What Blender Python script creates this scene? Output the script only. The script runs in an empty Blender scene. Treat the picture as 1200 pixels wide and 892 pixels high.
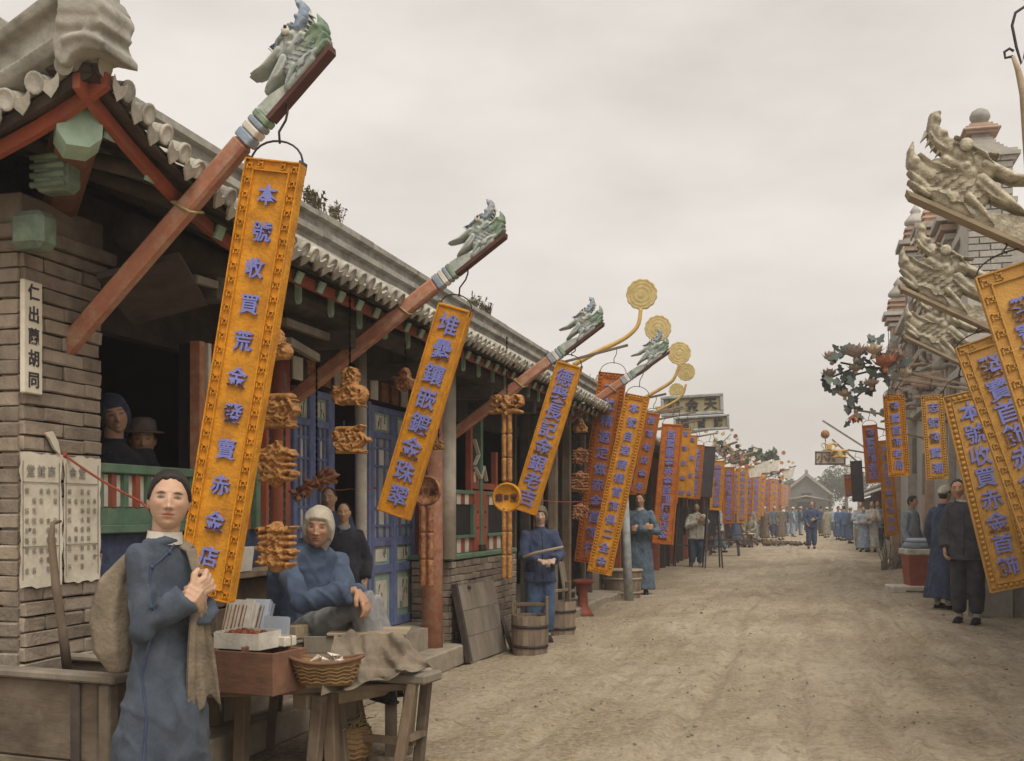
import bpy, bmesh, math, random
import numpy as np
from mathutils import Vector, Matrix, Euler, noise as mnoise

SC = bpy.context.scene
COL = SC.collection
RND = random.Random(11)
rad = math.radians

# ------------------------------------------------------------ camera
F = 1300.0                      # focal length in photo pixels (1200 wide)
YAW = math.atan(350 / F)        # the street runs along +Y, camera turned left of it
CH = 1.3                        # camera height
HOR = 600.0                     # horizon row
CA, SA = math.cos(YAW), math.sin(YAW)
cam_d = bpy.data.cameras.new('Camera')
cam = bpy.data.objects.new('Camera', cam_d)
COL.objects.link(cam)
cam.location = (0, 0, CH)
cam.rotation_euler = (rad(90), 0, YAW)
cam_d.sensor_width = 36
cam_d.lens = 36 * F / 1200
cam_d.shift_y = (HOR - 446) / 1200
cam_d.clip_start = 0.05
cam_d.clip_end = 3000
SC.camera = cam

# ------------------------------------------------------------ overcast sky, soft sun, exposure
SUN_EL, SUN_AZ = rad(56), rad(140)          # azimuth clockwise from +Y: behind the camera, to the right
world = bpy.data.worlds.new('World')
SC.world = world
world.use_nodes = True
nt = world.node_tree
nt.nodes.clear()
sky = nt.nodes.new('ShaderNodeTexSky')
sky.sky_type = 'NISHITA'
sky.sun_disc = False
sky.sun_elevation = SUN_EL
sky.sun_rotation = SUN_AZ
sky.air_density = 1.0
sky.dust_density = 3.0
skys = nt.nodes.new('ShaderNodeVectorMath'); skys.operation = 'SCALE'; skys.inputs['Scale'].default_value = 1.0
nt.links.new(sky.outputs[0], skys.inputs[0])
tc = nt.nodes.new('ShaderNodeTexCoord')
mp = nt.nodes.new('ShaderNodeMapping'); mp.inputs['Scale'].default_value = (1.2, 1.2, 3.2)
nt.links.new(tc.outputs['Generated'], mp.inputs[0])
cn = nt.nodes.new('ShaderNodeTexNoise'); cn.inputs['Scale'].default_value = 2.2; cn.inputs['Detail'].default_value = 7; cn.inputs['Roughness'].default_value = .55
nt.links.new(mp.outputs[0], cn.inputs['Vector'])
cr = nt.nodes.new('ShaderNodeValToRGB')
cr.color_ramp.elements[0].position = .36; cr.color_ramp.elements[0].color = (4.15, 3.8, 3.42, 1)
cr.color_ramp.elements[1].position = .62; cr.color_ramp.elements[1].color = (5.2, 4.82, 4.42, 1)
nt.links.new(cn.outputs['Fac'], cr.inputs[0])
mx = nt.nodes.new('ShaderNodeMixRGB'); mx.inputs[0].default_value = .94     # closed cloud cover over the blue sky
nt.links.new(skys.outputs[0], mx.inputs[1]); nt.links.new(cr.outputs[0], mx.inputs[2])
bg = nt.nodes.new('ShaderNodeBackground'); bg.inputs['Strength'].default_value = .10
nt.links.new(mx.outputs[0], bg.inputs[0])
wo = nt.nodes.new('ShaderNodeOutputWorld'); nt.links.new(bg.outputs[0], wo.inputs[0])

sun_d = bpy.data.lights.new('Sun', 'SUN')
sun_d.energy = 1.5
sun_d.angle = rad(38)
sun_d.color = (1.0, .93, .82)
sun = bpy.data.objects.new('Sun', sun_d)
COL.objects.link(sun)
sv = Vector((math.sin(SUN_AZ) * math.cos(SUN_EL), math.cos(SUN_AZ) * math.cos(SUN_EL), math.sin(SUN_EL)))
sun.rotation_euler = (-sv).to_track_quat('-Z', 'Y').to_euler()
SC.view_settings.view_transform = 'Standard'
SC.view_settings.look = 'None'
SC.view_settings.gamma = 1
SC.view_settings.use_curve_mapping = False
SC.view_settings.exposure = 0.84

# ------------------------------------------------------------ helpers
def pt(px, py, X=None, Y=None, Z=None, D=None):
    """photo pixel -> point; the distance comes from a known plane"""
    u = (px - 600) / F; v = (HOR - py) / F
    dx, dy = -SA + u * CA, CA + u * SA
    if D is None:
        D = X / dx if X is not None else (Y / dy if Y is not None else (Z - CH) / v)
    return Vector((dx * D, dy * D, CH + v * D))

def ppm(px, Y=None, X=None):            # depth for a column of the photo
    return (pt(px, 0, X=X, Y=Y) - Vector((0, 0, 0))).length

MATS = {}
def mat(name, c1, c2=None, sc=6, rough=.8, bump=.25, bsc=45, stretch=(1, 1, 1), rnd=.2, metal=0, dirt=None, dsc=2.5, damt=.5, attr=False, spec=.3, cloth=False, tint=0):
    if name in MATS: return MATS[name]
    m = bpy.data.materials.new(name); m.use_nodes = True
    t = m.node_tree; N = t.nodes; L = t.links
    b = N['Principled BSDF']
    c2 = c2 or tuple(x * .6 for x in c1)
    co = N.new('ShaderNodeTexCoord'); oi = N.new('ShaderNodeObjectInfo')
    rv = N.new('ShaderNodeMath'); rv.operation = 'MULTIPLY'; rv.inputs[1].default_value = 37.0
    L.new(oi.outputs['Random'], rv.inputs[0])
    ad = N.new('ShaderNodeVectorMath'); ad.operation = 'ADD'
    L.new(co.outputs['Object'], ad.inputs[0]); L.new(rv.outputs[0], ad.inputs[1])
    ma = N.new('ShaderNodeMapping'); ma.inputs['Scale'].default_value = stretch
    L.new(ad.outputs[0], ma.inputs[0])
    n1 = N.new('ShaderNodeTexNoise'); n1.inputs['Scale'].default_value = sc; n1.inputs['Detail'].default_value = 8; n1.inputs['Roughness'].default_value = .62
    L.new(ma.outputs[0], n1.inputs['Vector'])
    r1 = N.new('ShaderNodeValToRGB')
    r1.color_ramp.elements[0].position = .33; r1.color_ramp.elements[0].color = (*c2, 1)
    r1.color_ramp.elements[1].position = .66; r1.color_ramp.elements[1].color = (*c1, 1)
    L.new(n1.outputs['Fac'], r1.inputs[0])
    out = r1.outputs[0]
    if attr:
        at = N.new('ShaderNodeVertexColor'); at.layer_name = 'Col'
        mm = N.new('ShaderNodeMixRGB'); mm.blend_type = 'MULTIPLY'; mm.inputs[0].default_value = 1
        L.new(out, mm.inputs[1]); L.new(at.outputs[0], mm.inputs[2]); out = mm.outputs[0]
    if dirt:
        n3 = N.new('ShaderNodeTexNoise'); n3.inputs['Scale'].default_value = dsc; n3.inputs['Detail'].default_value = 9; n3.inputs['Roughness'].default_value = .7
        L.new(ad.outputs[0], n3.inputs['Vector'])
        r3 = N.new('ShaderNodeValToRGB'); r3.color_ramp.elements[0].position = .45; r3.color_ramp.elements[1].position = .68
        r3.color_ramp.elements[0].color = (0, 0, 0, 1); r3.color_ramp.elements[1].color = (damt, damt, damt, 1)
        L.new(n3.outputs['Fac'], r3.inputs[0])
        md = N.new('ShaderNodeMixRGB'); md.inputs[2].default_value = (*dirt, 1)
        L.new(r3.outputs[0], md.inputs[0]); L.new(out, md.inputs[1]); out = md.outputs[0]
    if rnd:
        mr = N.new('ShaderNodeMapRange'); mr.inputs['To Min'].default_value = 1 - rnd; mr.inputs['To Max'].default_value = 1 + rnd
        L.new(oi.outputs['Random'], mr.inputs[0])
        hs = N.new('ShaderNodeHueSaturation')
        L.new(out, hs.inputs['Color']); L.new(mr.outputs[0], hs.inputs['Value']); out = hs.outputs[0]
    L.new(out, b.inputs['Base Color'])
    b.inputs['Roughness'].default_value = rough
    b.inputs['Metallic'].default_value = metal
    b.inputs['Specular IOR Level'].default_value = spec
    if cloth:
        b.inputs['Sheen Weight'].default_value = .04
    if bump:
        n2 = N.new('ShaderNodeTexNoise'); n2.inputs['Scale'].default_value = bsc; n2.inputs['Detail'].default_value = 5
        L.new(ma.outputs[0], n2.inputs['Vector'])
        bp = N.new('ShaderNodeBump'); bp.inputs['Strength'].default_value = bump; bp.inputs['Distance'].default_value = .01
        L.new(n2.outputs['Fac'], bp.inputs['Height']); L.new(bp.outputs[0], b.inputs['Normal'])
    MATS[name] = m
    return m

M = {}
def defm():
    M['brick'] = mat('brick', (.32, .26, .205), (.19, .155, .125), 9, .9, .5, 60, rnd=.28, dirt=(.33, .28, .21), dsc=5, damt=.45)
    M['mortar'] = mat('mortar', (.13, .115, .1), (.07, .063, .057), 12, .95, .5, 60, rnd=0)
    M['tower_brick'] = mat('tower_brick', (.43, .41, .37), (.32, .3, .27), 9, .9, .3, 60, rnd=.2)
    M['tower_red'] = mat('tower_red', (.46, .33, .25), (.33, .24, .185), 9, .9, .3, 60, rnd=.2)
    M['tile'] = mat('roof_tile', (.5, .47, .405), (.33, .31, .27), 10, .9, .4, 50, rnd=.22, dirt=(.17, .17, .12), dsc=6, damt=.5)
    M['ridge'] = mat('ridge_plaster', (.42, .40, .35), (.28, .265, .23), 5, .92, .4, 40, rnd=.08, dirt=(.12, .11, .09), dsc=6, damt=.75)
    M['red'] = mat('red_paint', (.40, .105, .055), (.26, .07, .045), 7, .65, .3, 50, (1, 1, 1), rnd=.12, dirt=(.16, .1, .075), dsc=5, damt=.55)
    M['beam'] = mat('beam_paint', (.47, .2, .12), (.33, .135, .085), 7, .7, .35, 40, (.35, 1, 1), rnd=.08, dirt=(.5, .36, .25), dsc=16, damt=.7)
    M['gold'] = mat('gold_lacquer', (.70, .31, .02), (.5, .205, .014), 9, .55, .45, 70, rnd=.1, dirt=(.24, .1, .02), dsc=11, damt=.6, spec=.3)
    M['goldr'] = mat('gold_lacquer_red', (.52, .16, .016), (.36, .1, .012), 9, .55, .45, 70, rnd=.16, dirt=(.2, .07, .02), dsc=11, damt=.6, spec=.3)
    M['goldp'] = mat('gold_lacquer_pale', (.6, .335, .085), (.46, .245, .055), 9, .65, .45, 70, rnd=.05, dirt=(.36, .2, .06), dsc=11, damt=.55)
    M['goldpole'] = mat('gold_pole', (.63, .42, .14), (.45, .29, .09), 12, .5, .2, 60, rnd=.1)
    M['cloud'] = mat('gilt_cloud', (.6, .47, .21), (.42, .32, .13), 14, .6, .3, 60, rnd=.12)
    M['carved'] = mat('carved_gilt', (.52, .27, .085), (.24, .1, .035), 30, .5, .8, 70, rnd=.15)
    M['carvedr'] = mat('carved_red_gilt', (.34, .125, .06), (.15, .055, .035), 30, .5, .8, 70, rnd=.15, dirt=(.55, .33, .12), dsc=20, damt=.7)
    M['blue'] = mat('blue_letter', (.25, .27, .64), (.18, .195, .5), 20, .75, .2, 60, rnd=.06)
    M['ink'] = mat('ink', (.07, .065, .07), (.045, .04, .045), 20, .8, 0, rnd=0)
    M['darksign'] = mat('dark_lacquer', (.07, .065, .075), (.045, .04, .05), 9, .6, .3, 60, rnd=.1)
    M['dragon'] = mat('dragon_paint', (.54, .55, .48), (.34, .39, .4), 16, .75, .5, 45, rnd=.06, dirt=(.3, .36, .28), dsc=12, damt=.5)
    M['dragonb'] = mat('dragon_blue_paint', (.3, .36, .46), (.2, .26, .35), 16, .75, .5, 45, rnd=.06, dirt=(.5, .48, .38), dsc=12, damt=.6)
    M['dragong'] = mat('dragon_green_paint', (.22, .31, .22), (.15, .21, .16), 16, .75, .5, 45, rnd=.06, dirt=(.4, .42, .3), dsc=12, damt=.5)
    M['dragonw'] = mat('dragon_wood', (.58, .53, .41), (.34, .3, .22), 22, .8, .8, 60, rnd=.06, dirt=(.17, .14, .1), dsc=16, damt=.85)
    M['dragoned'] = mat('dragon_dark_red', (.13, .055, .045), (.08, .04, .035), 16, .75, .3, 45, rnd=.05)
    M['wood'] = mat('old_wood', (.2, .145, .098), (.105, .076, .053), 6, .85, .5, 40, (1, 1, .25), rnd=.18, dirt=(.3, .26, .2), dsc=4, damt=.5)
    M['woodx'] = mat('old_wood_long', (.25, .185, .125), (.14, .1, .07), 6, .85, .5, 40, (.25, 1, 1), rnd=.18, dirt=(.3, .26, .2), dsc=4, damt=.5)
    M['greywood'] = mat('grey_wood', (.28, .24, .19), (.16, .137, .108), 6, .88, .5, 40, (1, 1, .3), rnd=.12, dirt=(.15, .13, .11), dsc=3, damt=.5)
    M['palewood'] = mat('pale_wood', (.42, .34, .24), (.27, .215, .145), 7, .85, .4, 40, (.3, 1, 1), rnd=.15, dirt=(.22, .18, .13), dsc=6, damt=.6)
    M['darkwood'] = mat('dark_wood', (.085, .068, .058), (.045, .037, .034), 7, .8, .4, 40, rnd=.2)
    M['crate'] = mat('crate_wood', (.25, .125, .075), (.15, .075, .048), 9, .85, .4, 50, (.4, 1, 1), rnd=.12, dirt=(.1, .07, .05), dsc=8, damt=.5)
    M['green'] = mat('green_paint', (.13, .235, .155), (.085, .16, .11), 9, .7, .3, 50, rnd=.12, dirt=(.25, .26, .2), dsc=8, damt=.4)
    M['shadegreen'] = mat('shaded_green_paint', (.2, .28, .2), (.1, .13, .1), 8, .8, .3, 50, rnd=.05, dirt=(.1, .1, .08), dsc=9, damt=.7)  # dirty pale green, darkened: the shade under the eave is in its colour
    M['palegreen'] = mat('pale_green_paint', (.4, .54, .43), (.27, .4, .33), 8, .75, .3, 50, rnd=.08, dirt=(.25, .3, .22), dsc=6, damt=.6)
    M['bluep'] = mat('blue_paint', (.19, .24, .46), (.11, .14, .3), 8, .65, .3, 50, rnd=.1, dirt=(.3, .31, .38), dsc=9, damt=.35)
    M['white'] = mat('white_paint', (.76, .72, .63), (.6, .56, .48), 8, .75, .3, 50, rnd=.06, dirt=(.3, .26, .2), dsc=7, damt=.4)
    M['plaster'] = mat('old_plaster', (.58, .54, .46), (.4, .36, .3), 5, .9, .4, 30, rnd=.06, dirt=(.28, .22, .17), dsc=3, damt=.6)
    M['paper'] = mat('poster_paper', (.74, .69, .58), (.62, .56, .45), 5, .9, .3, 30, rnd=.05, dirt=(.4, .34, .25), dsc=7, damt=.5)
    M['pane'] = mat('paper_pane', (.5, .5, .47), (.3, .31, .33), 6, .7, .1, 30, rnd=.2)
    M['insideshade'] = mat('interior_dark', (.035, .03, .034), (.02, .019, .022), 4, .9, .2, 30, rnd=.1)  # near black: shade inside rooms and openings put into the colour
    M['iron'] = mat('iron', (.07, .062, .055), (.04, .036, .033), 20, .6, .2, 60, rnd=.1, metal=.4)
    M['cord'] = mat('red_cord', (.36, .09, .055), (.23, .055, .04), 30, .8, .3, 90, rnd=0)
    M['straw'] = mat('straw', (.5, .4, .22), (.32, .24, .12), 20, .85, .3, 60, rnd=.15)
    M['wicker'] = mat('wicker', (.34, .215, .095), (.19, .115, .055), 20, .8, .6, 70, rnd=.1)
    M['sack'] = mat('sackcloth', (.25, .205, .15), (.13, .105, .078), 9, .95, .5, 70, rnd=.08, cloth=True)
    M['fruit'] = mat('brown_fruit', (.28, .085, .035), (.17, .05, .025), 14, .5, .2, 40, rnd=.2)
    M['bluebox'] = mat('blue_paper', (.5, .55, .62), (.4, .45, .54), 8, .85, .2, 40, rnd=.05)
    M['trough'] = mat('trough_wood', (.15, .115, .082), (.08, .06, .045), 6, .88, .5, 40, (.3, 1, 1), rnd=.15, dirt=(.26, .22, .17), dsc=4, damt=.5)
    M['board'] = mat('faded_board', (.42, .36, .2), (.3, .26, .15), 9, .75, .4, 60, rnd=.08, dirt=(.24, .24, .2), dsc=9, damt=.6)
    M['stone'] = mat('kerb_stone', (.35, .3, .235), (.23, .2, .155), 6, .92, .5, 35, rnd=.15)
    M['redtub'] = mat('red_tub', (.36, .1, .06), (.23, .065, .045), 8, .6, .3, 40, rnd=.05)
    M['bucket'] = mat('bucket_stave', (.275, .205, .15), (.155, .115, .085), 8, .85, .5, 40, (1, 1, .25), rnd=.22, dirt=(.34, .3, .24), dsc=6, damt=.45)
    M['skin'] = mat('skin', (1, 1, 1), (.9, .87, .85), 18, .55, .12, 120, rnd=.0, attr=True, spec=.35)
    M['hair'] = mat('hair', (.035, .028, .025), (.02, .017, .016), 60, .55, .5, 180, (1, 1, .3), rnd=.1)
    M['eye'] = mat('eye', (.02, .015, .012), (.015, .012, .01), 8, .15, 0, rnd=0, spec=.5)
    for n, c in dict(cblue=(.085, .12, .19), cblue2=(.075, .12, .22), cnavy=(.055, .075, .145), cblack=(.035, .036, .05), ccoal=(.06, .06, .075), cboy=(.07, .088, .118), ccap=(.5, .45, .36), cgrey=(.26, .26, .26), cwhite=(.6, .56, .48), cpale=(.4, .42, .42), cbrown=(.17, .13, .1), cteal=(.105, .15, .2), clight=(.32, .38, .46), cdust=(.3, .27, .2)).items():
        M[n] = mat('cloth_' + n[1:], c, tuple(x * .58 for x in c), 10, .92, .35, 260, rnd=0, cloth=True, dirt=tuple(min(1, x * 1.75 + .035) for x in c), dsc=6, damt=.35)
    M['shoe'] = mat('shoe_cloth', (.03, .03, .035), (.02, .02, .024), 20, .85, .3, 90, rnd=0)
    M['sock'] = mat('sock_cloth', (.55, .52, .45), (.42, .4, .35), 20, .9, .3, 90, rnd=0)
    M['hatf'] = mat('hat_felt', (.17, .13, .12), (.11, .085, .08), 20, .95, .4, 90, rnd=0)
    M['leaf'] = mat('metal_leaf', (.12, .145, .125), (.06, .075, .068), 12, .6, .3, 50, rnd=.3)
    M['petal'] = mat('painted_petal', (.5, .4, .34), (.24, .15, .12), 16, .7, .3, 50, rnd=.25)
    M['petalo'] = mat('painted_petal_orange', (.47, .2, .1), (.3, .1, .06), 16, .7, .3, 50, rnd=.2)
    M['weed'] = mat('dry_weed', (.16, .14, .075), (.08, .07, .045), 8, .85, .3, 50, rnd=.2)
    M['foliage'] = mat('foliage', (.1, .125, .055), (.05, .065, .03), 8, .8, .3, 50, rnd=.3)
    M['wall2'] = mat('far_wall', (.27, .25, .215), (.19, .175, .15), 4, .92, .3, 30, rnd=.12)
    M['fargrey'] = mat('far_grey', (.22, .22, .2), (.16, .16, .15), 3, .92, .2, 30, rnd=.1)

def finish(me, m, smooth=False):
    me.materials.append(m)
    if smooth:
        me.polygons.foreach_set('use_smooth', [True] * len(me.polygons))
    me.update()

def link(o, parent=None):
    COL.objects.link(o)
    if parent is not None: o.parent = parent
    return o

def tag(o, label, cat, group=None):
    o['label'] = label; o['category'] = cat
    if group: o['group'] = group
    return o

def thing(name, label, cat, loc=(0, 0, 0), rz=0, group=None, rot=None):
    o = bpy.data.objects.new(name, None)
    o.empty_display_size = .1
    link(o); o.location = loc
    o.rotation_euler = rot or (0, 0, rz)
    return tag(o, label, cat, group)

class MB:
    def __init__(s): s.v = []; s.f = []
    def add(s, vs, fs):
        k = len(s.v); s.v += [tuple(p) for p in vs]; s.f += [tuple(i + k for i in f) for f in fs]; return s
    def box(s, c, d, rot=None, bev=0):
        hx, hy, hz = d[0] / 2, d[1] / 2, d[2] / 2
        if bev:
            b = min(bev, hx * .9, hy * .9, hz * .9); vs = []; fs = []
            idx = {}
            for sx in (-1, 1):
                for sy in (-1, 1):
                    for sz in (-1, 1):
                        for ax in range(3):
                            p = [sx * hx, sy * hy, sz * hz]
                            for a in range(3):
                                if a != ax: p[a] -= (sx, sy, sz)[a] * b
                            idx[(sx, sy, sz, ax)] = len(vs); vs.append(p)
            I = idx
            for ax in range(3):
                for sg in (-1, 1):
                    q = []
                    for (p, r) in ((-1, -1), (1, -1), (1, 1), (-1, 1)):
                        k = [0, 0, 0]; k[ax] = sg; k[(ax + 1) % 3] = p; k[(ax + 2) % 3] = r
                        q.append(I[(*k, ax)])
                    fs.append(q if sg > 0 else q[::-1])
            for ax in range(3):
                a1, a2 = (ax + 1) % 3, (ax + 2) % 3
                for p in (-1, 1):
                    for r in (-1, 1):
                        k0 = [0, 0, 0]; k0[ax] = -1; k0[a1] = p; k0[a2] = r
                        k1 = list(k0); k1[ax] = 1
                        q = [I[(*k0, a1)], I[(*k1, a1)], I[(*k1, a2)], I[(*k0, a2)]]
                        fs.append(q if p * r < 0 else q[::-1])
            for sx in (-1, 1):
                for sy in (-1, 1):
                    for sz in (-1, 1):
                        q = [I[(sx, sy, sz, a)] for a in range(3)]
                        fs.append(q if sx * sy * sz > 0 else q[::-1])
        else:
            vs = [(x, y, z) for x in (-hx, hx) for y in (-hy, hy) for z in (-hz, hz)]
            fs = [(0, 1, 3, 2), (4, 6, 7, 5), (0, 4, 5, 1), (2, 3, 7, 6), (0, 2, 6, 4), (1, 5, 7, 3)]
        c = Vector(c)
        if rot is not None:
            r = rot if isinstance(rot, Matrix) else Euler(rot).to_matrix()
            vs = [r @ Vector(p) + c for p in vs]
        else:
            vs = [Vector(p) + c for p in vs]
        return s.add(vs, fs)
    def bb(s, p0, p1, bev=0):
        c = [(a + b) / 2 for a, b in zip(p0, p1)]; d = [abs(b - a) for a, b in zip(p0, p1)]
        return s.box(c, d, None, bev)
    def bar(s, a, b, w, h, up=(0, 0, 1), bev=0):
        """box beam from a to b; w across, h along up"""
        a, b = Vector(a), Vector(b); x = (b - a); L = x.length; x.normalize()
        u = Vector(up); y = u.cross(x)
        if y.length < 1e-4: y = Vector((0, 1, 0)).cross(x)
        y.normalize(); z = x.cross(y)
        return s.box((a + b) / 2, (L, w, h), Matrix((x, y, z)).transposed(), bev)
    def tube(s, pts, r, n=8, cap=True, ell=1.0):
        pts = [Vector(p) for p in pts]
        if not hasattr(r, '__len__'): r = [r] * len(pts)
        vs = []; fs = []; prev = None
        for i, p in enumerate(pts):
            t = (pts[min(i + 1, len(pts) - 1)] - pts[max(i - 1, 0)])
            if t.length < 1e-9: t = Vector((0, 0, 1))
            t.normalize()
            if prev is None:
                a = Vector((0, 0, 1)) if abs(t.z) < .9 else Vector((1, 0, 0))
                nrm = t.cross(a).normalized()
            else:
                nrm = (prev - t * prev.dot(t))
                nrm = nrm.normalized() if nrm.length > 1e-6 else t.cross(Vector((1, 0, 0))).normalized()
            prev = nrm; bn = t.cross(nrm)
            for k in range(n):
                an = 2 * math.pi * k / n
                vs.append(p + nrm * (math.cos(an) * r[i]) + bn * (math.sin(an) * r[i] * ell))
        for i in range(len(pts) - 1):
            for k in range(n):
                k2 = (k + 1) % n
                fs.append((i * n + k, i * n + k2, (i + 1) * n + k2, (i + 1) * n + k))
        if cap:
            fs.append(tuple(range(n))[::-1]); fs.append(tuple(range((len(pts) - 1) * n, len(pts) * n)))
        return s.add(vs, fs)
    def lathe(s, prof, c=(0, 0, 0), n=20, ax='z', sx=1, sy=1, cap=True):
        c = Vector(c); vs = []; fs = []
        for (r, h) in prof:
            for k in range(n):
                a = 2 * math.pi * k / n
                p = (r * math.cos(a) * sx, r * math.sin(a) * sy, h)
                if ax == 'y': p = (p[0], -p[2], p[1])
                if ax == 'x': p = (p[2], p[0], p[1])
                vs.append(Vector(p) + c)
        m = len(prof)
        for i in range(m - 1):
            for k in range(n):
                k2 = (k + 1) % n
                fs.append((i * n + k, i * n + k2, (i + 1) * n + k2, (i + 1) * n + k))
        if cap:
            fs.append(tuple(range(n))[::-1]); fs.append(tuple(range((m - 1) * n, m * n)))
        return s.add(vs, fs)
    def ball(s, c, r, n=10, m=8):
        if not hasattr(r, '__len__'): r = (r, r, r)
        c = Vector(c); vs = [c + Vector((0, 0, -r[2]))]; fs = []
        for i in range(1, m):
            ph = -math.pi / 2 + math.pi * i / m
            for k in range(n):
                a = 2 * math.pi * k / n
                vs.append(c + Vector((r[0] * math.cos(ph) * math.cos(a), r[1] * math.cos(ph) * math.sin(a), r[2] * math.sin(ph))))
        vs.append(c + Vector((0, 0, r[2])))
        for k in range(n): fs.append((0, 1 + (k + 1) % n, 1 + k))
        for i in range(m - 2):
            for k in range(n):
                k2 = (k + 1) % n; o = 1 + i * n
                fs.append((o + k, o + k2, o + n + k2, o + n + k))
        o = 1 + (m - 2) * n
        for k in range(n): fs.append((o + k, o + (k + 1) % n, len(vs) - 1))
        return s.add(vs, fs)
    def prism(s, poly, O, U, V, W):
        """2D polygon in (U,V) at O, thickness vector W"""
        O, U, V, W = Vector(O), Vector(U), Vector(V), Vector(W); n = len(poly)
        vs = [O + U * a + V * b for a, b in poly]; vs += [p + W for p in vs]
        fs = [tuple(range(n))[::-1], tuple(range(n, 2 * n))] + [(i, (i + 1) % n, n + (i + 1) % n, n + i) for i in range(n)]
        return s.add(vs, fs)
    def loft(s, rings, n=36, seed=0, cap=True):
        """rings: (cx,cy,cz,rx,ry[,fold])"""
        r = random.Random(seed); ph = [r.uniform(0, 6.28) for _ in range(4)]
        vs = []; fs = []
        for i, g in enumerate(rings):
            cx, cy, cz, rx, ry = g[:5]; fo = g[5] if len(g) > 5 else 0
            for k in range(n):
                a = 2 * math.pi * k / n
                w = 1 + fo * (math.sin(7 * a + ph[0] + cz * 2) * .5 + math.sin(11 * a + ph[1] - cz * 3) * .35 + math.sin(4 * a + ph[2]) * .4)
                vs.append((cx + rx * math.cos(a) * w, cy + ry * math.sin(a) * w, cz))
        for i in range(len(rings) - 1):
            for k in range(n):
                k2 = (k + 1) % n
                fs.append((i * n + k, (i + 1) * n + k, (i + 1) * n + k2, i * n + k2))
        if cap:
            fs.append(tuple(range(n))); fs.append(tuple(range((len(rings) - 1) * n, len(rings) * n))[::-1])
        return s.add(vs, fs)
    def mesh(s, name, m, smooth=False):
        me = bpy.data.meshes.new(name); me.from_pydata(s.v, [], s.f)
        bm = bmesh.new(); bm.from_mesh(me); bmesh.ops.recalc_face_normals(bm, faces=bm.faces); bm.to_mesh(me); bm.free()
        finish(me, m, smooth); return me
    def build(s, name, m, parent=None, smooth=False):
        o = bpy.data.objects.new(name, s.mesh(name, m, smooth)); return link(o, parent)

def inst(name, me, parent, loc=(0, 0, 0), rot=(0, 0, 0), scale=None):
    o = bpy.data.objects.new(name, me); link(o, parent); o.location = loc
    if isinstance(rot, Matrix): o.rotation_euler = rot.to_euler()
    else: o.rotation_euler = rot
    if scale is not None: o.scale = scale
    return o

def part(name, mb, m, parent, smooth=False): return mb.build(name, M[m] if isinstance(m, str) else m, parent, smooth)

def voxel(mb, vox, smooth_it=2):
    """union of overlapping closed shapes -> one continuous skin"""
    me = bpy.data.meshes.new('tmp'); me.from_pydata(mb.v, [], mb.f)
    bm = bmesh.new(); bm.from_mesh(me); bmesh.ops.recalc_face_normals(bm, faces=bm.faces); bm.to_mesh(me); bm.free()
    o = bpy.data.objects.new('tmp', me); COL.objects.link(o)
    md = o.modifiers.new('r', 'REMESH'); md.mode = 'VOXEL'; md.voxel_size = vox
    if smooth_it:
        sm = o.modifiers.new('s', 'SMOOTH'); sm.iterations = smooth_it; sm.factor = .5
    dg = bpy.context.evaluated_depsgraph_get()
    r = bpy.data.meshes.new_from_object(o.evaluated_get(dg))
    bpy.data.objects.remove(o); bpy.data.meshes.remove(me)
    return r

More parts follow.
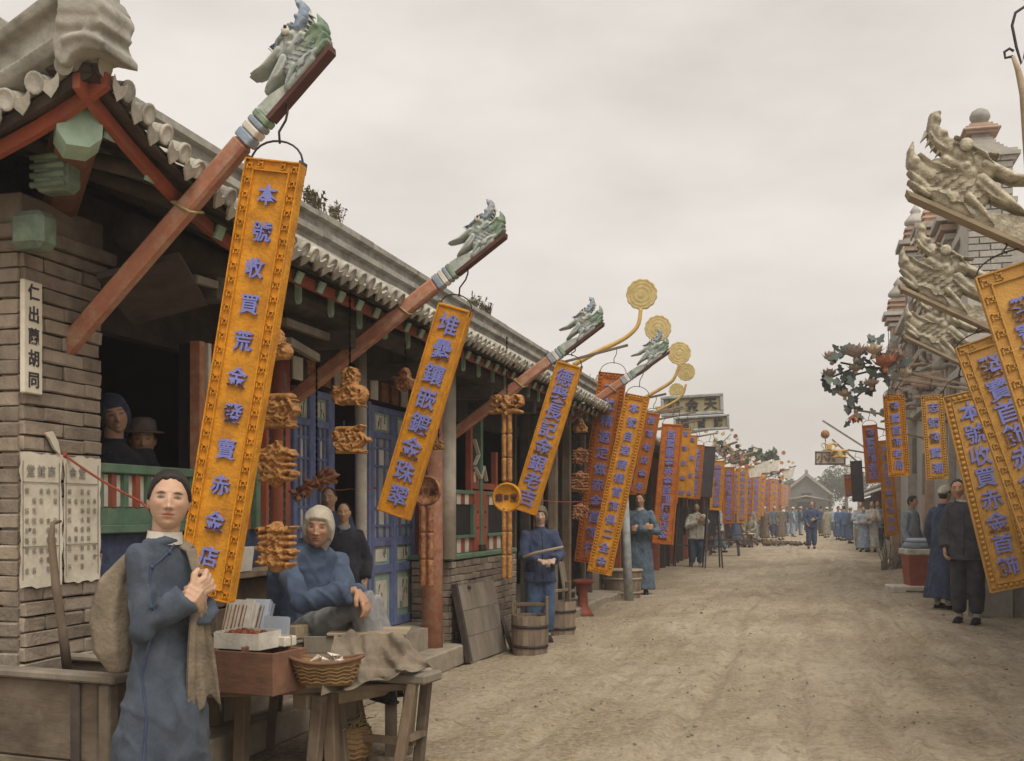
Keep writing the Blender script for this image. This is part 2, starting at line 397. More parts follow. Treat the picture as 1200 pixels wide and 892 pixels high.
def relief(strokes, res, base, name, m, parent=None, smooth_it=2, grow=1.0):
    """carved piece in the local XZ plane, thickness along Y; strokes = (points, radii, height)"""
    P = []
    for pts, r, h in strokes:
        if not hasattr(r, '__len__'): r = [r] * len(pts)
        P.append(([Vector(p).to_2d() if len(p) > 2 else Vector(p) for p in pts], list(r), h))
    x0 = min(p.x - r for q, rr, h in P for p, r in zip(q, rr)) - res * 2; x1 = max(p.x + r for q, rr, h in P for p, r in zip(q, rr)) + res * 2
    z0 = min(p.y - r for q, rr, h in P for p, r in zip(q, rr)) - res * 2; z1 = max(p.y + r for q, rr, h in P for p, r in zip(q, rr)) + res * 2
    nx, nz = int((x1 - x0) / res) + 1, int((z1 - z0) / res) + 1
    gx, gz = np.meshgrid(x0 + np.arange(nx) * res, z0 + np.arange(nz) * res, indexing='ij')
    Ht = np.full(gx.shape, -1.0)
    for q, rr, h in P:
        if len(q) == 1: q = q + [q[0] + Vector((1e-5, 0))]; rr = rr * 2
        for i in range(len(q) - 1):
            a, b = q[i], q[i + 1]; dx, dz = b.x - a.x, b.y - a.y; l2 = dx * dx + dz * dz + 1e-12
            t = np.clip(((gx - a.x) * dx + (gz - a.y) * dz) / l2, 0, 1)
            d = np.hypot(gx - a.x - t * dx, gz - a.y - t * dz); r = rr[i] + (rr[i + 1] - rr[i]) * t
            val = np.where(d < r, h * np.sqrt(np.clip(1 - (d / r) ** 2, 0, 1)), -1)
            Ht = np.maximum(Ht, val)
    ins = Ht >= 0
    cell = ins[:-1, :-1] & ins[1:, :-1] & ins[:-1, 1:] & ins[1:, 1:]
    used = np.zeros(ins.shape, bool)
    used[:-1, :-1] |= cell; used[1:, :-1] |= cell; used[:-1, 1:] |= cell; used[1:, 1:] |= cell
    idx = -np.ones(ins.shape, int); ii = np.argwhere(used); idx[used] = np.arange(len(ii)); n = len(ii)
    vs = []
    for i, j in ii: vs.append((gx[i, j], -(base + Ht[i, j]), gz[i, j]))
    for i, j in ii: vs.append((gx[i, j], (base + Ht[i, j]), gz[i, j]))
    fs = []
    for i, j in np.argwhere(cell):
        a, b, c, d = idx[i, j], idx[i + 1, j], idx[i + 1, j + 1], idx[i, j + 1]
        fs.append((a, b, c, d)); fs.append((a + n, d + n, c + n, b + n))
        for (p, q2, di, dj) in ((a, b, 0, -1), (b, c, 1, 0), (c, d, 0, 1), (d, a, -1, 0)):
            i2, j2 = i + di, j + dj
            if not (0 <= i2 < cell.shape[0] and 0 <= j2 < cell.shape[1] and cell[i2, j2]):
                fs.append((q2, p, p + n, q2 + n))
    me = bpy.data.meshes.new(name); me.from_pydata(vs, [], fs)
    bm = bmesh.new(); bm.from_mesh(me)
    for _ in range(smooth_it): bmesh.ops.smooth_vert(bm, verts=bm.verts, factor=.4, use_axis_x=True, use_axis_y=True, use_axis_z=True)
    bmesh.ops.recalc_face_normals(bm, faces=bm.faces)
    bm.to_mesh(me); bm.free()
    finish(me, M[m], True)
    return me

CH_CACHE = {}
def char_mesh(ch, m, bold=.02, ext=.06, resu=2):
    """one raised character, 1 unit tall, centred, in the XZ plane, facing -Y"""
    k = (ch, m, bold, ext)
    if k in CH_CACHE: return CH_CACHE[k]
    c = bpy.data.curves.new('tmp', 'FONT'); c.body = ch; c.size = 1; c.extrude = ext; c.offset = bold; c.resolution_u = resu
    o = bpy.data.objects.new('tmp', c); COL.objects.link(o)
    me = bpy.data.meshes.new_from_object(o.evaluated_get(bpy.context.evaluated_depsgraph_get()))
    bpy.data.objects.remove(o); bpy.data.curves.remove(c)
    n = len(me.vertices); co = np.empty(n * 3, 'f'); me.vertices.foreach_get('co', co); co = co.reshape(-1, 3)
    cc = (co.max(0) + co.min(0)) / 2; cc[2] = 0
    co -= cc
    new = np.stack([co[:, 0], -co[:, 2], co[:, 1]], 1)
    me.vertices.foreach_set('co', new.reshape(-1)); me.materials.clear(); finish(me, M[m]); me.name = 'character'
    CH_CACHE[k] = me
    return me
defm()
# ------------------------------------------------------------ ground
MOUNDS = [(-2.1, 12.6, .06, .8, .5), (-2.45, 15.2, .07, .45, .4), (-2.2, 44, .16, 1.5, 1.2), (-2.6, 10.5, .03, .7, .5), (.4, 9, .02, 1.2, .7), (-.5, 14, .025, 1.1, 1.5), (2.2, 24, .12, .8, 2.5)]
def gh(x, y):
    h = 0.0
    for mx_, my, mh, rx, ry in MOUNDS:
        q = ((x - mx_) / rx) ** 2 + ((y - my) / ry) ** 2
        if q < 6: h += mh * math.exp(-q)
    if -3.4 < x < 4 and 0 < y < 70:
        h += .018 * mnoise.noise(Vector((x * 1.1, y * .45, 3))) + .012 * mnoise.noise(Vector((x * 2.6, y * 1.1, 7)))
        h += .012 * mnoise.noise(Vector((x * 6, y * 3.5, 1)))
        for (rx_, sl_, dp) in ((-.9, .012, .034), (.55, .004, .036), (-1.55, .02, .02), (-.15, .01, .024), (1.15, -.004, .028)):
            d_ = x - (rx_ + sl_ * y + .10 * math.sin(y * .5 + rx_ * 3)); h += -dp * math.exp(-(d_ / .055) ** 2) + dp * .55 * math.exp(-((abs(d_) - .12) / .05) ** 2)
    return h

def make_ground():
    xs = [-500, -200, -80, -30, -12, -6] + list(np.arange(-3.6, 4.2, .055)) + [5, 8, 14, 30, 80, 200, 500]
    ys = [-60, -20, -6, 0, 2] + list(np.arange(3, 14, .065)) + list(np.arange(14, 26, .14)) + list(np.arange(26, 70, .5)) + [75, 90, 120, 200, 400, 900, 1500]
    vs = []; n = len(ys)
    for x in xs:
        for y in ys:
            z = gh(x, y)
            if -3.6 < x < 4.2 and 3 <= y < 20:
                z += .010 * mnoise.noise(Vector((x * 13, y * 8, 5)))
            vs.append((x, y, z))
    fs = [(i * n + j, (i + 1) * n + j, (i + 1) * n + j + 1, i * n + j + 1) for i in range(len(xs) - 1) for j in range(n - 1)]
    m = bpy.data.materials.new('street_dirt'); m.use_nodes = True
    t = m.node_tree; N = t.nodes; L = t.links; b = N['Principled BSDF']
    co = N.new('ShaderNodeTexCoord')
    def noi(sc, st, det=8, ro=.6):
        mp_ = N.new('ShaderNodeMapping'); mp_.inputs['Scale'].default_value = st; mp_.inputs['Rotation'].default_value = (0, 0, rad(-4))
        L.new(co.outputs['Object'], mp_.inputs[0])
        q = N.new('ShaderNodeTexNoise'); q.inputs['Scale'].default_value = sc; q.inputs['Detail'].default_value = det; q.inputs['Roughness'].default_value = ro
        L.new(mp_.outputs[0], q.inputs['Vector']); return q.outputs['Fac']
    def ramp(f, a, b_, c0, c1):
        q = N.new('ShaderNodeValToRGB'); q.color_ramp.elements[0].position = a; q.color_ramp.elements[1].position = b_
        q.color_ramp.elements[0].color = (*c0, 1); q.color_ramp.elements[1].color = (*c1, 1); L.new(f, q.inputs[0]); return q.outputs[0]
    def mixc(f, a, b_, mode='MIX'):
        q = N.new('ShaderNodeMixRGB'); q.blend_type = mode
        if isinstance(f, float): q.inputs[0].default_value = f
        else: L.new(f, q.inputs[0])
        L.new(a, q.inputs[1])
        if isinstance(b_, tuple): q.inputs[2].default_value = (*b_, 1)
        else: L.new(b_, q.inputs[2])
        return q.outputs[0]
    c = ramp(noi(1.3, (1, .5, 1), 9, .65), .35, .68, (.3, .24, .165), (.47, .395, .285))
    rut = ramp(noi(2.2, (1.6, .22, 1), 7, .62), .47, .62, (0, 0, 0), (.8, .8, .8))
    c = mixc(rut, c, (.235, .18, .12))
    damp = ramp(noi(.75, (1.3, .8, 1), 7, .65), .49, .6, (0, 0, 0), (.75, .75, .75))
    c = mixc(damp, c, (.19, .14, .09))
    pale = ramp(noi(.55, (1, .55, 1), 6, .6), .46, .62, (0, 0, 0), (.6, .6, .6))
    c = mixc(pale, c, (.55, .485, .375))
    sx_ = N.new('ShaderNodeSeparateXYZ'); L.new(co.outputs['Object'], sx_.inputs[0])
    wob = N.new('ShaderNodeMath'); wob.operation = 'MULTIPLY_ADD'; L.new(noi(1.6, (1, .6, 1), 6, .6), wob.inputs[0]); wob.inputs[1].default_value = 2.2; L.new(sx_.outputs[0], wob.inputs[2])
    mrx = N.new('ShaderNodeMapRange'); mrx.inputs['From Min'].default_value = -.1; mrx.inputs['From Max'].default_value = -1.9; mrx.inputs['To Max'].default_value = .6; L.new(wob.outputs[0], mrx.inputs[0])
    c = mixc(mrx.outputs[0], c, (.2, .15, .1))  # damp soil by the shops, with the eave shade mixed into its colour
    c = mixc(ramp(noi(5, (2.2, .22, 1), 5, .6), .52, .63, (0, 0, 0), (.5, .5, .5)), c, (.27, .215, .15))
    c = mixc(ramp(noi(8.5, (1.2, .6, 1), 8, .68), .52, .62, (0, 0, 0), (.55, .55, .55)), c, (.2, .155, .105))
    c = mixc(ramp(noi(26, (1, .8, 1), 4, .7), .4, .62, (0, 0, 0), (.4, .4, .4)), c, (.56, .49, .37))
    c = mixc(ramp(noi(70, (1, 1, 1), 3, .7), .6, .7, (0, 0, 0), (.45, .45, .45)), c, (.2, .155, .105))
    L.new(c, b.inputs['Base Color']); b.inputs['Roughness'].default_value = .95; b.inputs['Specular IOR Level'].default_value = .15
    a1 = noi(9, (1, .55, 1), 10, .7)
    bp = N.new('ShaderNodeBump'); bp.inputs['Strength'].default_value = .85; bp.inputs['Distance'].default_value = .05
    L.new(a1, bp.inputs['Height']); L.new(bp.outputs[0], b.inputs['Normal'])
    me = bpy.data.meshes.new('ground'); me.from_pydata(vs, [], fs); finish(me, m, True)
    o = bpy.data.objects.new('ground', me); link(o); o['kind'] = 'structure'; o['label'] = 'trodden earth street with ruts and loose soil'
    # loose clods and straw trodden into the soil
    st = MB(); r = random.Random(3)
    for _ in range(600):
        y = 5 + 20 * r.random() ** 1.7; x = r.uniform(-2.9, 2.2 + y * .03); s = r.uniform(.004, .016)
        if r.random() < .03: s *= 2
        z = gh(x, y)
        st.box((x, y, z + s * .25), (s * r.uniform(1, 2), s * r.uniform(.8, 1.6), s), (r.uniform(-.4, .4), r.uniform(-.4, .4), r.uniform(0, 3)), s * .25)
    o = part('soil_clods', st, 'stone', None); o['kind'] = 'stuff'; o['label'] = 'loose clods and grit scattered on the street'
    sw = MB()
    for _ in range(420):
        y = 5.5 + 9 * r.random() ** 1.5; x = r.uniform(-2.9, 1.6); a = r.uniform(0, 3.14); l = r.uniform(.02, .07)
        if r.random() < .6: x = r.uniform(-2.9, -1.2)
        z = gh(x, y) + .004
        sw.bar((x - l * math.cos(a), y - l * math.sin(a), z), (x + l * math.cos(a), y + l * math.sin(a), z + r.uniform(0, .008)), .003, .003)
    o = part('straw_litter', sw, 'straw', None); o['kind'] = 'stuff'; o['label'] = 'bits of straw littering the street by the stall'
make_ground()

def wpart(name, mb, m, th, smooth=False):
    o = part(name, mb, m, th, smooth)
    o.matrix_parent_inverse = Matrix.Translation(-th.location)
    return o

BR = []
def brick_meshes():
    r = random.Random(5)
    for k in range(6):
        mb = MB().box((0, 0, 0), (.25, .11, .055), None, .005)
        mb.v = [(x + r.uniform(-.003, .003), y + r.uniform(-.004, .004), z + r.uniform(-.0025, .0025)) for x, y, z in mb.v]
        BR.append(mb.mesh('brick', M['brick']))
brick_meshes()

def brickwork(core, o, u, nrm, length, z0, z1, bl=.25, bh=.062, seed=0, top_skip=None, mesh=None, name='brick'):
    """single bricks along u from o; nrm points out of the wall"""
    r = random.Random(seed); u = Vector(u); nrm = Vector(nrm); o = Vector(o)
    rot = math.atan2(u.y, u.x); nrow = int(round((z1 - z0) / bh)); bh = (z1 - z0) / nrow
    for i in range(nrow):
        z = z0 + (i + .5) * bh
        s = -bl * (.5 if i % 2 else 0) + r.uniform(-.01, .01)
        while s < length - .02:
            a, b = max(0, s), min(length, s + bl + r.uniform(-.008, .008))
            if b - a > .03:
                c = o + u * ((a + b) / 2) + nrm * (-.05 + r.uniform(0, .006)) + Vector((0, 0, z + r.uniform(-.0015, .0015)))
                ob = inst(name, (mesh or BR)[r.randrange(len(mesh or BR))], core, c, (r.uniform(-.012, .012), r.uniform(-.012, .012), rot))
                ob.scale = ((b - a - .008) / .25, 1, bh / .062)
            s += bl
    return

# ------------------------------------------------------------ the long corner shop
EX, EZ = -2.5, 2.605               # eave line
Y0, Y1 = 3.45, 16.9
def zup(y):
    return .32 * max(0, (5.2 - y) / 1.75) ** 2.3

shop = thing('corner_shop', 'long low shop of grey brick with tiled eaves and blue and red painted front', 'shop', (-3.1, 4.0, 0))
def shop_build():
    T = shop
    # --- brick pier at the corner
    core = wpart('brick_pier', MB().bb((-4.4, 3.90, 0), (-3.16, 4.32, 2.36)), 'mortar', T)
    brickwork(core, (-3.1, 3.84, 0), (0, 1, 0), (1, 0, 0), .52, 0, 2.36, .26, .062, 1)
    brickwork(core, (-3.62, 3.84, 0), (1, 0, 0), (0, -1, 0), .51, .6, 2.36, .26, .062, 2)
    cap = MB()
    cap.bb((-4.4, 3.82, 2.362), (-3.075, 4.385, 2.41), .008); cap.bb((-4.4, 3.79, 2.412), (-3.045, 4.41, 2.47), .008); cap.bb((-4.4, 3.82, 2.472), (-3.09, 4.37, 2.6), .008)
    wpart('pier_cap', cap, 'brick', T)
    # --- floor, back and far walls, partition
    fl = MB().bb((-6.0, 4.34, 0), (-3.06, 9.28, .34)); wpart('floor', fl, 'stone', T)
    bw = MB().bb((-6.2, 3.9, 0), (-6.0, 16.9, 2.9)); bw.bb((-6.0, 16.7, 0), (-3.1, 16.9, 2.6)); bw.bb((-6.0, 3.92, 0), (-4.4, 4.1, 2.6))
    wpart('wall', bw, 'insideshade', T)
    sp = MB().bb((-3.6, 16.45, 0), (-3.08, 16.698, 2.6)); wpart('end_pier', sp, 'brick', T)
    # --- roof deck and soffit
    n = 60; ys = [Y0 + (Y1 - Y0) * (i / n) ** 1.6 for i in range(n + 1)]
    prof = [(EX, EZ - .015), (-2.85, EZ + .2), (-3.22, 3.08), (-3.22, 3.04), (-2.87, EZ + .16), (EX + .01, EZ - .05)]
    vs = []; fs = []
    for y in ys:
        for k, (x, z) in enumerate(prof):
            w = max(0, (x + 3.3) / .8)
            vs.append((x, y, z + zup(y) * w))
    for i in range(n):
        for k in range(6):
            k2 = (k + 1) % 6
            fs.append((i * 6 + k, i * 6 + k2, (i + 1) * 6 + k2, (i + 1) * 6 + k))
    fs.append(tuple(range(6))); fs.append(tuple(range(n * 6, n * 6 + 6))[::-1])
    roof = MB().add(vs, fs)
    roof.add([(-3.22, 3.9, 3.06), (-3.22, 16.9, 3.06), (-6.3, 16.9, 2.85), (-6.3, 3.9, 2.85), (-3.22, 3.9, 3.1), (-3.22, 16.9, 3.1), (-6.3, 16.9, 2.9), (-6.3, 3.9, 2.9)], [(0, 1, 2, 3), (7, 6, 5, 4), (0, 4, 5, 1), (1, 5, 6, 2), (2, 6, 7, 3), (3, 7, 4, 0)])
    # the short slope over the side facing the lane
    sd = MB(); xs = [EX - .0 - 2.3 * (i / 14) for i in range(15)]; sv_ = []; sf = []
    def sup(x): return .32 * max(0, (x + 3.9) / 1.4) ** 2.3
    for x in xs:
        q_ = min(1.0, max(.02, (EX - x) / .8))
        for (y, z) in ((Y0, EZ - .015), (Y0 + .8 * q_, EZ - .015 + .43 * q_), (Y0 + .8 * q_, EZ - .05 + .43 * q_), (Y0 + .01, EZ - .05)):
            w = max(0, (Y0 + .8 - y) / .8); sv_.append((x, y, z + sup(x) * w))
    for i in range(14):
        for k in range(4):
            k2 = (k + 1) % 4; sf.append((i * 4 + k, i * 4 + k2, (i + 1) * 4 + k2, (i + 1) * 4 + k))
    roof.add(sv_, sf)
    roof = wpart('roof', roof, 'darkwood', T)
    # --- tiles
    cov = MB(); seg = 4; Ls = .86
    sl = math.atan2(.42, .72)
    for k in range(seg):
        a, b = k * Ls / seg, (k + 1) * Ls / seg + .012
        ring = []
        for (x, r) in ((a, .038), (b, .034)):
            for q in range(7):
                an = math.pi * q / 6; ring.append((-x, r * math.cos(an), .006 + r * math.sin(an)))
        fs = [(q, q + 1, 7 + q + 1, 7 + q) for q in range(6)]; fs.append(tuple(range(7)))
        cov.add(ring, fs)
    cov.lathe([(.041, 0), (.041, .02), (.033, .023), (.029, .018), (.0, .02)], (0, 0, .008), 14, 'x')
    cov_me = cov.mesh('cover_tile', M['tile'], True)
    drip = MB()
    poly = [(p_ * .74, q_ * .8) for p_, q_ in [(-.055, .03), (-.058, 0), (-.05, -.03), (-.03, -.052), (-.012, -.066), (0, -.078), (.012, -.066), (.03, -.052), (.05, -.03), (.058, 0), (.055, .03), (.03, .006), (0, -.004), (-.03, .006)]]
    drip.prism(poly, (.0, 0, 0), (0, 1, 0), (.12, 0, .99), (.014, 0, 0))
    pan = []
    for x in (0, -Ls):
        for q in range(5):
            t = q / 4 * 2 - 1; pan.append((x, t * .042, .018 * t * t - .002))
    drip.add(pan, [(q, q + 1, 5 + q + 1, 5 + q) for q in range(4)])
    drip_me = drip.mesh('drip_tile', M['tile'])
    r = random.Random(9); y = Y0 + .06; k = 0
    while y < Y1 - .05:
        dz = zup(y); sl2 = math.atan2(.42 - dz, .72)
        rot = (r.uniform(-.04, .04), sl2, r.uniform(-.02, .02))
        inst('cover_tile', cov_me, roof, (EX + .03 + r.uniform(-.012, .012), y, EZ + dz + .012), rot, (min(1, .12 + (y - Y0) / .8), 1, 1))
        inst('drip_tile', drip_me, roof, (EX + .035 + r.uniform(-.01, .01), y + .061, EZ + zup(y + .06) - .004), (r.uniform(-.05, .05), sl2, r.uniform(-.03, .03)), (min(1, .12 + (y - Y0) / .8), 1, 1))
        y += .122; k += 1
    x = EX - .08
    while x > -4.0:
        dz = sup(x); sl2 = math.atan2(.42 - dz, .8)
        inst('cover_tile', cov_me, roof, (x, Y0 - .03, EZ + dz + .012), (0, sl2, rad(-90)), (min(1, .1 + (EX - x) / .8), 1, 1))
        inst('drip_tile', drip_me, roof, (x - .061, Y0 - .035, EZ + sup(x - .061) - .004), (0, sl2, rad(-90)), (min(1, .1 + (EX - x) / .8), 1, 1))
        x -= .122
    # --- moulded ridge band above the tiles
    prof = [(-3.14, 3.02), (-3.14, 3.10), (-3.10, 3.115), (-3.10, 3.155), (-3.16, 3.165), (-3.16, 3.235), (-3.12, 3.245), (-3.12, 3.285), (-3.2, 3.30), (-3.3, 3.385), (-3.4, 3.40), (-3.5, 3.385), (-3.5, 3.0)]
    segs = np.linspace(3.95, 16.95, 15)
    for i in range(14):
        a, b = segs[i], segs[i + 1] - .004; rb = MB(); n = len(prof); dz = r.uniform(-.006, .006)
        rb.add([(x, a, z + dz) for x, z in prof] + [(x, b, z + dz + r.uniform(-.004, .004)) for x, z in prof], [(k, (k + 1) % n, n + (k + 1) % n, n + k) for k in range(n)] + [tuple(range(n))[::-1], tuple(range(n, 2 * n))])
        wpart('ridge_block', rb, 'ridge', T)
    # --- moulded band along the side eave, rising to the corner
    prof = [(.0, .0), (.07, .02), (.09, .06), (.05, .085), (.05, .15), (.09, .165), (.1, .2), (.06, .225), (.03, .25), (-.1, .26), (-.12, .0)]
    vs = []; fs = []; n = len(prof); xs = [EX + .03 - .16 * i for i in range(12)]
    for i, x in enumerate(xs):
        zb = EZ + sup(x) + .06
        for (d, z) in prof: vs.append((x, Y0 + .04 - d, zb + z * (1.0 + .25 * max(0, 1 - i / 3))))
    for i in range(11):
        for k in range(n):
            k2 = (k + 1) % n; fs.append((i * n + k, i * n + k2, (i + 1) * n + k2, (i + 1) * n + k))
    fs.append(tuple(range(n))); fs.append(tuple(range(11 * n, 12 * n))[::-1])
    me = voxel(MB().add(vs, fs), .009, 3); me.name = 'hip_ridge'; finish(me, M['ridge'], True); o = link(bpy.data.objects.new('hip_ridge', me), T); o.matrix_parent_inverse = Matrix.Translation(-T.location)
    # stacked roll tiles that finish the corner
    et = MB(); PX = lambda L_, yy: [((pt(x, y, Y=yy).x), (pt(x, y, Y=yy).z)) for x, y in L_]
    yy = Y0 - .07
    for (L_, y_, dep) in (([(64, 27), (108, 27), (114, 33), (117, 42), (124, 50), (124, 60), (110, 57), (100, 55), (90, 58), (80, 66), (76, 75), (68, 75), (62, 66), (60, 45)], yy, .2), ([(62, 24), (66, 12), (110, 12), (116, 18), (117, 26), (108, 30), (64, 30)], yy - .02, .2), ([(66, 10), (64, -6), (112, -8), (117, 2), (113, 13)], yy - .03, .22), ([(30, -20), (104, -24), (112, -8), (64, -4)], yy, .22)):
        et.prism(PX(L_, y_), (0, y_, 0), (1, 0, 0), (0, 0, 1), (0, dep, 0))
    et.tube([pt(72, 47, Y=yy - .01), pt(84, 42, Y=yy - .01), pt(98, 40, Y=yy - .01), pt(112, 44, Y=yy - .01), pt(122, 51, Y=yy - .01)], .012, 8)
    me = voxel(et, .009, 4); me.name = 'corner_roll_tile'; finish(me, M['ridge'], True); o = link(bpy.data.objects.new('corner_roll_tile', me), T); o.matrix_parent_inverse = Matrix.Translation(-T.location)
    # --- red fascia boards following the upturn
    def ribbon(pts, w, h):
        mb = MB(); vs = []; fs = []
        for (x, y, z, nx, ny) in pts:
            for (a, b) in ((-w / 2, -h / 2), (w / 2, -h / 2), (w / 2, h / 2), (-w / 2, h / 2)): vs.append((x + nx * a, y + ny * a, z + b))
        for i in range(len(pts) - 1):
            for k in range(4):
                k2 = (k + 1) % 4; fs.append((i * 4 + k, i * 4 + k2, i * 4 + 4 + k2, i * 4 + 4 + k))
        fs.append((0, 1, 2, 3)); fs.append(tuple(range(len(pts) * 4 - 4, len(pts) * 4))[::-1]); return mb.add(vs, fs)
    wpart('fascia_board', ribbon([(EX - .055 - .07 * min(1, (y - Y0) / 1.2), y, 2.535 + zup(y), 1, 0) for y in ys], .03, .055), 'red', T)
    wpart('fascia_board', ribbon([(x, Y0 + .07 + .04 * min(1, (EX - x)), 2.535 + sup(x), 0, 1) for x in xs], .03, .055), 'red', T)
    # --- rafters under the eave
    raf = MB().tube([(0, 0, 0), (-1.5, 0, .0)], .034, 8); raf_me = raf.mesh('rafter', M['darkwood'], True)
    tip = MB().box((.004, 0, 0), (.012, .062, .062)); tip_me = tip.mesh('rafter_end', M['palegreen'])
    y = Y0 + .25
    while y < Y1:
        dz = zup(y)
        o = inst('rafter', raf_me, roof, (EX - .09, y, EZ + dz - .075), (0, math.atan2(.36 - dz, .72), 0))
        inst('rafter_end', tip_me, o, (0, 0, 0))
        y += .27
    # --- posts, plates and lintels
    plate = MB().tube([(-2.95, 4.36, 2.56), (-2.95, 16.8, 2.56)], .085, 12); wpart('eave_purlin', plate, 'darkwood', T, True)
    lin = MB().bb((-3.48, 4.36, 2.2), (-3.4, 16.6, 2.4)); wpart('lintel', lin, 'darkwood', T)
    boardx = MB().bb((-3.44, 4.36, 2.4), (-3.41, 16.6, 2.85)); wpart('frieze_board', boardx, 'darkwood', T)
    # small hanging brackets below the fascia
    bk = MB().prism([(-.02, 0), (.02, 0), (.02, -.1), (0, -.12), (-.02, -.1)], (0, 0, 0), (0, 1, 0), (0, 0, 1), (.025, 0, 0)).mesh('eave_bracket', M['palegreen'])
    y = 5.6
    while y < 16.5:
        inst('eave_bracket', bk, roof, (-2.74, y, 2.565)); y += .43
    # --- corner beam and bracket ends painted green
    c1 = pt(95, 132, Y=3.58); back = Vector((-3.35, 4.35, 2.62))
    d = (back - c1).normalized()
    cb = MB().bar(c1 + d * .11, back, .15, .2, bev=.03); cbo = wpart('corner_beam', cb, 'crate', T)
    hexp = [(-.075, -.085), (-.03, -.125), (.05, -.125), (.085, -.075), (.085, .1), (.04, .135), (-.04, .135), (-.085, .1)]
    side = Vector((0, 0, 1)).cross(d).normalized() * -1
    wpart('corner_beam_end', MB().prism(hexp, c1 + Vector((0, 0, 0)), -side, (0, 0, 1), d * .12), 'palegreen', T)
    for (px, py, yy, w, h, sub) in ((57, 200, 3.7, .16, .15, 4), (30, 268, 3.72, .15, .15, 0)):
        c = pt(px, py, Y=yy); mb = MB().box(c + Vector((0, .05, 0)), (w, .12, h), None, .025)
        o = wpart('bracket_arm', mb, 'shadegreen', T)
        if sub:
            g = MB()
            for q in range(sub): g.tube([c + Vector((-w * .46, -.008, -h * .36 + q * h * .24)), c + Vector((w * .46, -.008, -h * .36 + q * h * .24))], .013, 8)
            part('groove', g, 'shadegreen', o, True)
    # --- shop window beside the pier: sill wall, rail of small panels, post, raised awning board
    sw = MB().bb((-3.3, 4.37, .342), (-3.16, 6.0, 1.2)); wpart('sill_wall', sw, 'cnavy', T)
    ra = MB().bb((-3.2, 4.37, 1.2), (-3.12, 5.25, 1.24), .005); ra.bb((-3.2, 4.37, 1.48), (-3.12, 5.25, 1.525), .005)
    ra.bb((-3.18, 4.37, 1.241), (-3.14, 5.25, 1.32))
    rail = wpart('window_rail', ra, 'green', T)
    for k in range(9):
        y = 4.40 + k * .095
        part('rail_bar', MB().bb((-3.185, y, 1.321), (-3.135, y + .035, 1.479)), 'red' if k % 2 else 'green', rail)
        part('rail_panel', MB().bb((-3.17, y + .037, 1.325), (-3.155, y + .093, 1.475)), 'white', rail)
    for (y, w, cm) in ((5.2, .055, 'beam'), (5.29, .03, 'white'), (5.345, .04, 'red'), (5.44, .03, 'white'), (5.5, .05, 'red')):
        wpart('window_post', MB().bb((-3.16 + .004, y, .9 if y > 5.21 else .342), (-3.1, y + w, 2.2)), cm, T)
    wpart('window_backing', MB().bb((-3.26, 5.26, .9), (-3.2, 5.56, 2.2)), 'insideshade', T)
    for y in (5.72, 5.84, 5.96):
        wpart('window_post', MB().bb((-3.16, y, 1.2), (-3.11, y + .05, 2.2)), 'red' if y != 5.84 else 'green', T)
    wpart('window_sash', MB().bb((-3.2, 5.56, 1.2), (-3.17, 6.02, 1.75)), 'green', T)
    aw = MB().bar(pt(135, 352, X=-3.05), pt(228, 328, X=-2.72), .5, .03, (0, .25, 1)); wpart('awning_board', aw, 'darkwood', T)
    wpart('awning_edge', MB().bar(pt(228, 327, X=-2.72), pt(262, 337, X=-2.72), .03, .035), 'greywood', T)
    # --- painted column and the blue leaf doors
    for (px, xx, rr, cm, zt) in ((423, -3.22, .045, 'plaster', 2.5), (327, -3.2, .07, 'red', 2.5), (507, -3.05, .085, 'beam', 2.5)):
        p = pt(px, 700, X=xx)
        wpart('column', MB().lathe([(rr * 1.02, 0), (rr, 1.2), (rr * .97, zt)], (p.x, p.y, 0), 16), cm, T, True)
    p = pt(519, 600, X=-3.0)
    wpart('column', MB().lathe([(.075, .9), (.075, 2.5)], (p.x, p.y + .12, 0), 14), 'plaster', T, True)
    def leaf(ya, yb, x, z0=.345, z1=2.16, seed=0):
        r = random.Random(seed); w = yb - ya; s = .055
        fr = MB()
        for y in (ya + s / 2, yb - s / 2): fr.bb((x, y - s / 2, z0), (x + .045, y + s / 2, z1), .006)
        zs = [z0, z0 + .07, .80, .87, 1.02, 1.09, 1.90, 1.95, z1 - .05, z1]
        for a, b in ((zs[0], zs[1]), (zs[2], zs[3]), (zs[4], zs[5]), (zs[6], zs[7]), (zs[8], zs[9])): fr.bb((x + .002, ya + s, a), (x + .043, yb - s, b), .004)
        d = wpart('door', fr, 'bluep', T)
        iw = w - 2 * s
        def panel(a, b, frame_m, pan_m, orn):
            p = part('door_panel', MB().bb((x + .008, ya + s, a), (x + .018, yb - s, b)), frame_m, d)
            q = part('painted_panel', MB().bb((x + .019, ya + s + iw * .2, a + (b - a) * .16), (x + .026, yb - s - iw * .2, b - (b - a) * .16)), pan_m, d)
            g = MB()
            for _ in range(orn):
                cy, cz = r.uniform(ya + s + iw * .28, yb - s - iw * .28), r.uniform(a + (b - a) * .24, b - (b - a) * .24)
                t = r.uniform(-.9, .9); l = r.uniform(.02, .05)
                g.bar((x + .027, cy - l * .4 * math.sin(t), cz - l * math.cos(t)), (x + .027, cy + l * .4 * math.sin(t), cz + l * math.cos(t)), .004, .009, (1, 0, 0))
            o = part('painted_spray', g, 'green', d)
        panel(zs[1], zs[2], 'palegreen', 'white', 9); panel(zs[3], zs[4], 'palegreen', 'white', 4); panel(zs[7], zs[8], 'palegreen', 'white', 4)
        # glazed part with paper panes
        nb = 3; H_ = zs[6] - zs[5]
        part('pane', MB().bb((x + .008, ya + s, zs[5]), (x + .014, yb - s, zs[6])), 'pane', d)
        fb = MB()
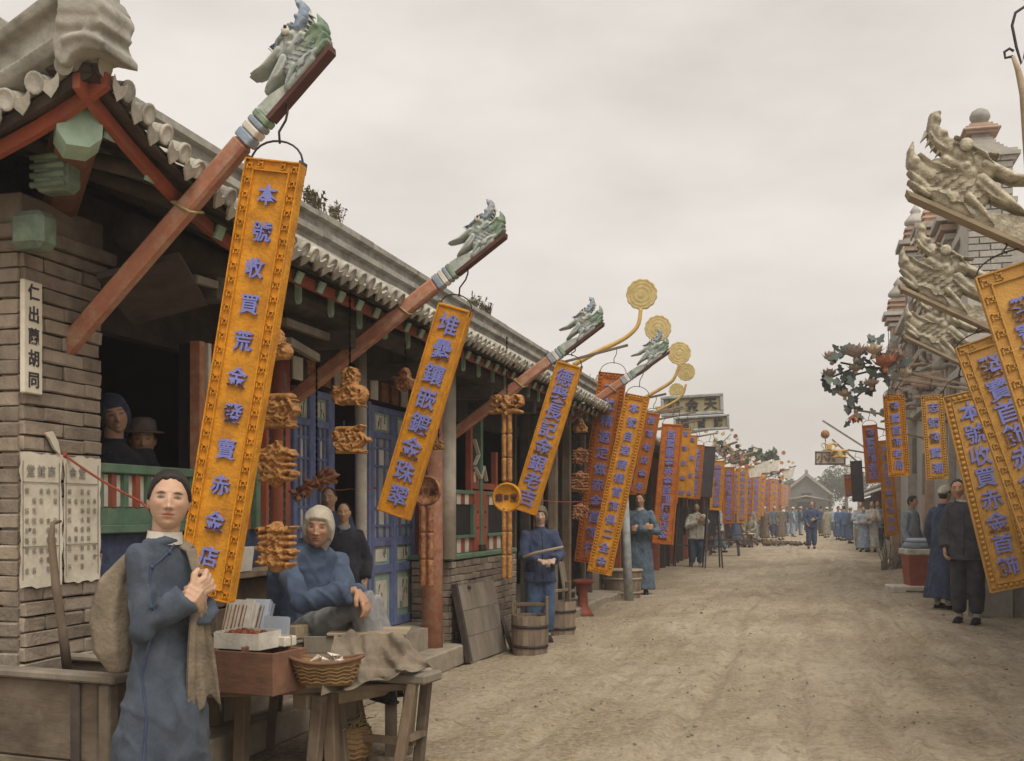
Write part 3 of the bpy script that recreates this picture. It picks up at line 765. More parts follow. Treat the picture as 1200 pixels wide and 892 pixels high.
        for q in (.3, .7): fb.bb((x + .015, ya + s + iw * q - .008, zs[5]), (x + .033, ya + s + iw * q + .008, zs[6]))
        for q in (.12, .3, .72, .9): fb.bb((x + .016, ya + s, zs[5] + H_ * q - .008), (x + .031, yb - s, zs[5] + H_ * q + .008))
        part('glazing_bar', fb, 'bluep', d)
        for (za, zb) in ((.13, .29), (.73, .89)):
            part('paper_pane', MB().bb((x + .0145, ya + s + iw * .31, zs[5] + H_ * za), (x + .0185, ya + s + iw * .69, zs[5] + H_ * zb)), 'white', d)
    X_ = -3.42
    ya = pt(430, 0, X=X_).y; yb = pt(481, 0, X=X_).y
    leaf(ya, (ya + yb) / 2 - .004, X_, seed=1); leaf((ya + yb) / 2 + .004, yb, X_, seed=2)
    ya2 = pt(338, 0, X=X_).y; yb2 = pt(383, 0, X=X_).y
    leaf(ya2, (ya2 + yb2) / 2 - .004, X_, seed=3); leaf((ya2 + yb2) / 2 + .004, yb2, X_, seed=4)
    wpart('wall_panel', MB().bb((-3.46, 6.02, .342), (-3.425, ya2 - .01, 2.2)), 'darkwood', T)
    # door leaf opened inwards beside the dark doorway
    wpart('door_jamb', MB().bb((-3.44, yb2 + .005, .342), (-3.38, yb2 + .05, 2.18)), 'bluep', T)
    wpart('door_jamb', MB().bb((-3.44, ya - .06, .342), (-3.38, ya - .006, 2.18)), 'bluep', T)
    wpart('edge_strip', MB().bb((-3.40, yb + .012, .342), (-3.36, yb + .06, 2.2)), 'red', T)
    wpart('edge_strip', MB().bb((-3.40, yb + .066, .342), (-3.36, yb + .1, 2.2)), 'white', T)
    wpart('edge_strip', MB().bb((-3.40, yb + .106, .342), (-3.36, yb + .15, 2.2)), 'green', T)
    # transom squares over the doors
    for (a, b) in ((ya2, yb), ):
        k = 0; y = a
        while y < b - .1:
            if not (yb2 + .3 < y < ya - .3):
                wpart('transom_panel', MB().bb((-3.396, y, 2.205), (-3.384, y + .15, 2.36)), 'carvedr' if k % 3 else 'white', T)
            y += .23; k += 1
    # wooden step along the front
    wpart('door_step', MB().bb((-3.06 + .002, 4.6, 0), (-2.86, 9.1, .17), .012), 'stone', T)
    # --- brick parapet under the open window
    ya, yb = pt(528, 0, X=-3.0).y, pt(604, 0, X=-3.0).y
    core = wpart('brick_parapet', MB().bb((-3.36, ya + .06, 0), (-3.06, yb, .88)), 'mortar', T)
    brickwork(core, (-3.0, ya, 0), (0, 1, 0), (1, 0, 0), yb - ya, 0, .87, .25, .062, 4)
    brickwork(core, (-3.36, ya, 0), (1, 0, 0), (0, -1, 0), .35, 0, .87, .25, .062, 5)
    wpart('sill', MB().bb((-3.38, ya - .01, .88), (-2.985, yb + .01, .925), .008), 'green', T)
    for q in (.02, .46, .9):
        wpart('sill_block', MB().bb((-3.09, ya + (yb - ya) * q, .926), (-3.02, ya + (yb - ya) * q + .16, .985)), 'darkwood', T)
    def sash(a, b):
        z0, z1 = .93, 1.5; x = -3.1; s = .17
        f = MB()
        for y in (a, b - s): f.bb((x, y, z0), (x + .05, y + s, z1 + .0), .005)
        d = wpart('window_sash', f, 'red', T)
        part('sash_rail', MB().bb((x + .002, a + s, z1 - .035), (x + .052, b - s, z1), .004), 'green', d)
        part('sash_rail', MB().bb((x + .002, a + s, 1.06), (x + .06, b - s, 1.09), .004), 'green', d)
        part('sash_stile', MB().bb((x + .002, a + s, 1.09), (x + .052, a + s + .025, z1 - .13)), 'green', d)
        part('sash_stile', MB().bb((x + .002, b - s - .045, 1.09), (x + .052, b - s, z1 - .13)), 'green', d)
        part('pane', MB().bb((x + .012, a + s + .026, 1.091), (x + .02, b - s - .046, z1 - .13)), 'insideshade', d)
        for (za, zb) in ((z0, 1.06), (z1 - .13, z1 - .035)):
            n = 5; w = (b - a - 2 * s) / n
            for k in range(n): part('stripe_board', MB().bb((x + .01, a + s + k * w, za), (x + .03, a + s + (k + 1) * w - .002, zb)), 'white' if k % 2 else 'red', d)
        for y in (a + .08, b - s + .08):
            for z in (1.15, 1.3): part('rivet', MB().ball((x + .052, y + .01, z), .011, 6, 5), 'iron', d)
    w = (yb - ya - .2) / 2
    sash(ya + .1, ya + .1 + w - .04); sash(ya + .1 + w + .04, yb - .02)
    wpart('window_mullion', MB().bb((-3.12, ya + .1 + w - .038, .926), (-3.04, ya + .1 + w + .038, 2.2), .005), 'green', T)
    # folded back shutter with pale zigzag braces
    y0 = pt(548, 0, X=-3.08).y; y1 = pt(580, 0, X=-3.08).y
    f = MB().bb((-3.1, y0, 1.5), (-3.05, y0 + .07, 2.15)); f.bb((-3.1, y1 - .07, 1.5), (-3.05, y1, 1.9)); f.bb((-3.1, y0 + .07, 1.52), (-3.06, y1 - .07, 1.58))
    d = wpart('shutter', f, 'red', T)
    for (a, b) in (((.1, 1.98), (.24, 1.84)), ((.24, 1.84), (.1, 1.74)), ((.12, 1.72), (.3, 1.62)), ((.3, 1.62), (.4, 1.74)), ((.4, 1.74), (.5, 1.6))):
        part('brace', MB().bar((-3.045, y0 + a[0], a[1]), (-3.045, y0 + b[0], b[1]), .012, .035, (1, 0, 0)), 'white', d)
    for k in range(5): part('stripe_board', MB().bb((-3.085, y0 + .08 + k * .07, 1.581), (-3.065, y0 + .08 + k * .07 + .066, 1.68)), 'white' if k % 2 else 'red', d)
    # rest of the front: dark timber posts beyond the parapet
    y = yb + .35
    while y < 16.3:
        wpart('post', MB().bb((-3.2, y, 0), (-3.1, y + .09, 2.5)), 'darkwood' if RND.random() < .6 else 'greywood', T); y += .62
    wpart('floor', MB().bb((-6.0, yb + .05, 0), (-3.2, 16.44, .2)), 'stone', T)
    # planks lying on the tie beams under the eave
    for (a, b) in (((333, 377), (413, 406)), ((338, 400), (372, 420)), ((226, 327), (262, 338))):
        wpart('tie_plank', MB().bar(pt(*a, X=-2.85), pt(*b, X=-2.85), .035, .045), 'greywood', T)
    for y in np.arange(4.7, 16.4, 1.55):
        wpart('tie_beam', MB().bb((-3.4, y, 2.3), (-2.7, y + .09, 2.42), .01), 'darkwood', T)
shop_build()

# weeds on the ridge
def weeds():
    r = random.Random(4)
    for (px, py, xx, s, n) in ((368, 232, -3.42, .09, 44), (392, 248, -3.42, .06, 26), (553, 357, -3.2, .11, 46), (570, 362, -3.2, .08, 34), (694, 452, -3.3, .18, 60)):
        p = pt(px, py, X=xx); mb = MB()
        for _ in range(n):
            q = p + Vector((r.uniform(-s, s) * .4, r.uniform(-s, s) * 1.4, -.1)); a = r.uniform(0, 6.28); l = r.uniform(.2, 1.0) * s
            e = q + Vector((math.cos(a) * l * .8, math.sin(a) * l * .8, .1 + l * .8))
            mb.tube([q, (q + e) / 2 + Vector((0, 0, .01)), e], [.003, .003, .001], 4)
            for _k in range(5):
                c = q.lerp(e, r.uniform(.4, 1.05)); u = Vector((r.gauss(0, 1), r.gauss(0, 1), r.gauss(0, 1))).normalized() * r.uniform(.012, .028); v = Vector((r.gauss(0, 1), r.gauss(0, 1), r.gauss(0, 1))).normalized() * .01
                mb.add([c - u, c + v, c + u, c - v], [(0, 1, 2, 3)])
        o = part('roof_weeds', mb, 'weed', None)
        tag(o, 'tuft of dry weeds growing on the tiled ridge', 'weeds', 'weeds on the shop roof')
weeds()
# ------------------------------------------------------------ dragon-headed sign beams
U = .000865
def dragon_strokes(k, grow=1.0):
    s = U * k
    def S(pts, r, h): return ([(a * s, b * s) for a, b in pts], [q * s for q in r], h * s)
    head = [S([(-110, 70), (-50, 90), (20, 88)], [40, 62, 48], 34), S([(-110, 146), (-40, 164), (30, 168)], [22, 40, 30], 36),
            S([(-170, 22), (-20, 20)], [24, 22], 36), S([(-60, 40), (20, 30)], [36, 18], 38), S([(-60, 120), (20, 128)], [26, 18], 46),
            S([(-8, 158)], [24], 52), S([(-44, 132)], [20], 54)]
    snout = [S([(26, 166), (64, 178), (96, 200), (112, 228), (100, 246)], [26, 24, 20, 13, 8], 42), S([(100, 222)], [19], 52), S([(58, 192)], [17], 54), S([(34, 152), (70, 160), (96, 176)], [9, 8, 6], 50)]
    jaw = [S([(0, 78), (56, 76), (98, 88), (118, 112), (126, 140)], [26, 27, 22, 13, 5], 36), S([(92, 92)], [17], 48), S([(0, 108), (50, 104), (92, 116)], [8, 8, 6], 46), S([(20, 36), (60, 48), (96, 58)], [15, 12, 6], 34), S([(10, 20), (50, 26), (84, 34)], [12, 10, 5], 36)]
    mane = []
    for (p, r0) in (([(-90, 160), (-180, 160), (-262, 186)], 17), ([(-100, 118), (-185, 96), (-262, 78)], 18), ([(-96, 100), (-150, 84), (-200, 80)], 10), ([(-90, 60), (-150, 36), (-205, 6)], 14)):
        mane.append(S(p, [r0 * 1.25, r0, 4], 40 + r0 * .6))
    fine = []
    for row in range(4):
        for i in range(7):
            x, y = -128 + 24 * i + 12 * (row % 2), 44 + 21 * row
            if x > 34: continue
            fine.append(S([(x - 9, y + 10), (x - 2, y - 2), (x + 9, y - 6)], [4, 5.5, 4], 47 + (5 if row in (1, 2) else 0)))
    fine += [S([(-130, 154), (-70, 186), (-10, 190), (26, 198)], [6, 8, 8, 5], 52), S([(-24, 176), (4, 180), (24, 172)], [7, 8, 5], 58), S([(-60, 150), (-40, 172), (-80, 190), (-120, 206)], [6, 7, 6, 3], 46),
             S([(-30, 112), (6, 100), (30, 104)], [6, 7, 5], 54), S([(-64, 20), (-30, 36), (10, 30)], [6, 7, 5], 50), S([(-120, 14), (-84, 34), (-50, 22)], [6, 7, 5], 48)]
    return head, snout, jaw, mane, fine
DRG = {}
def dragon_meshes(k, wood):
    if (k, wood) in DRG: return DRG[(k, wood)]
    head, snout, jaw, mane, fine = dragon_strokes(k); res = .0036 * k ** .8
    if wood: ms = ('dragonw',) * 5
    else: ms = ('dragon', 'dragonb', 'dragong', 'dragon', 'dragonb')
    out = [('dragon_head', relief(head, res, .012, 'dragon_head', ms[0])), ('snout', relief(snout, res, .014, 'snout', ms[1])), ('jaw', relief(jaw, res, .014, 'jaw', ms[2])),
           ('mane', relief(mane, res, .010, 'mane', ms[3])), ('carving', relief(fine, res, .012, 'carving', ms[4], None, 1))]
    DRG[(k, wood)] = out
    return out

def sign_beam(foot, tip, w, h, k, wood, label, group, band=True):
    foot, tip = Vector(foot), Vector(tip); d = tip - foot; L = d.length; d.normalize()
    y = Vector((0, 1, 0)); left = d.x > 0
    # local x along the beam, z the upper side, y across
    z = Vector((-d.z, 0, d.x)) if left else Vector((d.z, 0, -d.x)); z.y = 0; z.normalize()
    if z.z < 0: z = -z
    yy = z.cross(d); R = Matrix((d, yy, z)).transposed()
    BEAM_LINES.append((foot, tip, h))
    T = thing('sign_beam', label, 'sign beam', foot, group=group, rot=R.to_euler())
    e = .30 * k
    part('beam', MB().bb((-.12, -w / 2, -h / 2), (L - e - (.13 * k if band else 0), w / 2, h / 2), .012), 'beam' if not wood else 'palewood', T)
    if band:
        b0 = L - e - .13 * k
        for (a, b, m) in ((.002, .04, 'dragonb'), (.042, .072, 'white'), (.074, .098, 'dragonb'), (.1, .128, 'dragong')):
            part('painted_band', MB().bb((b0 + a * k, -w / 2 - .002, -h / 2 - .002), (b0 + b * k, w / 2 + .002, h / 2 + .002), .006), m, T)
    nk = MB().prism([(L - e, -h / 2 + .022), (L - e * .45, -h / 2 + .022), (L - e * .55, h * .1), (L - e * .8, h * .42), (L - e, h / 2)], (0, -w / 2 + .003, 0), (1, 0, 0), (0, 0, 1), (0, w - .006, 0))
    part('carved_neck', nk, 'dragon' if not wood else 'dragonw', T)
    tipb = MB().prism([(L - e, -h / 2), (L + .03 * k, -h / 2), (L + .045 * k, -h / 2 + .02), (L - e, -h / 2 + .02)], (0, -w / 2, 0), (1, 0, 0), (0, 0, 1), (0, w, 0))
    part('beam_tip', tipb, 'dragoned' if not wood else 'palewood', T)
    hd = None
    for nm, me in dragon_meshes(k, wood):
        if nm == 'dragon_head': hd = inst(nm, me, T, (L - .02 * k, 0, -h / 2 + .012)); hd.scale = (1, (1.0 if not wood else .85), 1)
        else: inst(nm, me, hd)
    for s in (-1, 1):
        part('eye', MB().ball((-.012 * k, s * .052 * k, .158 * k), (.017 * k, .012 * k, .017 * k), 10, 8), 'white' if not wood else 'dragonw', hd, True)
        if not wood: part('pupil', MB().ball((-.004 * k, s * .0625 * k, .161 * k), (.0075 * k, .004 * k, .0075 * k), 8, 6), 'ink', hd, True)
    tee = MB()
    for q in range(4):
        x = (.035 + .017 * q) * k; zt = (.132 + .4 * (.009 + .017 * q)) * k; zb = zt - .024 * k
        tee.add([(x, -.016 * k, zt), (x + .012 * k, -.016 * k, zt + .004 * k), (x + .008 * k, -.012 * k, zb), (x, .016 * k, zt), (x + .012 * k, .016 * k, zt + .004 * k), (x + .008 * k, .012 * k, zb)], [(0, 1, 2), (5, 4, 3), (0, 3, 4, 1), (1, 4, 5, 2), (2, 5, 3, 0)])
    part('teeth', tee, 'white', hd)
    # rope lashing
    rp = MB().tube([(.9, -w / 2 - .006, h / 2 + .006), (.93, w / 2 + .006, h / 2 + .006), (.95, w / 2 + .006, -h / 2 - .006), (.93, -w / 2 - .006, -h / 2 - .008), (.9, -w / 2 - .006, h / 2 + .006)], .006, 6)
    part('lashing', rp, 'straw', T, True)
    return T, R

def ypix(px, Yv): return pt(px, 0, Y=Yv)
BEAM_LINES = []
BG = 'sign beams with painted dragon heads'
beams_left = [((60, 428), (376, 62), 4.15, 'red sign beam with dragon head resting against the brick pier with posters', .068, .08),
              ((345, 466), (583, 276), 6.5, 'red dragon-headed sign beam rising over the seated person and stall', .075, .09),
              ((514, 522), (700, 380), 9.4, 'red dragon-headed sign beam above the brick parapet with striped window', .075, .09),
              ((648, 505), (778, 413), 13.6, 'red dragon-headed sign beam beside the gilt cloud finials', .08, .095)]
for (f, t, yv, lab, w, h) in beams_left:
    k = 1.12 if yv < 9 else (1.2 if yv < 12 else 1.45)
    sign_beam(pt(*f, Y=yv), pt(*t, Y=yv), w, h, k, False, lab, BG)
RG = 'carved wooden dragon sign beams'
for (t, yv, lab, k) in (((1086, 224), 6.05, 'largest pale carved dragon beam rising in front of the ball topped brick pilaster', 2.0),
                        ((1072, 334), 7.85, 'pale carved dragon beam between two other dragon beams', 2.05),
                        ((1074, 392), 9.6, 'pale carved dragon beam closest above the metal peony bush', 2.0)):
    tp = pt(*t, Y=yv)
    sign_beam(Vector((tp.x + 1.75, yv, tp.z - .95)), tp, .12, .14, k, True, lab, RG, band=False)

# ------------------------------------------------------------ hanging shop signs
def ruyi_border(W, L, bw):
    """running key pattern raised on the border, one joined relief"""
    mb = MB(); st = bw * 1.15
    def key(cx, cz, hor):
        w, t = bw * .36, bw * .13
        pcs = ((-.8, .6, 1.6, .22), (-.8, -.1, .22, 1.4), (0, -.7, 1.3, .22), (.55, -.2, .22, .8))
        for (a, b, c, d) in pcs:
            sx, sz = c * w, d * w
            x, z = (a + c / 2) * w * .8, b * w * .7
            if hor: x, z, sx, sz = z, x, sz, sx
            mb.box((cx + x, -.004, cz + z), (max(sx, t * .8), .013, max(sz, t * .8)))
    n = int(L / st)
    for i in range(n):
        z = -bw * .6 - i * (L - bw * 1.2) / (n - 1)
        for s in (-1, 1): key(s * (W / 2 - bw * .5), z, False)
    m = max(2, int((W - 2 * bw) / st))
    for i in range(m):
        x = -W / 2 + bw * 1.5 + i * (W - 3 * bw) / (m - 1)
        for z in (-bw * .5, -L + bw * .5): key(x, z, True)
    return mb
def bead_border(W, L, bw):
    mb = MB(); st = bw * .62
    n = int((L - bw) / st)
    for i in range(n):
        z = -bw * .5 - i * st
        for s in (-1, 1): mb.ball((s * (W / 2 - bw * .5), -.006, z), (bw * .26, .014, bw * .24), 6, 4)
    n = int((W - bw) / st)
    for i in range(n):
        x = -W / 2 + bw * .5 + i * st
        for z in (-bw * .5, -L + bw * .5): mb.ball((x, -.006, z), (bw * .26, .014, bw * .24), 6, 4)
    return mb

def sign(top, L, W, tilt, text, label, gm='gold', border='plain', yaw=0, T=.045, csz=None, group='hanging shop signs', hang=.16, m0=None, m1=None, lm='blue', hook=None):
    """tilt > 0: foot of the board pulled towards the building on the left"""
    r = random.Random(hash(text) % 1000 if False else len(text) * 7 + int(L * 100))
    Th = thing('hanging_sign', label, 'shop sign', top, group=group, rot=(0, rad(tilt), rad(yaw)))
    part('board', MB().bb((-W / 2, .0, -L), (W / 2, T, 0), .006), gm, Th)
    bw = W * (.2 if border != 'plain' else .12)
    fr = MB()
    if border == 'plain':
        e = W * .045
        for (a, b) in ((W / 2 - e * 2, e), ): pass
        for s in (-1, 1): fr.bb((s * (W / 2 - e) - e / 2, -.01, -L + e), (s * (W / 2 - e) + e / 2, -.0005, -e))
        for z in (-e, -L + e): fr.bb((-W / 2 + e * .6, -.0105, z - e / 2), (W / 2 - e * .6, -.001, z + e / 2))
        part('border', fr, gm, Th)
    else:
        e = W * .022
        for off in (e * .6, bw - e):
            for s in (-1, 1): fr.bb((s * (W / 2 - off) - e / 2, -.012, -L + off), (s * (W / 2 - off) + e / 2, -.0005, -off))
            for z in (-off, -L + off): fr.bb((-W / 2 + off, -.0125, z - e / 2), (W / 2 - off, -.001, z + e / 2))
        part('border', fr, gm, Th)
        o = part('border_carving', ruyi_border(W, L, bw) if border == 'key' else bead_border(W, L, bw), gm, Th); o['kind'] = 'stuff'
        if border == 'bead' and W > .26: pass
    n = len(text); m0 = m0 if m0 is not None else bw + W * .12; m1 = m1 if m1 is not None else bw + W * .1
    cs = csz or W * (.55 if border == 'plain' else .44)
    if n:
        stp = (L - m0 - m1 - cs) / max(1, n - 1)
        for i, ch in enumerate(text):
            o = inst('character', char_mesh(ch, lm, .013), Th, (r.uniform(-.004, .004), -.004, -m0 - cs / 2 - stp * i), (0, r.uniform(-.04, .04), 0))
            o.scale = (cs, .17, cs * min(1.0, stp / cs * 1.0 if n > 1 else 1))
    if hang:
        iron = MB(); a = []
        ah = min(W * .42, hang * .7)
        for k in range(13):
            t = math.pi * k / 12; a.append((-math.cos(t) * W * .47, T / 2, -.02 + math.sin(t) ** .8 * ah))
        iron.tube(a, .0045, 6)
        g_ = hang - ah + .02; z_ = ah - .03; iron.tube([(0, T / 2, z_), (-.012, T / 2, z_ + g_ * .3), (.01, T / 2, z_ + g_ * .62), (.012, T / 2, z_ + g_ * .85), (0, T / 2, z_ + g_ + .01)], .005, 6)
        for s in (-1, 1): iron.box((s * W * .47, T / 2, -.012), (.011, T + .006, .045))
        part('hanger', iron, 'iron', Th, True)
    if hook is not None:
        pass
    return Th

BEAMS = []
def sign_px(p0, p1, w, Yv, text, label, beam=None, **kw):
    """p0, p1: middle of the top and bottom edge in the photo"""
    a, b = pt(*p0, Y=Yv), pt(*p1, Y=Yv)
    d = b - a; L = d.length; tilt = math.degrees(math.atan2(-d.x, -d.z))
    c = (pt(p0[0] + w / 2, p0[1], Y=Yv) - pt(p0[0] - w / 2, p0[1], Y=Yv)).length
    u = Vector((math.sin(rad(tilt)), 0, math.cos(rad(tilt))))
    if beam is not None:
        f, t, hb = BEAM_LINES[beam]; d_ = (t - f).normalized(); n_ = Vector((-d_.z, 0, d_.x)); n_ = n_ if n_.z > 0 else -n_
        kw['hang'] = max(.05, (f - n_ * hb / 2 - a).dot(n_) / u.dot(n_) + .01)
    T_ = sign(a, L, c, tilt, text, label, **kw)
    if beam is None:
        # plain arm that carries the board from the shop front
        top = a + u * kw.get('hang', .16); xw = -3.35 if a.x < 0 else (2.05 if Yv < 30 else 3.2)
        arm = MB().bar(top + Vector((-.15 if xw > 0 else .15, .02, .03)), Vector((xw, top.y + .02, top.z - .22)), .028, .032, bev=.004)
        o = part('arm', arm, 'woodx', T_); o.matrix_parent_inverse = Matrix.LocRotScale(T_.location, T_.rotation_euler, None).inverted()
    return T_


sign_px((321, 188), (238, 700), 66, 4.12, '本號收買荒金發賣赤金店', 'tall golden sign with key pattern border hanging beside the person with the bag', border='key', hang=.17, csz=.088, m0=.1, m1=.13, T=.05, beam=0)
sign_px((533, 359), (460, 604), 41, 6.48, '堆纍鑲嵌鍍金珠翠', 'golden sign with eight large blue characters and plain edge over the blue door', hang=.17, csz=.137, m0=.05, m1=.06, beam=1)
sign_px((667, 426), (613, 600), 31, 9.38, '德聚長記金銀老吉', 'plain edged golden sign reaching down to the gilt coin pendant', hang=.18, csz=.155, m0=.05, m1=.06, beam=2)
sign_px((718, 437), (689, 660), 33, 13.9, '本號精造定做赤金首飾行', 'dark orange sign behind the bead bordered sign and the last dragon beam', gm='goldr', border='bead', hang=.32, csz=.165)
sign_px((747, 463), (702, 672), 29, 13.3, '本號自造諸樣首飾俱二全金', 'bead bordered sign whose foot hangs over the round tub', border='bead', hang=.3, csz=.13, beam=3)
sign_px((765, 484), (748, 578), 17, 16.2, '首飾老店金赤', 'narrow sign hanging above the person in the long blue gown', hang=.25, gm='goldr')
sign_px((788, 497), (776, 638), 25, 18.0, '首寶重金赤金首飾樓老店金', 'long orange sign hanging close to the person in the pale jacket', gm='goldr', hang=.25, csz=.16)
sign_px((794, 498), (787, 590), 9, 18.2, '金銀首飾老店', 'thin orange sign seen almost edge on behind the long orange sign', gm='goldr', hang=.25, yaw=-40)
sign_px((747, 528), (741, 580), 14, 17.6, '老金珠翠', 'short orange sign half hidden by the bead bordered sign', gm='goldr', hang=.25)
sign_px((804, 502), (798, 583), 12, 19.4, '首飾赤金老', 'golden sign above the cream jacketed person at the black trestle', hang=.25)
sign_px((812, 510), (807, 583), 11, 20.6, '發賣赤金', 'slim golden sign tucked next to a red orange sign', hang=.25)
sign_px((818, 521), (813, 585), 15, 21.6, '本號首飾金珠翠老', 'red orange sign next to the near black sign', gm='goldr', hang=.25)
sign_px((831, 523), (826, 583), 16, 23.8, '', 'near black sign board among the golden ones', gm='darksign', lm='ink', hang=.25)
FG = 'far golden signs down the street'
far = [(842, 541, 596, 15, 26), (854, 548, 614, 14, 29.4), (862, 552, 600, 9, 32), (871, 547, 612, 12, 35.8), (879, 553, 604, 9, 39.8), (887, 551, 609, 12, 44.9), (894, 557, 604, 8, 50), (899, 559, 603, 8, 55), (904, 561, 601, 8, 61), (908, 563, 600, 7, 67), (912, 564, 599, 7, 74), (916, 566, 597, 6, 83), (920, 567, 596, 6, 94), (924, 569, 595, 6, 106)]
for i, (px, t, b, w, yv) in enumerate(far):
    jt = random.Random(i * 3 + 1)
    sign_px((px, t + jt.uniform(-2, 3)), (px - jt.uniform(0, 4), b + jt.uniform(-3, 4)), w, yv, '金珠首飾老店赤金'[:8 - (i > 5) * 2], ('distant golden sign in the row running down the left side' if i else 'golden sign hanging beside the person walking in pale grey'), gm='gold' if i % 3 != 1 else 'goldr', hang=.25, group=FG)

# right-hand row
RGp = 'signs on the opposite side'
sign_px((1186, 311), (1282, 610), 92, 6.05, '發寶首飾赤金老店', 'pale golden sign under the largest carved dragon beam', gm='goldp', border='key', csz=.17, m0=.14, hang=0, T=.05, group=RGp, beam=4)
sign_px((1150, 397), (1240, 648), 66, 7.85, '發寶首飾赤金荒金', 'pale golden sign with plain field between two wider signs', gm='goldp', border='key', csz=.165, m0=.11, hang=0, T=.05, group=RGp, beam=5)
sign_px((1131, 459), (1188, 690), 55, 9.6, '本號收買赤金首飾', 'pale golden sign with carved ropework edge beside the person in dark jacket', gm='goldp', border='bead', csz=.17, m0=.08, hang=0, T=.05, group=RGp, beam=6)
sign_px((1092, 463), (1099, 562), 26, 12.5, '志號發寶潮', 'small golden sign with five blue characters near the pilaster', gm='goldp', border='bead', csz=.115, hang=.2, group=RGp)
sign_px((1047, 463), (1054, 558), 25, 13.5, '發寶首飾老局', 'golden sign with six blue characters right under the metal peonies', border='bead', csz=.115, hang=.2, group=RGp)
sign_px((1019, 498), (1024, 566), 18, 18, '發寶首飾老店', 'small brown orange sign over the group of standing people', gm='goldr', csz=.14, hang=.2, group=RGp)
sign_px((1036, 516), (1046, 628), 17, 20, '本樓自造赤金首飾老店', 'long narrow orange sign hanging low beside the group of people', border='bead', csz=.125, hang=.2, group=RGp)
sign_px((1003, 540), (1006, 588), 14, 24, '', 'dark unlettered board hanging past the brown orange sign', gm='darksign', hang=.2, group=RGp)
sign_px((993, 556), (995, 582), 8, 30, '金首', 'little reddish sign past the dark unlettered board', gm='goldr', hang=.2, group=RGp)

# ------------------------------------------------------------ gilt cloud finials on curved poles
def cloud_disc(r):
    mb = MB(); n = 104; prof = []
    rings = [(1.0, 0), (1.0, .02), (.93, .035), (.86, .02), (.78, .02), (.72, .036), (.64, .02), (.55, .02), (.48, .038), (.38, .02), (.28, .022), (.2, .036), (.06, .03)]
    vs = []; fs = []
    for side in (1, -1):
        base = len(vs)
        for (q, h) in rings:
            for k in range(n):
                a = 2 * math.pi * k / n; sc = 1 + .055 * abs(math.sin(a * 6.5)) * (1 if q > .3 else .4) - .03
                vs.append((r * q * sc * math.cos(a), -side * (h + .004) * r * 4.2 / 2, r * q * sc * math.sin(a)))
        for i in range(len(rings) - 1):
            for k in range(n):
                k2 = (k + 1) % n; f = (base + i * n + k, base + i * n + k2, base + (i + 1) * n + k2, base + (i + 1) * n + k)
                fs.append(f)
        fs.append(tuple(base + (len(rings) - 1) * n + k for k in range(n)))
    for k in range(n): fs.append((k, (k + 1) % n, len(rings) * n + (k + 1) % n, len(rings) * n + k))
    return mb.add(vs, fs)
PG = 'gilt cloud finials on curved poles'
for (disc, dr, pts, yv, lab) in (((752, 345), 18, ((672, 428), (700, 412), (722, 402), (738, 392), (748, 380), (751, 362)), 14.2, 'largest gilt cloud disc on a curved pole rising behind the tiled roof end'),
                             ((771, 385), 15.5, ((700, 455), (730, 446), (755, 434), (768, 420), (771, 400)), 16.5, 'gilt cloud disc on a curved pole just behind the last dragon head'),
                             ((796, 414), 13.5, ((752, 468), (775, 455), (788, 446), (794, 434), (796, 426)), 19, 'gilt cloud disc on a thin curved pole above the framed name boards'),
                             ((804, 436), 10.5, ((765, 484), (785, 474), (799, 464), (804, 450)), 21, 'gilt cloud disc on a curved pole crossing the framed name boards'),
                             ((793, 458), 9, ((768, 478), (786, 474), (792, 466)), 24, 'faded small gilt cloud disc half hidden by the curved poles')):
    c = pt(*disc, Y=yv); s = (pt(disc[0] + dr, disc[1], Y=yv) - c).length
    T = thing('cloud_finial', lab, 'finial', pt(*pts[0], Y=yv), group=PG)
    o = part('cloud_disc', cloud_disc(s), 'cloud', T, True); o.location = c - T.location
    P = [pt(*q, Y=yv) - T.location for q in pts]
    # smooth the pole
    Q = []
    for i in range(len(P) - 1):
        p0, p1, p2, p3 = P[max(0, i - 1)], P[i], P[i + 1], P[min(len(P) - 1, i + 2)]
        for k in range(5):
            t = k / 5; Q.append(.5 * ((2 * p1) + (p2 - p0) * t + (2 * p0 - 5 * p1 + 4 * p2 - p3) * t * t + (3 * p1 - p0 - 3 * p2 + p3) * t ** 3))
    Q.append(P[-1])
    part('pole', MB().tube(Q, [s * (.17 - .05 * i / len(Q)) for i in range(len(Q))], 10), 'goldpole', T, True)
    wr = MB()
    q = pt(disc[0] - 12, disc[1] + 70, Y=yv)
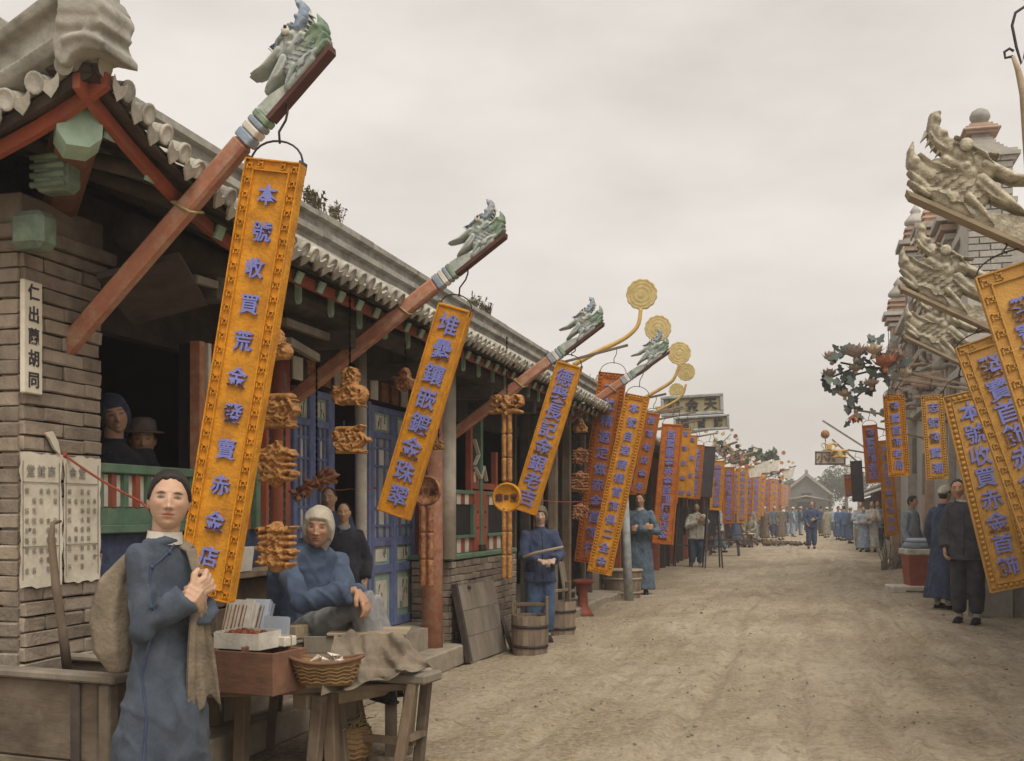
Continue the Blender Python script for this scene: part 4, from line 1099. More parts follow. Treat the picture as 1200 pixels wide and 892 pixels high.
# ------------------------------------------------------------ framed name boards across the street side
for (x0, y0, x1, y1, yv, txt, lab) in ((775, 463, 848, 489, 22, '樓金天', 'upper framed name board with grey frame beneath the cloud finials'), (790, 488, 855, 507, 24, '店首飾', 'lower framed name board with grey frame partly covered by another')):
    a, b = pt(x0, y1, Y=yv), pt(x1, y0, Y=yv); W, Hh = b.x - a.x, b.z - a.z; rise = pt(x1, y1 - 4, Y=yv).z - a.z
    T = thing('name_board', lab, 'shop sign', a, group='framed name boards', rot=(0, -math.atan2(rise, W) * 1.0, 0))
    e = Hh * .15
    part('panel', MB().bb((0, .0, 0), (W, .05, Hh)), 'board', T)
    for (p, q) in (((0, -.05, 0), (W, -.002, e)), ((0, -.05, Hh - e), (W, -.002, Hh)), ((0, -.05, e + .002), (e, -.002, Hh - e - .002)), ((W - e, -.05, e + .002), (W, -.002, Hh - e - .002))):
        part('frame', MB().bb(p, q, .012), 'cpale', T)
    for i, ch in enumerate(txt):
        o = inst('character', char_mesh(ch, 'ink', .03), T, (W * (.2 + .3 * i), -.004, Hh * .5)); o.scale = (Hh * .62, .2, Hh * .62)
    part('bracket', MB().bar((-.9, .03, Hh * .3), (.02, .03, Hh * .3), .05, .05), 'greywood', T)

# ------------------------------------------------------------ carved pendants strung under the eaves
OG = 'carved pendants strung under the eaves'
def chain(mb, z0, z1, x=0):
    n = max(2, int((z1 - z0) / .02))
    for i in range(n):
        z = z0 + (i + .5) * (z1 - z0) / n; a = i % 2 * math.pi / 2
        mb.box((x, 0, z), (.012 if i % 2 else .004, .004 if i % 2 else .012, (z1 - z0) / n * 1.15))
def gourd(k):
    s = k
    return [([(0, .12 * s), (0, .09 * s)], [.05 * s, .055 * s], .028 * s), ([(-.06 * s, .0), (.06 * s, 0)], [.06 * s, .06 * s], .03 * s), ([(0, .05 * s)], [.06 * s], .034 * s),
            ([(-.05 * s, .02 * s), (0, .05 * s), (.04 * s, .0)], [.014 * s] * 3, .048 * s), ([(0, .12 * s), (.02 * s, .08 * s), (-.02 * s, .06 * s)], [.013 * s] * 3, .045 * s), ([(-.07 * s, -.035 * s), (.07 * s, -.035 * s)], [.022 * s] * 2, .042 * s),
            ([(.05 * s, .03 * s)], [.02 * s], .046 * s), ([(-.02 * s, -.01 * s)], [.02 * s], .048 * s)]
def knot(k, wid=.085, hh=.075):
    s = k; o = [([(-wid * s, hh * s), (wid * s, hh * s)], [.02 * s] * 2, .03 * s), ([(-wid * s, -hh * s), (wid * s, -hh * s)], [.02 * s] * 2, .03 * s), ([(-wid * .8 * s, 0), (wid * .8 * s, 0)], [.055 * s] * 2, .02 * s)]
    for i in range(5):
        t = -1 + i * .5; o.append(([(t * wid * s, hh * .6 * s), ((t * wid + .03) * s, 0), (t * wid * .8 * s, -hh * .6 * s)], [.012 * s, .014 * s, .01 * s], .036 * s))
    o.append(([(wid * .9 * s, hh * .4 * s), (0, hh * .2 * s), (-wid * s, -.02 * s), (0, -hh * .5 * s)], [.013 * s] * 4, .04 * s))
    return o
def rolls(k, n, wid=.085, st=.035):
    o = []; r = random.Random(n)
    for i in range(n):
        z = (n - 1) * st / 2 - i * st
        o.append(([(-wid * k, z * k + r.uniform(-.004, .004)), (-wid * .3 * k, z * k + .006 * k), (wid * .3 * k, z * k - .004 * k), (wid * k, z * k)], [.016 * k, .021 * k, .02 * k, .015 * k], .034 * k))
        for q in range(3): o.append(([(r.uniform(-.8, .8) * wid * k, z * k)], [.016 * k], .042 * k))
    o.append(([(0, (n - 1) * st / 2 * k), (0, -(n - 1) * st / 2 * k)], [.05 * k] * 2, .018 * k))
    return o
def bat(k):
    s = k; o = []
    for g in (-1, 1):
        o += [([(g * .02 * s, .03 * s), (g * .07 * s, .07 * s), (g * .12 * s, .06 * s), (g * .13 * s, .01 * s), (g * .09 * s, -.01 * s)], [.03 * s, .024 * s, .024 * s, .022 * s, .016 * s], .03 * s), ([(0, -.05 * s), (g * .07 * s, -.045 * s), (g * .13 * s, -.06 * s)], [.028 * s, .024 * s, .015 * s], .03 * s), ([(g * .08 * s, .03 * s)], [.018 * s], .045 * s), ([(g * .035 * s, .0)], [.02 * s], .05 * s)]
    o += [([(0, .05 * s), (0, -.06 * s)], [.035 * s, .025 * s], .035 * s), ([(0, -.03 * s)], [.022 * s], .055 * s)]
    return o

def filigree(strokes, n, seed, rr=.0055, hh=.012):
    r = random.Random(seed); xs = [(p, q, h) for pts, q, h in strokes for p in pts]; out = list(strokes)
    hm = max(h for _, _, h in xs)
    for _ in range(n):
        p, q, h = xs[r.randrange(len(xs))]; q = q[0] if hasattr(q, '__len__') else q
        a = r.uniform(0, 6.28); c = (p[0] + r.uniform(-.8, .8) * q, p[1] + r.uniform(-.8, .8) * q); R_ = r.uniform(.008, .02); P = []
        for k in range(4): P.append((c[0] + R_ * math.cos(a + k * .9), c[1] + R_ * math.sin(a + k * .9)))
        out.append((P, [rr, rr * 1.2, rr, rr * .6], hm * r.uniform(.75, 1.2) + hh * r.random()))
    return out
def pendant_string(px, ytop, Yv, items, label, chain_to=None, mwood=None):
    top = pt(px, ytop, Y=Yv); s = pt(px, 0, Y=Yv); sc = (pt(px + 1, 500, Y=Yv) - pt(px, 500, Y=Yv)).length
    T = thing('carved_pendant', label, 'pendant', top, group=OG)
    prev = 0.0; ch = MB()
    for (kind, py, wpx, m) in items:
        z = pt(px, py, Y=Yv).z - top.z; dxp = 0
        w = wpx * sc
        if kind == 'gourd': me = relief(filigree(gourd(w / .24), 30, int(px)), .0042, .012, 'gourd_plaque', m, None, 1); hh = w * .7; z -= w * .15
        elif kind == 'knot': me = relief(filigree(knot(w / .21), 34, int(px)), .0042, .012, 'knot_plaque', m, None, 1); hh = w * .45
        elif kind == 'bat': me = relief(filigree(bat(w / .29), 20, 3), .0045, .012, 'bat_plaque', m); hh = w * .3
        elif kind.startswith('rolls'):
            n = int(kind[5:]); me = relief(filigree(rolls(w / .205, n), 44, int(px)), .0042, .012, 'rolled_plaque', m, None, 1); hh = n * .0175 * w / .205
        elif kind == 'coin':
            mb = MB(); R_ = w / 2
            mb.lathe([(.2 * R_, -.01), (R_ * .97, -.012), (R_, -.004), (R_, .01), (R_ * .97, .022), (R_ * .86, .022), (R_ * .82, .012), (R_ * .2, .012)], (0, 0, 0), 36, 'y')
            me = mb.mesh('coin_disc', M[m], True); hh = R_
        elif kind == 'tubes':
            mb = MB()
            for sx in (-1, 1):
                for tz in (-1, 0, 1): mb.lathe([(w * .2, -.001), (w * .24, .02), (w * .22, .06), (w * .22, .14), (w * .24, .18), (w * .2, .2)], (sx * w * .25, 0, tz * .2 - .1), 12)
            me = mb.mesh('twin_tube', M[m], True); hh = .3
        elif kind == 'spray':
            mb = MB(); r = random.Random(2)
            for _ in range(46):
                t = r.uniform(-1, 1); a = (t * w * .5, r.uniform(-.03, .03), t * w * .2 + r.uniform(-.05, .05)); b = (a[0] + r.uniform(-.05, .05), a[1], a[2] + r.uniform(-.03, .03))
                mb.tube([a, b], [.016, .01], 6)
            mb.tube([(-w * .5, 0, -w * .18), (w * .5, 0, w * .2)], .02, 8)
            me = mb.mesh('spray_plaque', M[m], True); hh = .02
        ob = inst(me.name.split('.')[0], me, T, (0, 0, z))
        if kind == 'coin':
            for sx in (-1, 1):
                c = inst('character', char_mesh('寶' if sx > 0 else '通', 'dragoned', .03), ob, (sx * hh * .5, -.014, 0)); c.scale = (hh * .5, .12, hh * .5)
            part('coin_hole', MB().box((0, -.006, 0), (hh * .32, .02, hh * .32)), 'dragoned', ob)
        for sx in ((-w * .2, w * .2) if kind not in ('coin',) else (0,)):
            if prev - (z + hh) > .02: chain(ch, z + hh * .9, prev, sx if prev < 0 else 0)
        prev = z - hh * .9
    part('chain', ch, 'iron', T)
    return T
pendant_string(325, 240, 4.72, (('gourd', 407, 36, 'carved'), ('knot', 482, 42, 'carved'), ('rolls5', 545, 42, 'carved'), ('rolls6', 641, 42, 'carved')), 'string of large gilt carved pendants beside the tall key bordered sign')
pendant_string(410, 330, 6.0, (('gourd', 456, 44, 'carved'), ('knot', 516, 34, 'carved')), 'gilt gourd and knot pendants hanging before the dark doorway')
pendant_string(371, 420, 6.2, (('spray', 566, 46, 'carvedr'),), 'brown slanting spray pendant over the head of the seated person')
pendant_string(594, 395, 9.1, (('bat', 475, 40, 'carved'), ('tubes', 523, 13, 'carved'), ('coin', 583, 34, 'gold'), ('tubes', 637, 13, 'carved')), 'gilt bat and coin pendant with twin tubes before the striped window')
pendant_string(500, 470, 7.8, (('coin', 575, 34, 'carvedr'), ('tubes', 640, 17, 'carvedr')), 'dull red coin pendant half hidden by the sign with eight characters')
pendant_string(475, 400, 7.0, (('gourd', 446, 26, 'carvedr'),), 'small dark carved pendant near the eight character sign')
pendant_string(514, 480, 8.4, (('gourd', 522, 14, 'carved'),), 'tiny gilt boss hanging at the foot of the third beam')
pendant_string(680, 460, 12.9, (('gourd', 500, 18, 'carved'), ('rolls5', 535, 18, 'carvedr'), ('rolls6', 565, 20, 'carvedr'), ('rolls5', 600, 18, 'carvedr')), 'string of red brown rolled pendants by the dark shopfront posts')

# cords that hold the feet of the signs
def cord(name, pts, label, r_=.004, m='cord'):
    Q = []
    for i in range(len(pts) - 1):
        a, b = Vector(pts[i]), Vector(pts[i + 1])
        for k in range(8):
            t = k / 8; Q.append(a.lerp(b, t) - Vector((0, 0, math.sin(t * math.pi) * .012)))
    Q.append(Vector(pts[-1]))
    base = Q[0].copy(); T = thing('tie_line', label, 'cord', base); part('strand', MB().tube([q - base for q in Q], r_, 6), m, T, True); part('knot', MB().ball((0, 0, 0), r_ * 2.4, 8, 6), m, T, True)
cord('red_cord', [pt(75, 533, X=-3.09), pt(165, 588, Y=4.3), pt(232, 640, Y=4.2)], 'red cord tied from the brick pier to the tall golden sign', .006)
cord('red_cord', [pt(440, 572, X=-3.3), pt(410, 573, X=-3.3), pt(380, 572, X=-3.3)], 'red cord stretched across the dark doorway')
cord('red_cord', [pt(620, 585, Y=9.5), pt(680, 588, Y=11.5), pt(700, 590, Y=13)], 'red cord running behind the gilt coin towards the far signs')
# ------------------------------------------------------------ people
def sstep(a, b, x):
    t = np.clip((x - a) / (b - a), 0, 1); return t * t * (3 - 2 * t)
def head_pts(nt_, np_):
    th = np.linspace(-math.pi, math.pi, nt_, endpoint=False); ph = np.linspace(-math.pi / 2 + .03, math.pi / 2 - .03, np_)
    TH, PH = np.meshgrid(th, ph, indexing='ij')
    cr_ = np.cos(PH) ** .82
    x = .0745 * np.sin(TH) * cr_; y = -.096 * np.cos(TH) * cr_; z = .116 * np.sin(PH)
    t = np.clip(-z / .116, 0, 1)
    x = x * (1 - .30 * t ** 2.2); y = np.where(y < 0, y * (1 - .10 * t), y * (1 - .42 * t))
    return TH, PH, x, y, z
def head_mesh(lod, skin, brow_z=.029, smile=0.0, old=0.0):
    nt_, np_ = ((128, 110), (72, 60), (28, 22))[lod]
    TH, PH, x, y, z = head_pts(nt_, np_)
    fr = sstep(.1, .5, np.cos(TH) * np.cos(PH))
    def g(x0, z0, sx, sz, both=True):
        e = np.exp(-((x - x0) / sx) ** 2 - ((z - z0) / sz) ** 2)
        if both and x0: e = e + np.exp(-((x + x0) / sx) ** 2 - ((z - z0) / sz) ** 2)
        return e
    d = .0 * x
    ridge = np.exp(-(x / .010) ** 2) * sstep(.03, .0, z) * sstep(-.042, -.03, z)
    d += ridge * (.008 + .012 * np.clip((.02 - z) / .05, 0, 1))
    d += .011 * g(0, -.028, .012, .009, False) + .007 * g(.013, -.031, .007, .007)
    d += .005 * g(.032, .034, .022, .009) - .008 * g(.031, .010, .017, .011) + .004 * g(.031, .006, .011, .006)
    d += .006 * g(.044, -.016, .018, .018)
    d += .006 * g(0, -.051, .021, .006, False) + .006 * g(0, -.064, .018, .006, False) - .004 * g(0, -.0575, .024, .002, False)
    d -= .003 * g(0, -.075, .02, .006, False); d += .009 * g(0, -.094, .02, .014, False)
    d -= .003 * g(.034, -.05, .010, .022)
    d -= .004 * old * g(.05, -.045, .014, .02)
    y = y - d * fr
    V = np.stack([x, y, z], -1).reshape(-1, 3)
    C = np.ones((nt_, np_, 3)) * np.array(skin)
    def paint(mask, col):
        nonlocal C
        k = np.clip(mask * fr, 0, 1)[..., None]; C = C * (1 - k) + np.array(col) * k
    sk = np.array(skin)
    paint(.35 * g(.044, -.02, .02, .016), sk * np.array((1.1, .82, .78)))
    ax = np.abs(x)
    paint(sstep(1.15, .8, np.sqrt(((ax - .032) / .0185) ** 2 + ((z - brow_z - .004 * np.cos((ax - .03) * 80)) / .0042) ** 2)) * .85, (.06, .045, .04))
    paint(sstep(1.2, .75, np.sqrt(((ax - .031) / .0155) ** 2 + ((z - .009) / .0062) ** 2)) * .95, (.07, .05, .042))
    paint(sstep(1.1, .8, np.sqrt(((ax - .024) / .003) ** 2 + ((z - .0075) / .003) ** 2)) * .3, (.5, .45, .4))
    paint(sstep(1.1, .8, np.sqrt(((ax - .0385) / .003) ** 2 + ((z - .008) / .003) ** 2)) * .3, (.5, .45, .4))
    zl = z - smile * (ax / .02) ** 2
    paint(sstep(1.2, .7, np.sqrt((x / .023) ** 2 + ((zl + .0575) / .0105) ** 2)) * .75, sk * np.array((.92, .55, .52)))
    paint(sstep(1.2, .7, np.sqrt((x / .024) ** 2 + ((zl + .0575) / .0022) ** 2)) * .85, (.12, .05, .04))
    if smile > .003: paint(sstep(1.2, .7, np.sqrt((x / .016) ** 2 + ((zl + .0575) / .004) ** 2)), (.6, .55, .48))
    paint(sstep(1.2, .7, np.sqrt(((ax - .0075) / .004) ** 2 + ((z + .0365) / .0028) ** 2)) * .7, (.12, .06, .045))
    if old: paint(.4 * old * sstep(1.3, .6, np.sqrt(((ax - .03 - (-.03 - z) * .3) / .003) ** 2 + ((z + .04) / .018) ** 2)), sk * .5)
    F_ = []
    for i in range(nt_):
        i2 = (i + 1) % nt_
        for j in range(np_ - 1): F_.append((i * np_ + j, i2 * np_ + j, i2 * np_ + j + 1, i * np_ + j + 1))
    F_.append(tuple(i * np_ for i in range(nt_))[::-1]); F_.append(tuple(i * np_ + np_ - 1 for i in range(nt_)))
    vs = [tuple(v) for v in V]; cs = [tuple(c) for c in C.reshape(-1, 3)]
    e = MB()
    for s in (-1, 1): e.ball((s * .073, .012, -.004), (.009, .022, .031), 8, 7); e.ball((s * .078, .016, .0), (.007, .02, .026), 8, 7)
    k = len(vs); vs += e.v; F_ += [tuple(i + k for i in f) for f in e.f]; cs += [tuple(sk * .93)] * len(e.v)
    return vs, F_, cs

def shell_mesh(lod, front, side, back, off, seed=0, jag=3, drop=0, slick=True):
    """cap of hair or cloth: stands off the head above its edge, tucked in below it"""
    nt_, np_ = ((96, 72), (56, 44), (24, 18))[lod]
    TH, PH, x, y, z = head_pts(nt_, np_)
    a = np.abs(np.degrees(TH)); edge = np.interp(a, [0, 35, 58, 72, 95, 125, 180], [front, front - 2, front * .55 + side * .45, side + 8, side, back, back])
    r = np.random.RandomState(seed); edge = edge + jag * np.interp(TH, np.linspace(-math.pi, math.pi, 60), r.uniform(-1, 1, 60))
    k = sstep(-2, 5, np.degrees(PH) - edge)
    o = -.007 + (off + .007) * k
    n = np.stack([x / .0745, y / .096, z / .116], -1); n /= np.linalg.norm(n, axis=-1, keepdims=True)
    V = np.stack([x, y, z], -1) + n * o[..., None]
    if drop: V[..., 2] -= drop * k * sstep(20, -60, np.degrees(PH)) * sstep(70, 130, a); V[..., 1] += drop * .3 * k * sstep(20, -60, np.degrees(PH)) * sstep(70, 130, a)
    if not slick:
        for i_ in range(nt_):
            for j_ in range(np_):
                v_ = V[i_, j_]; V[i_, j_] += n[i_, j_] * k[i_, j_] * (.004 * (1 - 3 * abs(mnoise.noise(Vector((v_[0] * 9 + 4, v_[1] * 9, v_[2] * 16 + v_[0] * 6))))))
    mb = MB(); F_ = []
    for i in range(nt_):
        i2 = (i + 1) % nt_
        for j in range(np_ - 1): F_.append((i * np_ + j, i2 * np_ + j, i2 * np_ + j + 1, i * np_ + j + 1))
    F_.append(tuple(i * np_ for i in range(nt_))[::-1]); F_.append(tuple(i * np_ + np_ - 1 for i in range(nt_)))
    return mb.add([tuple(v) for v in V.reshape(-1, 3)], F_)

def hand(mb, w, d, n, thumb, hl, curl=.5, nseg=6):
    """w wrist, d direction of the hand, n the side the palm faces, thumb the side the thumb leaves from"""
    w = Vector(w); d = Vector(d).normalized(); n = Vector(n); n = (n - d * n.dot(d)).normalized(); s = d.cross(n).normalized()
    t = Vector(thumb); s = s if s.dot(t) > 0 else -s
    pw = hl * .21
    for q in (-.66, -.2, .25, .68):
        mb.tube([w + s * pw * q * .6, w + d * hl * .24 + s * pw * q * .95, w + d * hl * .48 + s * pw * q * 1.05], [hl * .085, hl * .1, hl * .088], nseg)
    for q, m in ((1.0, .92), (.35, 1.04), (-.32, .97), (-.98, .78)):
        p = w + d * hl * .46 + s * pw * q; dd = d.copy(); P = [p]; rr = [hl * .078]
        for i, (l, c) in enumerate(((.23, .75), (.16, 1.1), (.12, .8))):
            a = curl * c; dd = (dd * math.cos(a) + n * math.sin(a)).normalized() if i == 0 else dd
            if i: 
                perp = dd.cross(s).normalized(); perp = perp if perp.dot(n) > 0 or i > 0 and (dd.cross(s)).dot(n) > 0 else -perp
                ax = s.cross(d).normalized(); 
                rot = Matrix.Rotation(a * (1 if (d.cross(n)).dot(s) > 0 else -1), 3, s); dd = (rot @ dd).normalized()
            p = p + dd * hl * l * m; P.append(p); rr.append(hl * (.074, .068, .05)[i])
        mb.tube(P, rr, nseg)
    b = w + d * hl * .14 + s * pw * .75; b2 = b + (d * .55 + s * .7 + n * .25).normalized() * hl * .24; b3 = b2 + (d * .9 + s * .1 + n * .5).normalized() * hl * .17
    mb.tube([b, b2, b3, b3 + (b3 - b2) * .25], [hl * .1, hl * .085, hl * .07, hl * .04], nseg)

PDEF = dict(pel=(0, 0, .5), che=(0, 0, .73), nek=(0, .004, .825), hed=(0, -.014, .918), shl=(.106, .004, .782), shr=(-.106, .004, .782), ell=(.155, .01, .62), elr=(-.155, .01, .62),
            wrl=(.15, -.05, .475), wrr=(-.15, -.05, .475), hil=(.052, 0, .49), hir=(-.052, 0, .49), knl=(.056, -.01, .275), knr=(-.056, -.01, .275), anl=(.058, .01, .04), anr=(-.058, .01, .04))
def person(label, loc, h, yaw, lod=1, kind='gown', top='cblue', legs='cnavy', shoe='shoe', hairk='short', P=None, skin=(.5, .305, .195), hem=.085, head=(0, 0, 0), seed=1, group=None, hdir=None, curl=.6, brow=.029, smile=0, old=0, wide=.93, collar=True, loose=1.0, cuff=None, hat=None, patch=None, hsz=.131, slv=.9):
    J = dict(PDEF); J.update(P or {}); J = {k: Vector(v) * h for k, v in J.items()}
    vb, vc = ((.0042, .0085), (.010, .0135), (.022, .026))[lod]
    b = MB(); nn = (10, 8, 6)[lod]
    pel, che, nek, hed = J['pel'], J['che'], J['nek'], J['hed']
    wb = min(1, wide) * .88
    b.loft([(*pel, .085 * h * wb, .055 * h * wb), (*((pel + che) / 2), .075 * h * wb, .05 * h * wb), (*che, .09 * h * wb, .055 * h * wb), (*(nek - Vector((0, 0, .02 * h))), .034 * h, .032 * h)], 14)
    b.tube([nek - Vector((0, 0, .03 * h)), nek + (hed - nek) * .3, hed - Vector((0, -.006 * h, .02 * h))], [.036 * h, .033 * h, .034 * h], 12)
    for sd in ('l', 'r'):
        sg = 1 if sd == 'l' else -1
        sh, el, wr = J['sh' + sd], J['el' + sd], J['wr' + sd]; hi, kn, an = J['hi' + sd], J['kn' + sd], J['an' + sd]
        b.tube([che + (sh - che) * .4, sh, (sh + el) / 2, el, (el + wr) / 2, wr], [.026 * h * slv, .028 * h * slv, .026 * h * slv, .022 * h * slv, .02 * h * slv, .0145 * h], nn)
        b.tube([hi, (hi + kn) / 2, kn, (kn + an) / 2, an], [.045 * h * wb, .043 * h * wb, .032 * h, .031 * h, .02 * h], nn)
        b.tube([an, an + Vector((0, -.04 * h, -.02 * h)), an + Vector((0, -.085 * h, -.026 * h))], [.02 * h, .02 * h, .014 * h], nn)
        d = (wr - el).normalized(); nrm = Vector((-sg, 0, 0)) if abs(d.x) < .7 else Vector((0, 1, 0)); th = Vector((0, -1, .3))
        hd = (hdir or {}).get(sd)
        if hd: d, nrm, th = Vector(hd[0]), Vector(hd[1]), Vector(hd[2])
        hl = .105 * h
        if lod < 2: hand(b, wr, d, nrm, th, hl, (hd[3] if hd and len(hd) > 3 else curl), 7 if lod == 0 else 6)
        else: b.ball(wr + d * hl * .4, (hl * .25,) * 3, 6, 5)
    me = voxel(b, vb, 2)
    n0 = len(me.vertices); co = np.empty(n0 * 3, 'f'); me.vertices.foreach_get('co', co)
    vs = [tuple(v) for v in co.reshape(-1, 3)]; fs = [tuple(p.vertices) for p in me.polygons]; bpy.data.meshes.remove(me)
    hv, hf, hc = head_mesh(lod, skin, brow, smile, old)
    hs = hsz * h / .232
    HR = Euler((rad(head[1]), rad(head[2]), rad(head[0]))).to_matrix()
    hv = [tuple(HR @ (Vector(v) * hs) + hed) for v in hv]
    cs = [tuple(np.array(skin) * .96)] * n0 + hc
    fs += [tuple(i + n0 for i in f) for f in hf]; vs += hv
    me = bpy.data.meshes.new('person'); me.from_pydata(vs, [], fs)
    ca = me.color_attributes.new('Col', 'FLOAT_COLOR', 'POINT')
    ca.data.foreach_set('color', np.array([(*c, 1) for c in cs], 'f').reshape(-1))
    finish(me, M['skin'], True)
    O = bpy.data.objects.new('person', me); link(O); O.location = loc; O.rotation_euler = (0, 0, rad(yaw)); tag(O, label, 'person', group)
    # ---- clothes
    def cloth(name, mb, m, wr_=.004, vox=None):
        me = voxel(mb, vox or vc, 3)
        if lod < 2:
            n = len(me.vertices); co = np.empty(n * 3, 'f'); no = np.empty(n * 3, 'f'); me.vertices.foreach_get('co', co); me.vertices.foreach_get('normal', no)
            co = co.reshape(-1, 3); no = no.reshape(-1, 3)
            f = np.array([mnoise.noise(Vector((c[0] * 9 + seed, c[1] * 9, c[2] * 3.6))) + .6 * mnoise.noise(Vector((c[0] * 22 + seed, c[1] * 22, c[2] * 11))) for c in co.tolist()], 'f')
            f = np.clip(f * .55, -.3, .6) + np.array([.5 - 2.2 * abs(mnoise.noise(Vector((c[0] * 6 + seed * 2 + c[2] * 2.2, c[1] * 6 + c[2] * 1.5, c[2] * 3.2)))) for c in co.tolist()], 'f')
            f = f * .55 + .35 * np.clip(np.array([1 - 5 * abs(mnoise.noise(Vector((c[0] * 11 + seed * 3 + c[2] * 4, c[1] * 11 - c[2] * 3, c[2] * 7)))) for c in co.tolist()], 'f'), -.25, 1)
            f = np.clip(f, -.4, 1.1)
            me.vertices.foreach_set('co', (co + no * (f * wr_ * 1.9)[:, None]).reshape(-1))
        me.name = name; me.materials.clear(); finish(me, M[m], True)
        o = bpy.data.objects.new(name, me); link(o, O); return o
    up = MB(); W_ = wide; n = 40 if lod < 2 else 16
    def body_rings(zs):
        out = []
        for (t, rx, ry, fo) in zs: 
            # t: 1 neck, 0 pelvis along the trunk
            if t <= .70: c = pel.lerp(che, t / .70)
            else: c = che.lerp(nek, (t - .7) / .3)
            ww = W_ if t < .95 else max(1.0, W_)
            out.append((c.x, c.y, c.z, rx * h * ww, ry * h * ww, fo))
        return out
    rings = body_rings([(1.02, .034, .034, 0), (.98, .052, .044, 0), (.94, .082, .05, 0), (.87, .11, .06, 0), (.76, .118, .068, .01), (.6, .116, .075, .015), (.3, .113, .078, .02), (.0, .12, .083, .03)])
    if kind == 'gown':
        L_ = pel.z - hem * h
        for q in (.2, .45, .7, 1.0): rings.append((pel.x, pel.y + .012 * h * q, pel.z - L_ * q, (.12 + .042 * q) * h * W_ * loose, (.083 + .036 * q) * h * W_ * loose, .03 + .085 * q))
    elif kind == 'jacket':
        for q in (.5, 1.0): rings.append((pel.x, pel.y, pel.z - .07 * h * q, (.12 + .012 * q) * h * W_, (.083 + .012 * q) * h * W_, .03))
    up.loft(rings, n, seed)
    for sd in ('l', 'r'):
        sh, el, wr = J['sh' + sd], J['el' + sd], J['wr' + sd]; e2 = el + (wr - el) * .9
        up.tube([che.lerp(sh, .5), sh, sh.lerp(el, .5), el, el.lerp(e2, .55), e2], [.042 * h * slv, .043 * h * slv, .043 * h * slv, .041 * h * slv, .040 * h * slv, .042 * h * slv * loose], 16 if lod < 2 else 8)
        up.ball(sh, .04 * h * slv, 10, 8); up.ball(el, .041 * h * slv, 10, 8)
        if cuff:
            cm = MB().tube([el.lerp(wr, .78), el.lerp(wr, .92)], [.046 * h, .047 * h], 14); part('cuff', cm, cuff, O, True)
    g = cloth('gown' if kind == 'gown' else 'jacket', up, top, .0085 if lod == 0 else .008)
    if kind in ('gown', 'jacket') and lod < 2:
        from mathutils.bvhtree import BVHTree
        me_ = g.data; bv = BVHTree.FromPolygons([v.co for v in me_.vertices], [p_.vertices for p_ in me_.polygons]); pl = []
        for (x_, z_) in ((0, .8), (0, .76), (.002, .7), (0, .64), (.002, .58), (0, .52), (0, .46)) if kind == 'jacket' else ((0, .808), (-.02, .79), (-.05, .772), (-.085, .755), (-.1, .72), (-.104, .66), (-.108, .58), (-.112, .5), (-.118, .4), (-.125, .3), (-.13, .2)):
            hit = bv.ray_cast(Vector((x_ * h * W_ + pel.x, -1.0, z_ * h)), Vector((0, 1, 0)))
            if hit[0] is not None: pl.append(hit[0] + Vector((0, -.001, 0)))
        if len(pl) > 3:
            part('placket', MB().tube(pl, .0045 if lod == 0 else .006, 6), {'cblue': 'cnavy', 'cboy': 'cnavy', 'cteal': 'cnavy', 'cwhite': 'cdust', 'cnavy': 'cblack', 'ccoal': 'cblack'}.get(top, top), O, True)
            for q in (1, 3, 5): 
                if q < len(pl): part('button', MB().ball(pl[q] + Vector((0, -.004, 0)), (.008, .006, .008), 8, 6), 'cnavy', O, True)
    if collar and lod < 2:
        c = MB().tube([nek + Vector((0, .002, -.012 * h)), nek + Vector((0, -.002, .018 * h))], [.045 * h, .04 * h], 18, False)
        part('collar', c, collar if isinstance(collar, str) else top, O, True)
    lg = MB(); r1 = .06 if kind != 'gown' else .048 * min(1, wide)
    for sd in ('l', 'r'):
        hi, kn, an = J['hi' + sd], J['kn' + sd], J['an' + sd]
        e = an + (kn - an) * .12
        hi = hi.lerp(kn, .3) if kind == 'gown' else hi + Vector((0, 0, .02 * h))
        lg.tube([hi, hi.lerp(kn, .5), kn, kn.lerp(e, .55), kn.lerp(e, .92), e], [(r1 + .008) * h, r1 * h, (r1 - .004) * h, (r1 - .008) * h, (r1 - .014) * h, .026 * h], 14 if lod < 2 else 8)
    cloth('trousers', lg, legs, .006)
    for sd in ('l', 'r'):
        an = J['an' + sd]; s = MB(); f = Vector((0, -1, 0))
        s.tube([an + Vector((0, .025 * h, -.022 * h)), an + Vector((0, 0, -.014 * h)), an + Vector((0, -.04 * h, -.02 * h)), an + Vector((0, -.085 * h, -.027 * h)), an + Vector((0, -.1 * h, -.03 * h))], [.012 * h, .026 * h, .025 * h, .02 * h, .008 * h], 10)
        s.bb((an.x - .022 * h, an.y - .1 * h, -.002 + an.z - .042 * h), (an.x + .022 * h, an.y + .03 * h, an.z - .032 * h), .006)
        part('shoe', s, shoe, O, True)
        if lod < 2: part('sock', MB().tube([an + Vector((0, 0, -.01 * h)), an + (kn_ := J['kn' + sd] - an) * .14], [.024 * h, .025 * h], 10), 'sock', O, True)
    def on_head(name, mb, m):
        mb.v = [tuple(HR @ (Vector(v) * hs) + hed) for v in mb.v]; return part(name, mb, m, O, True)
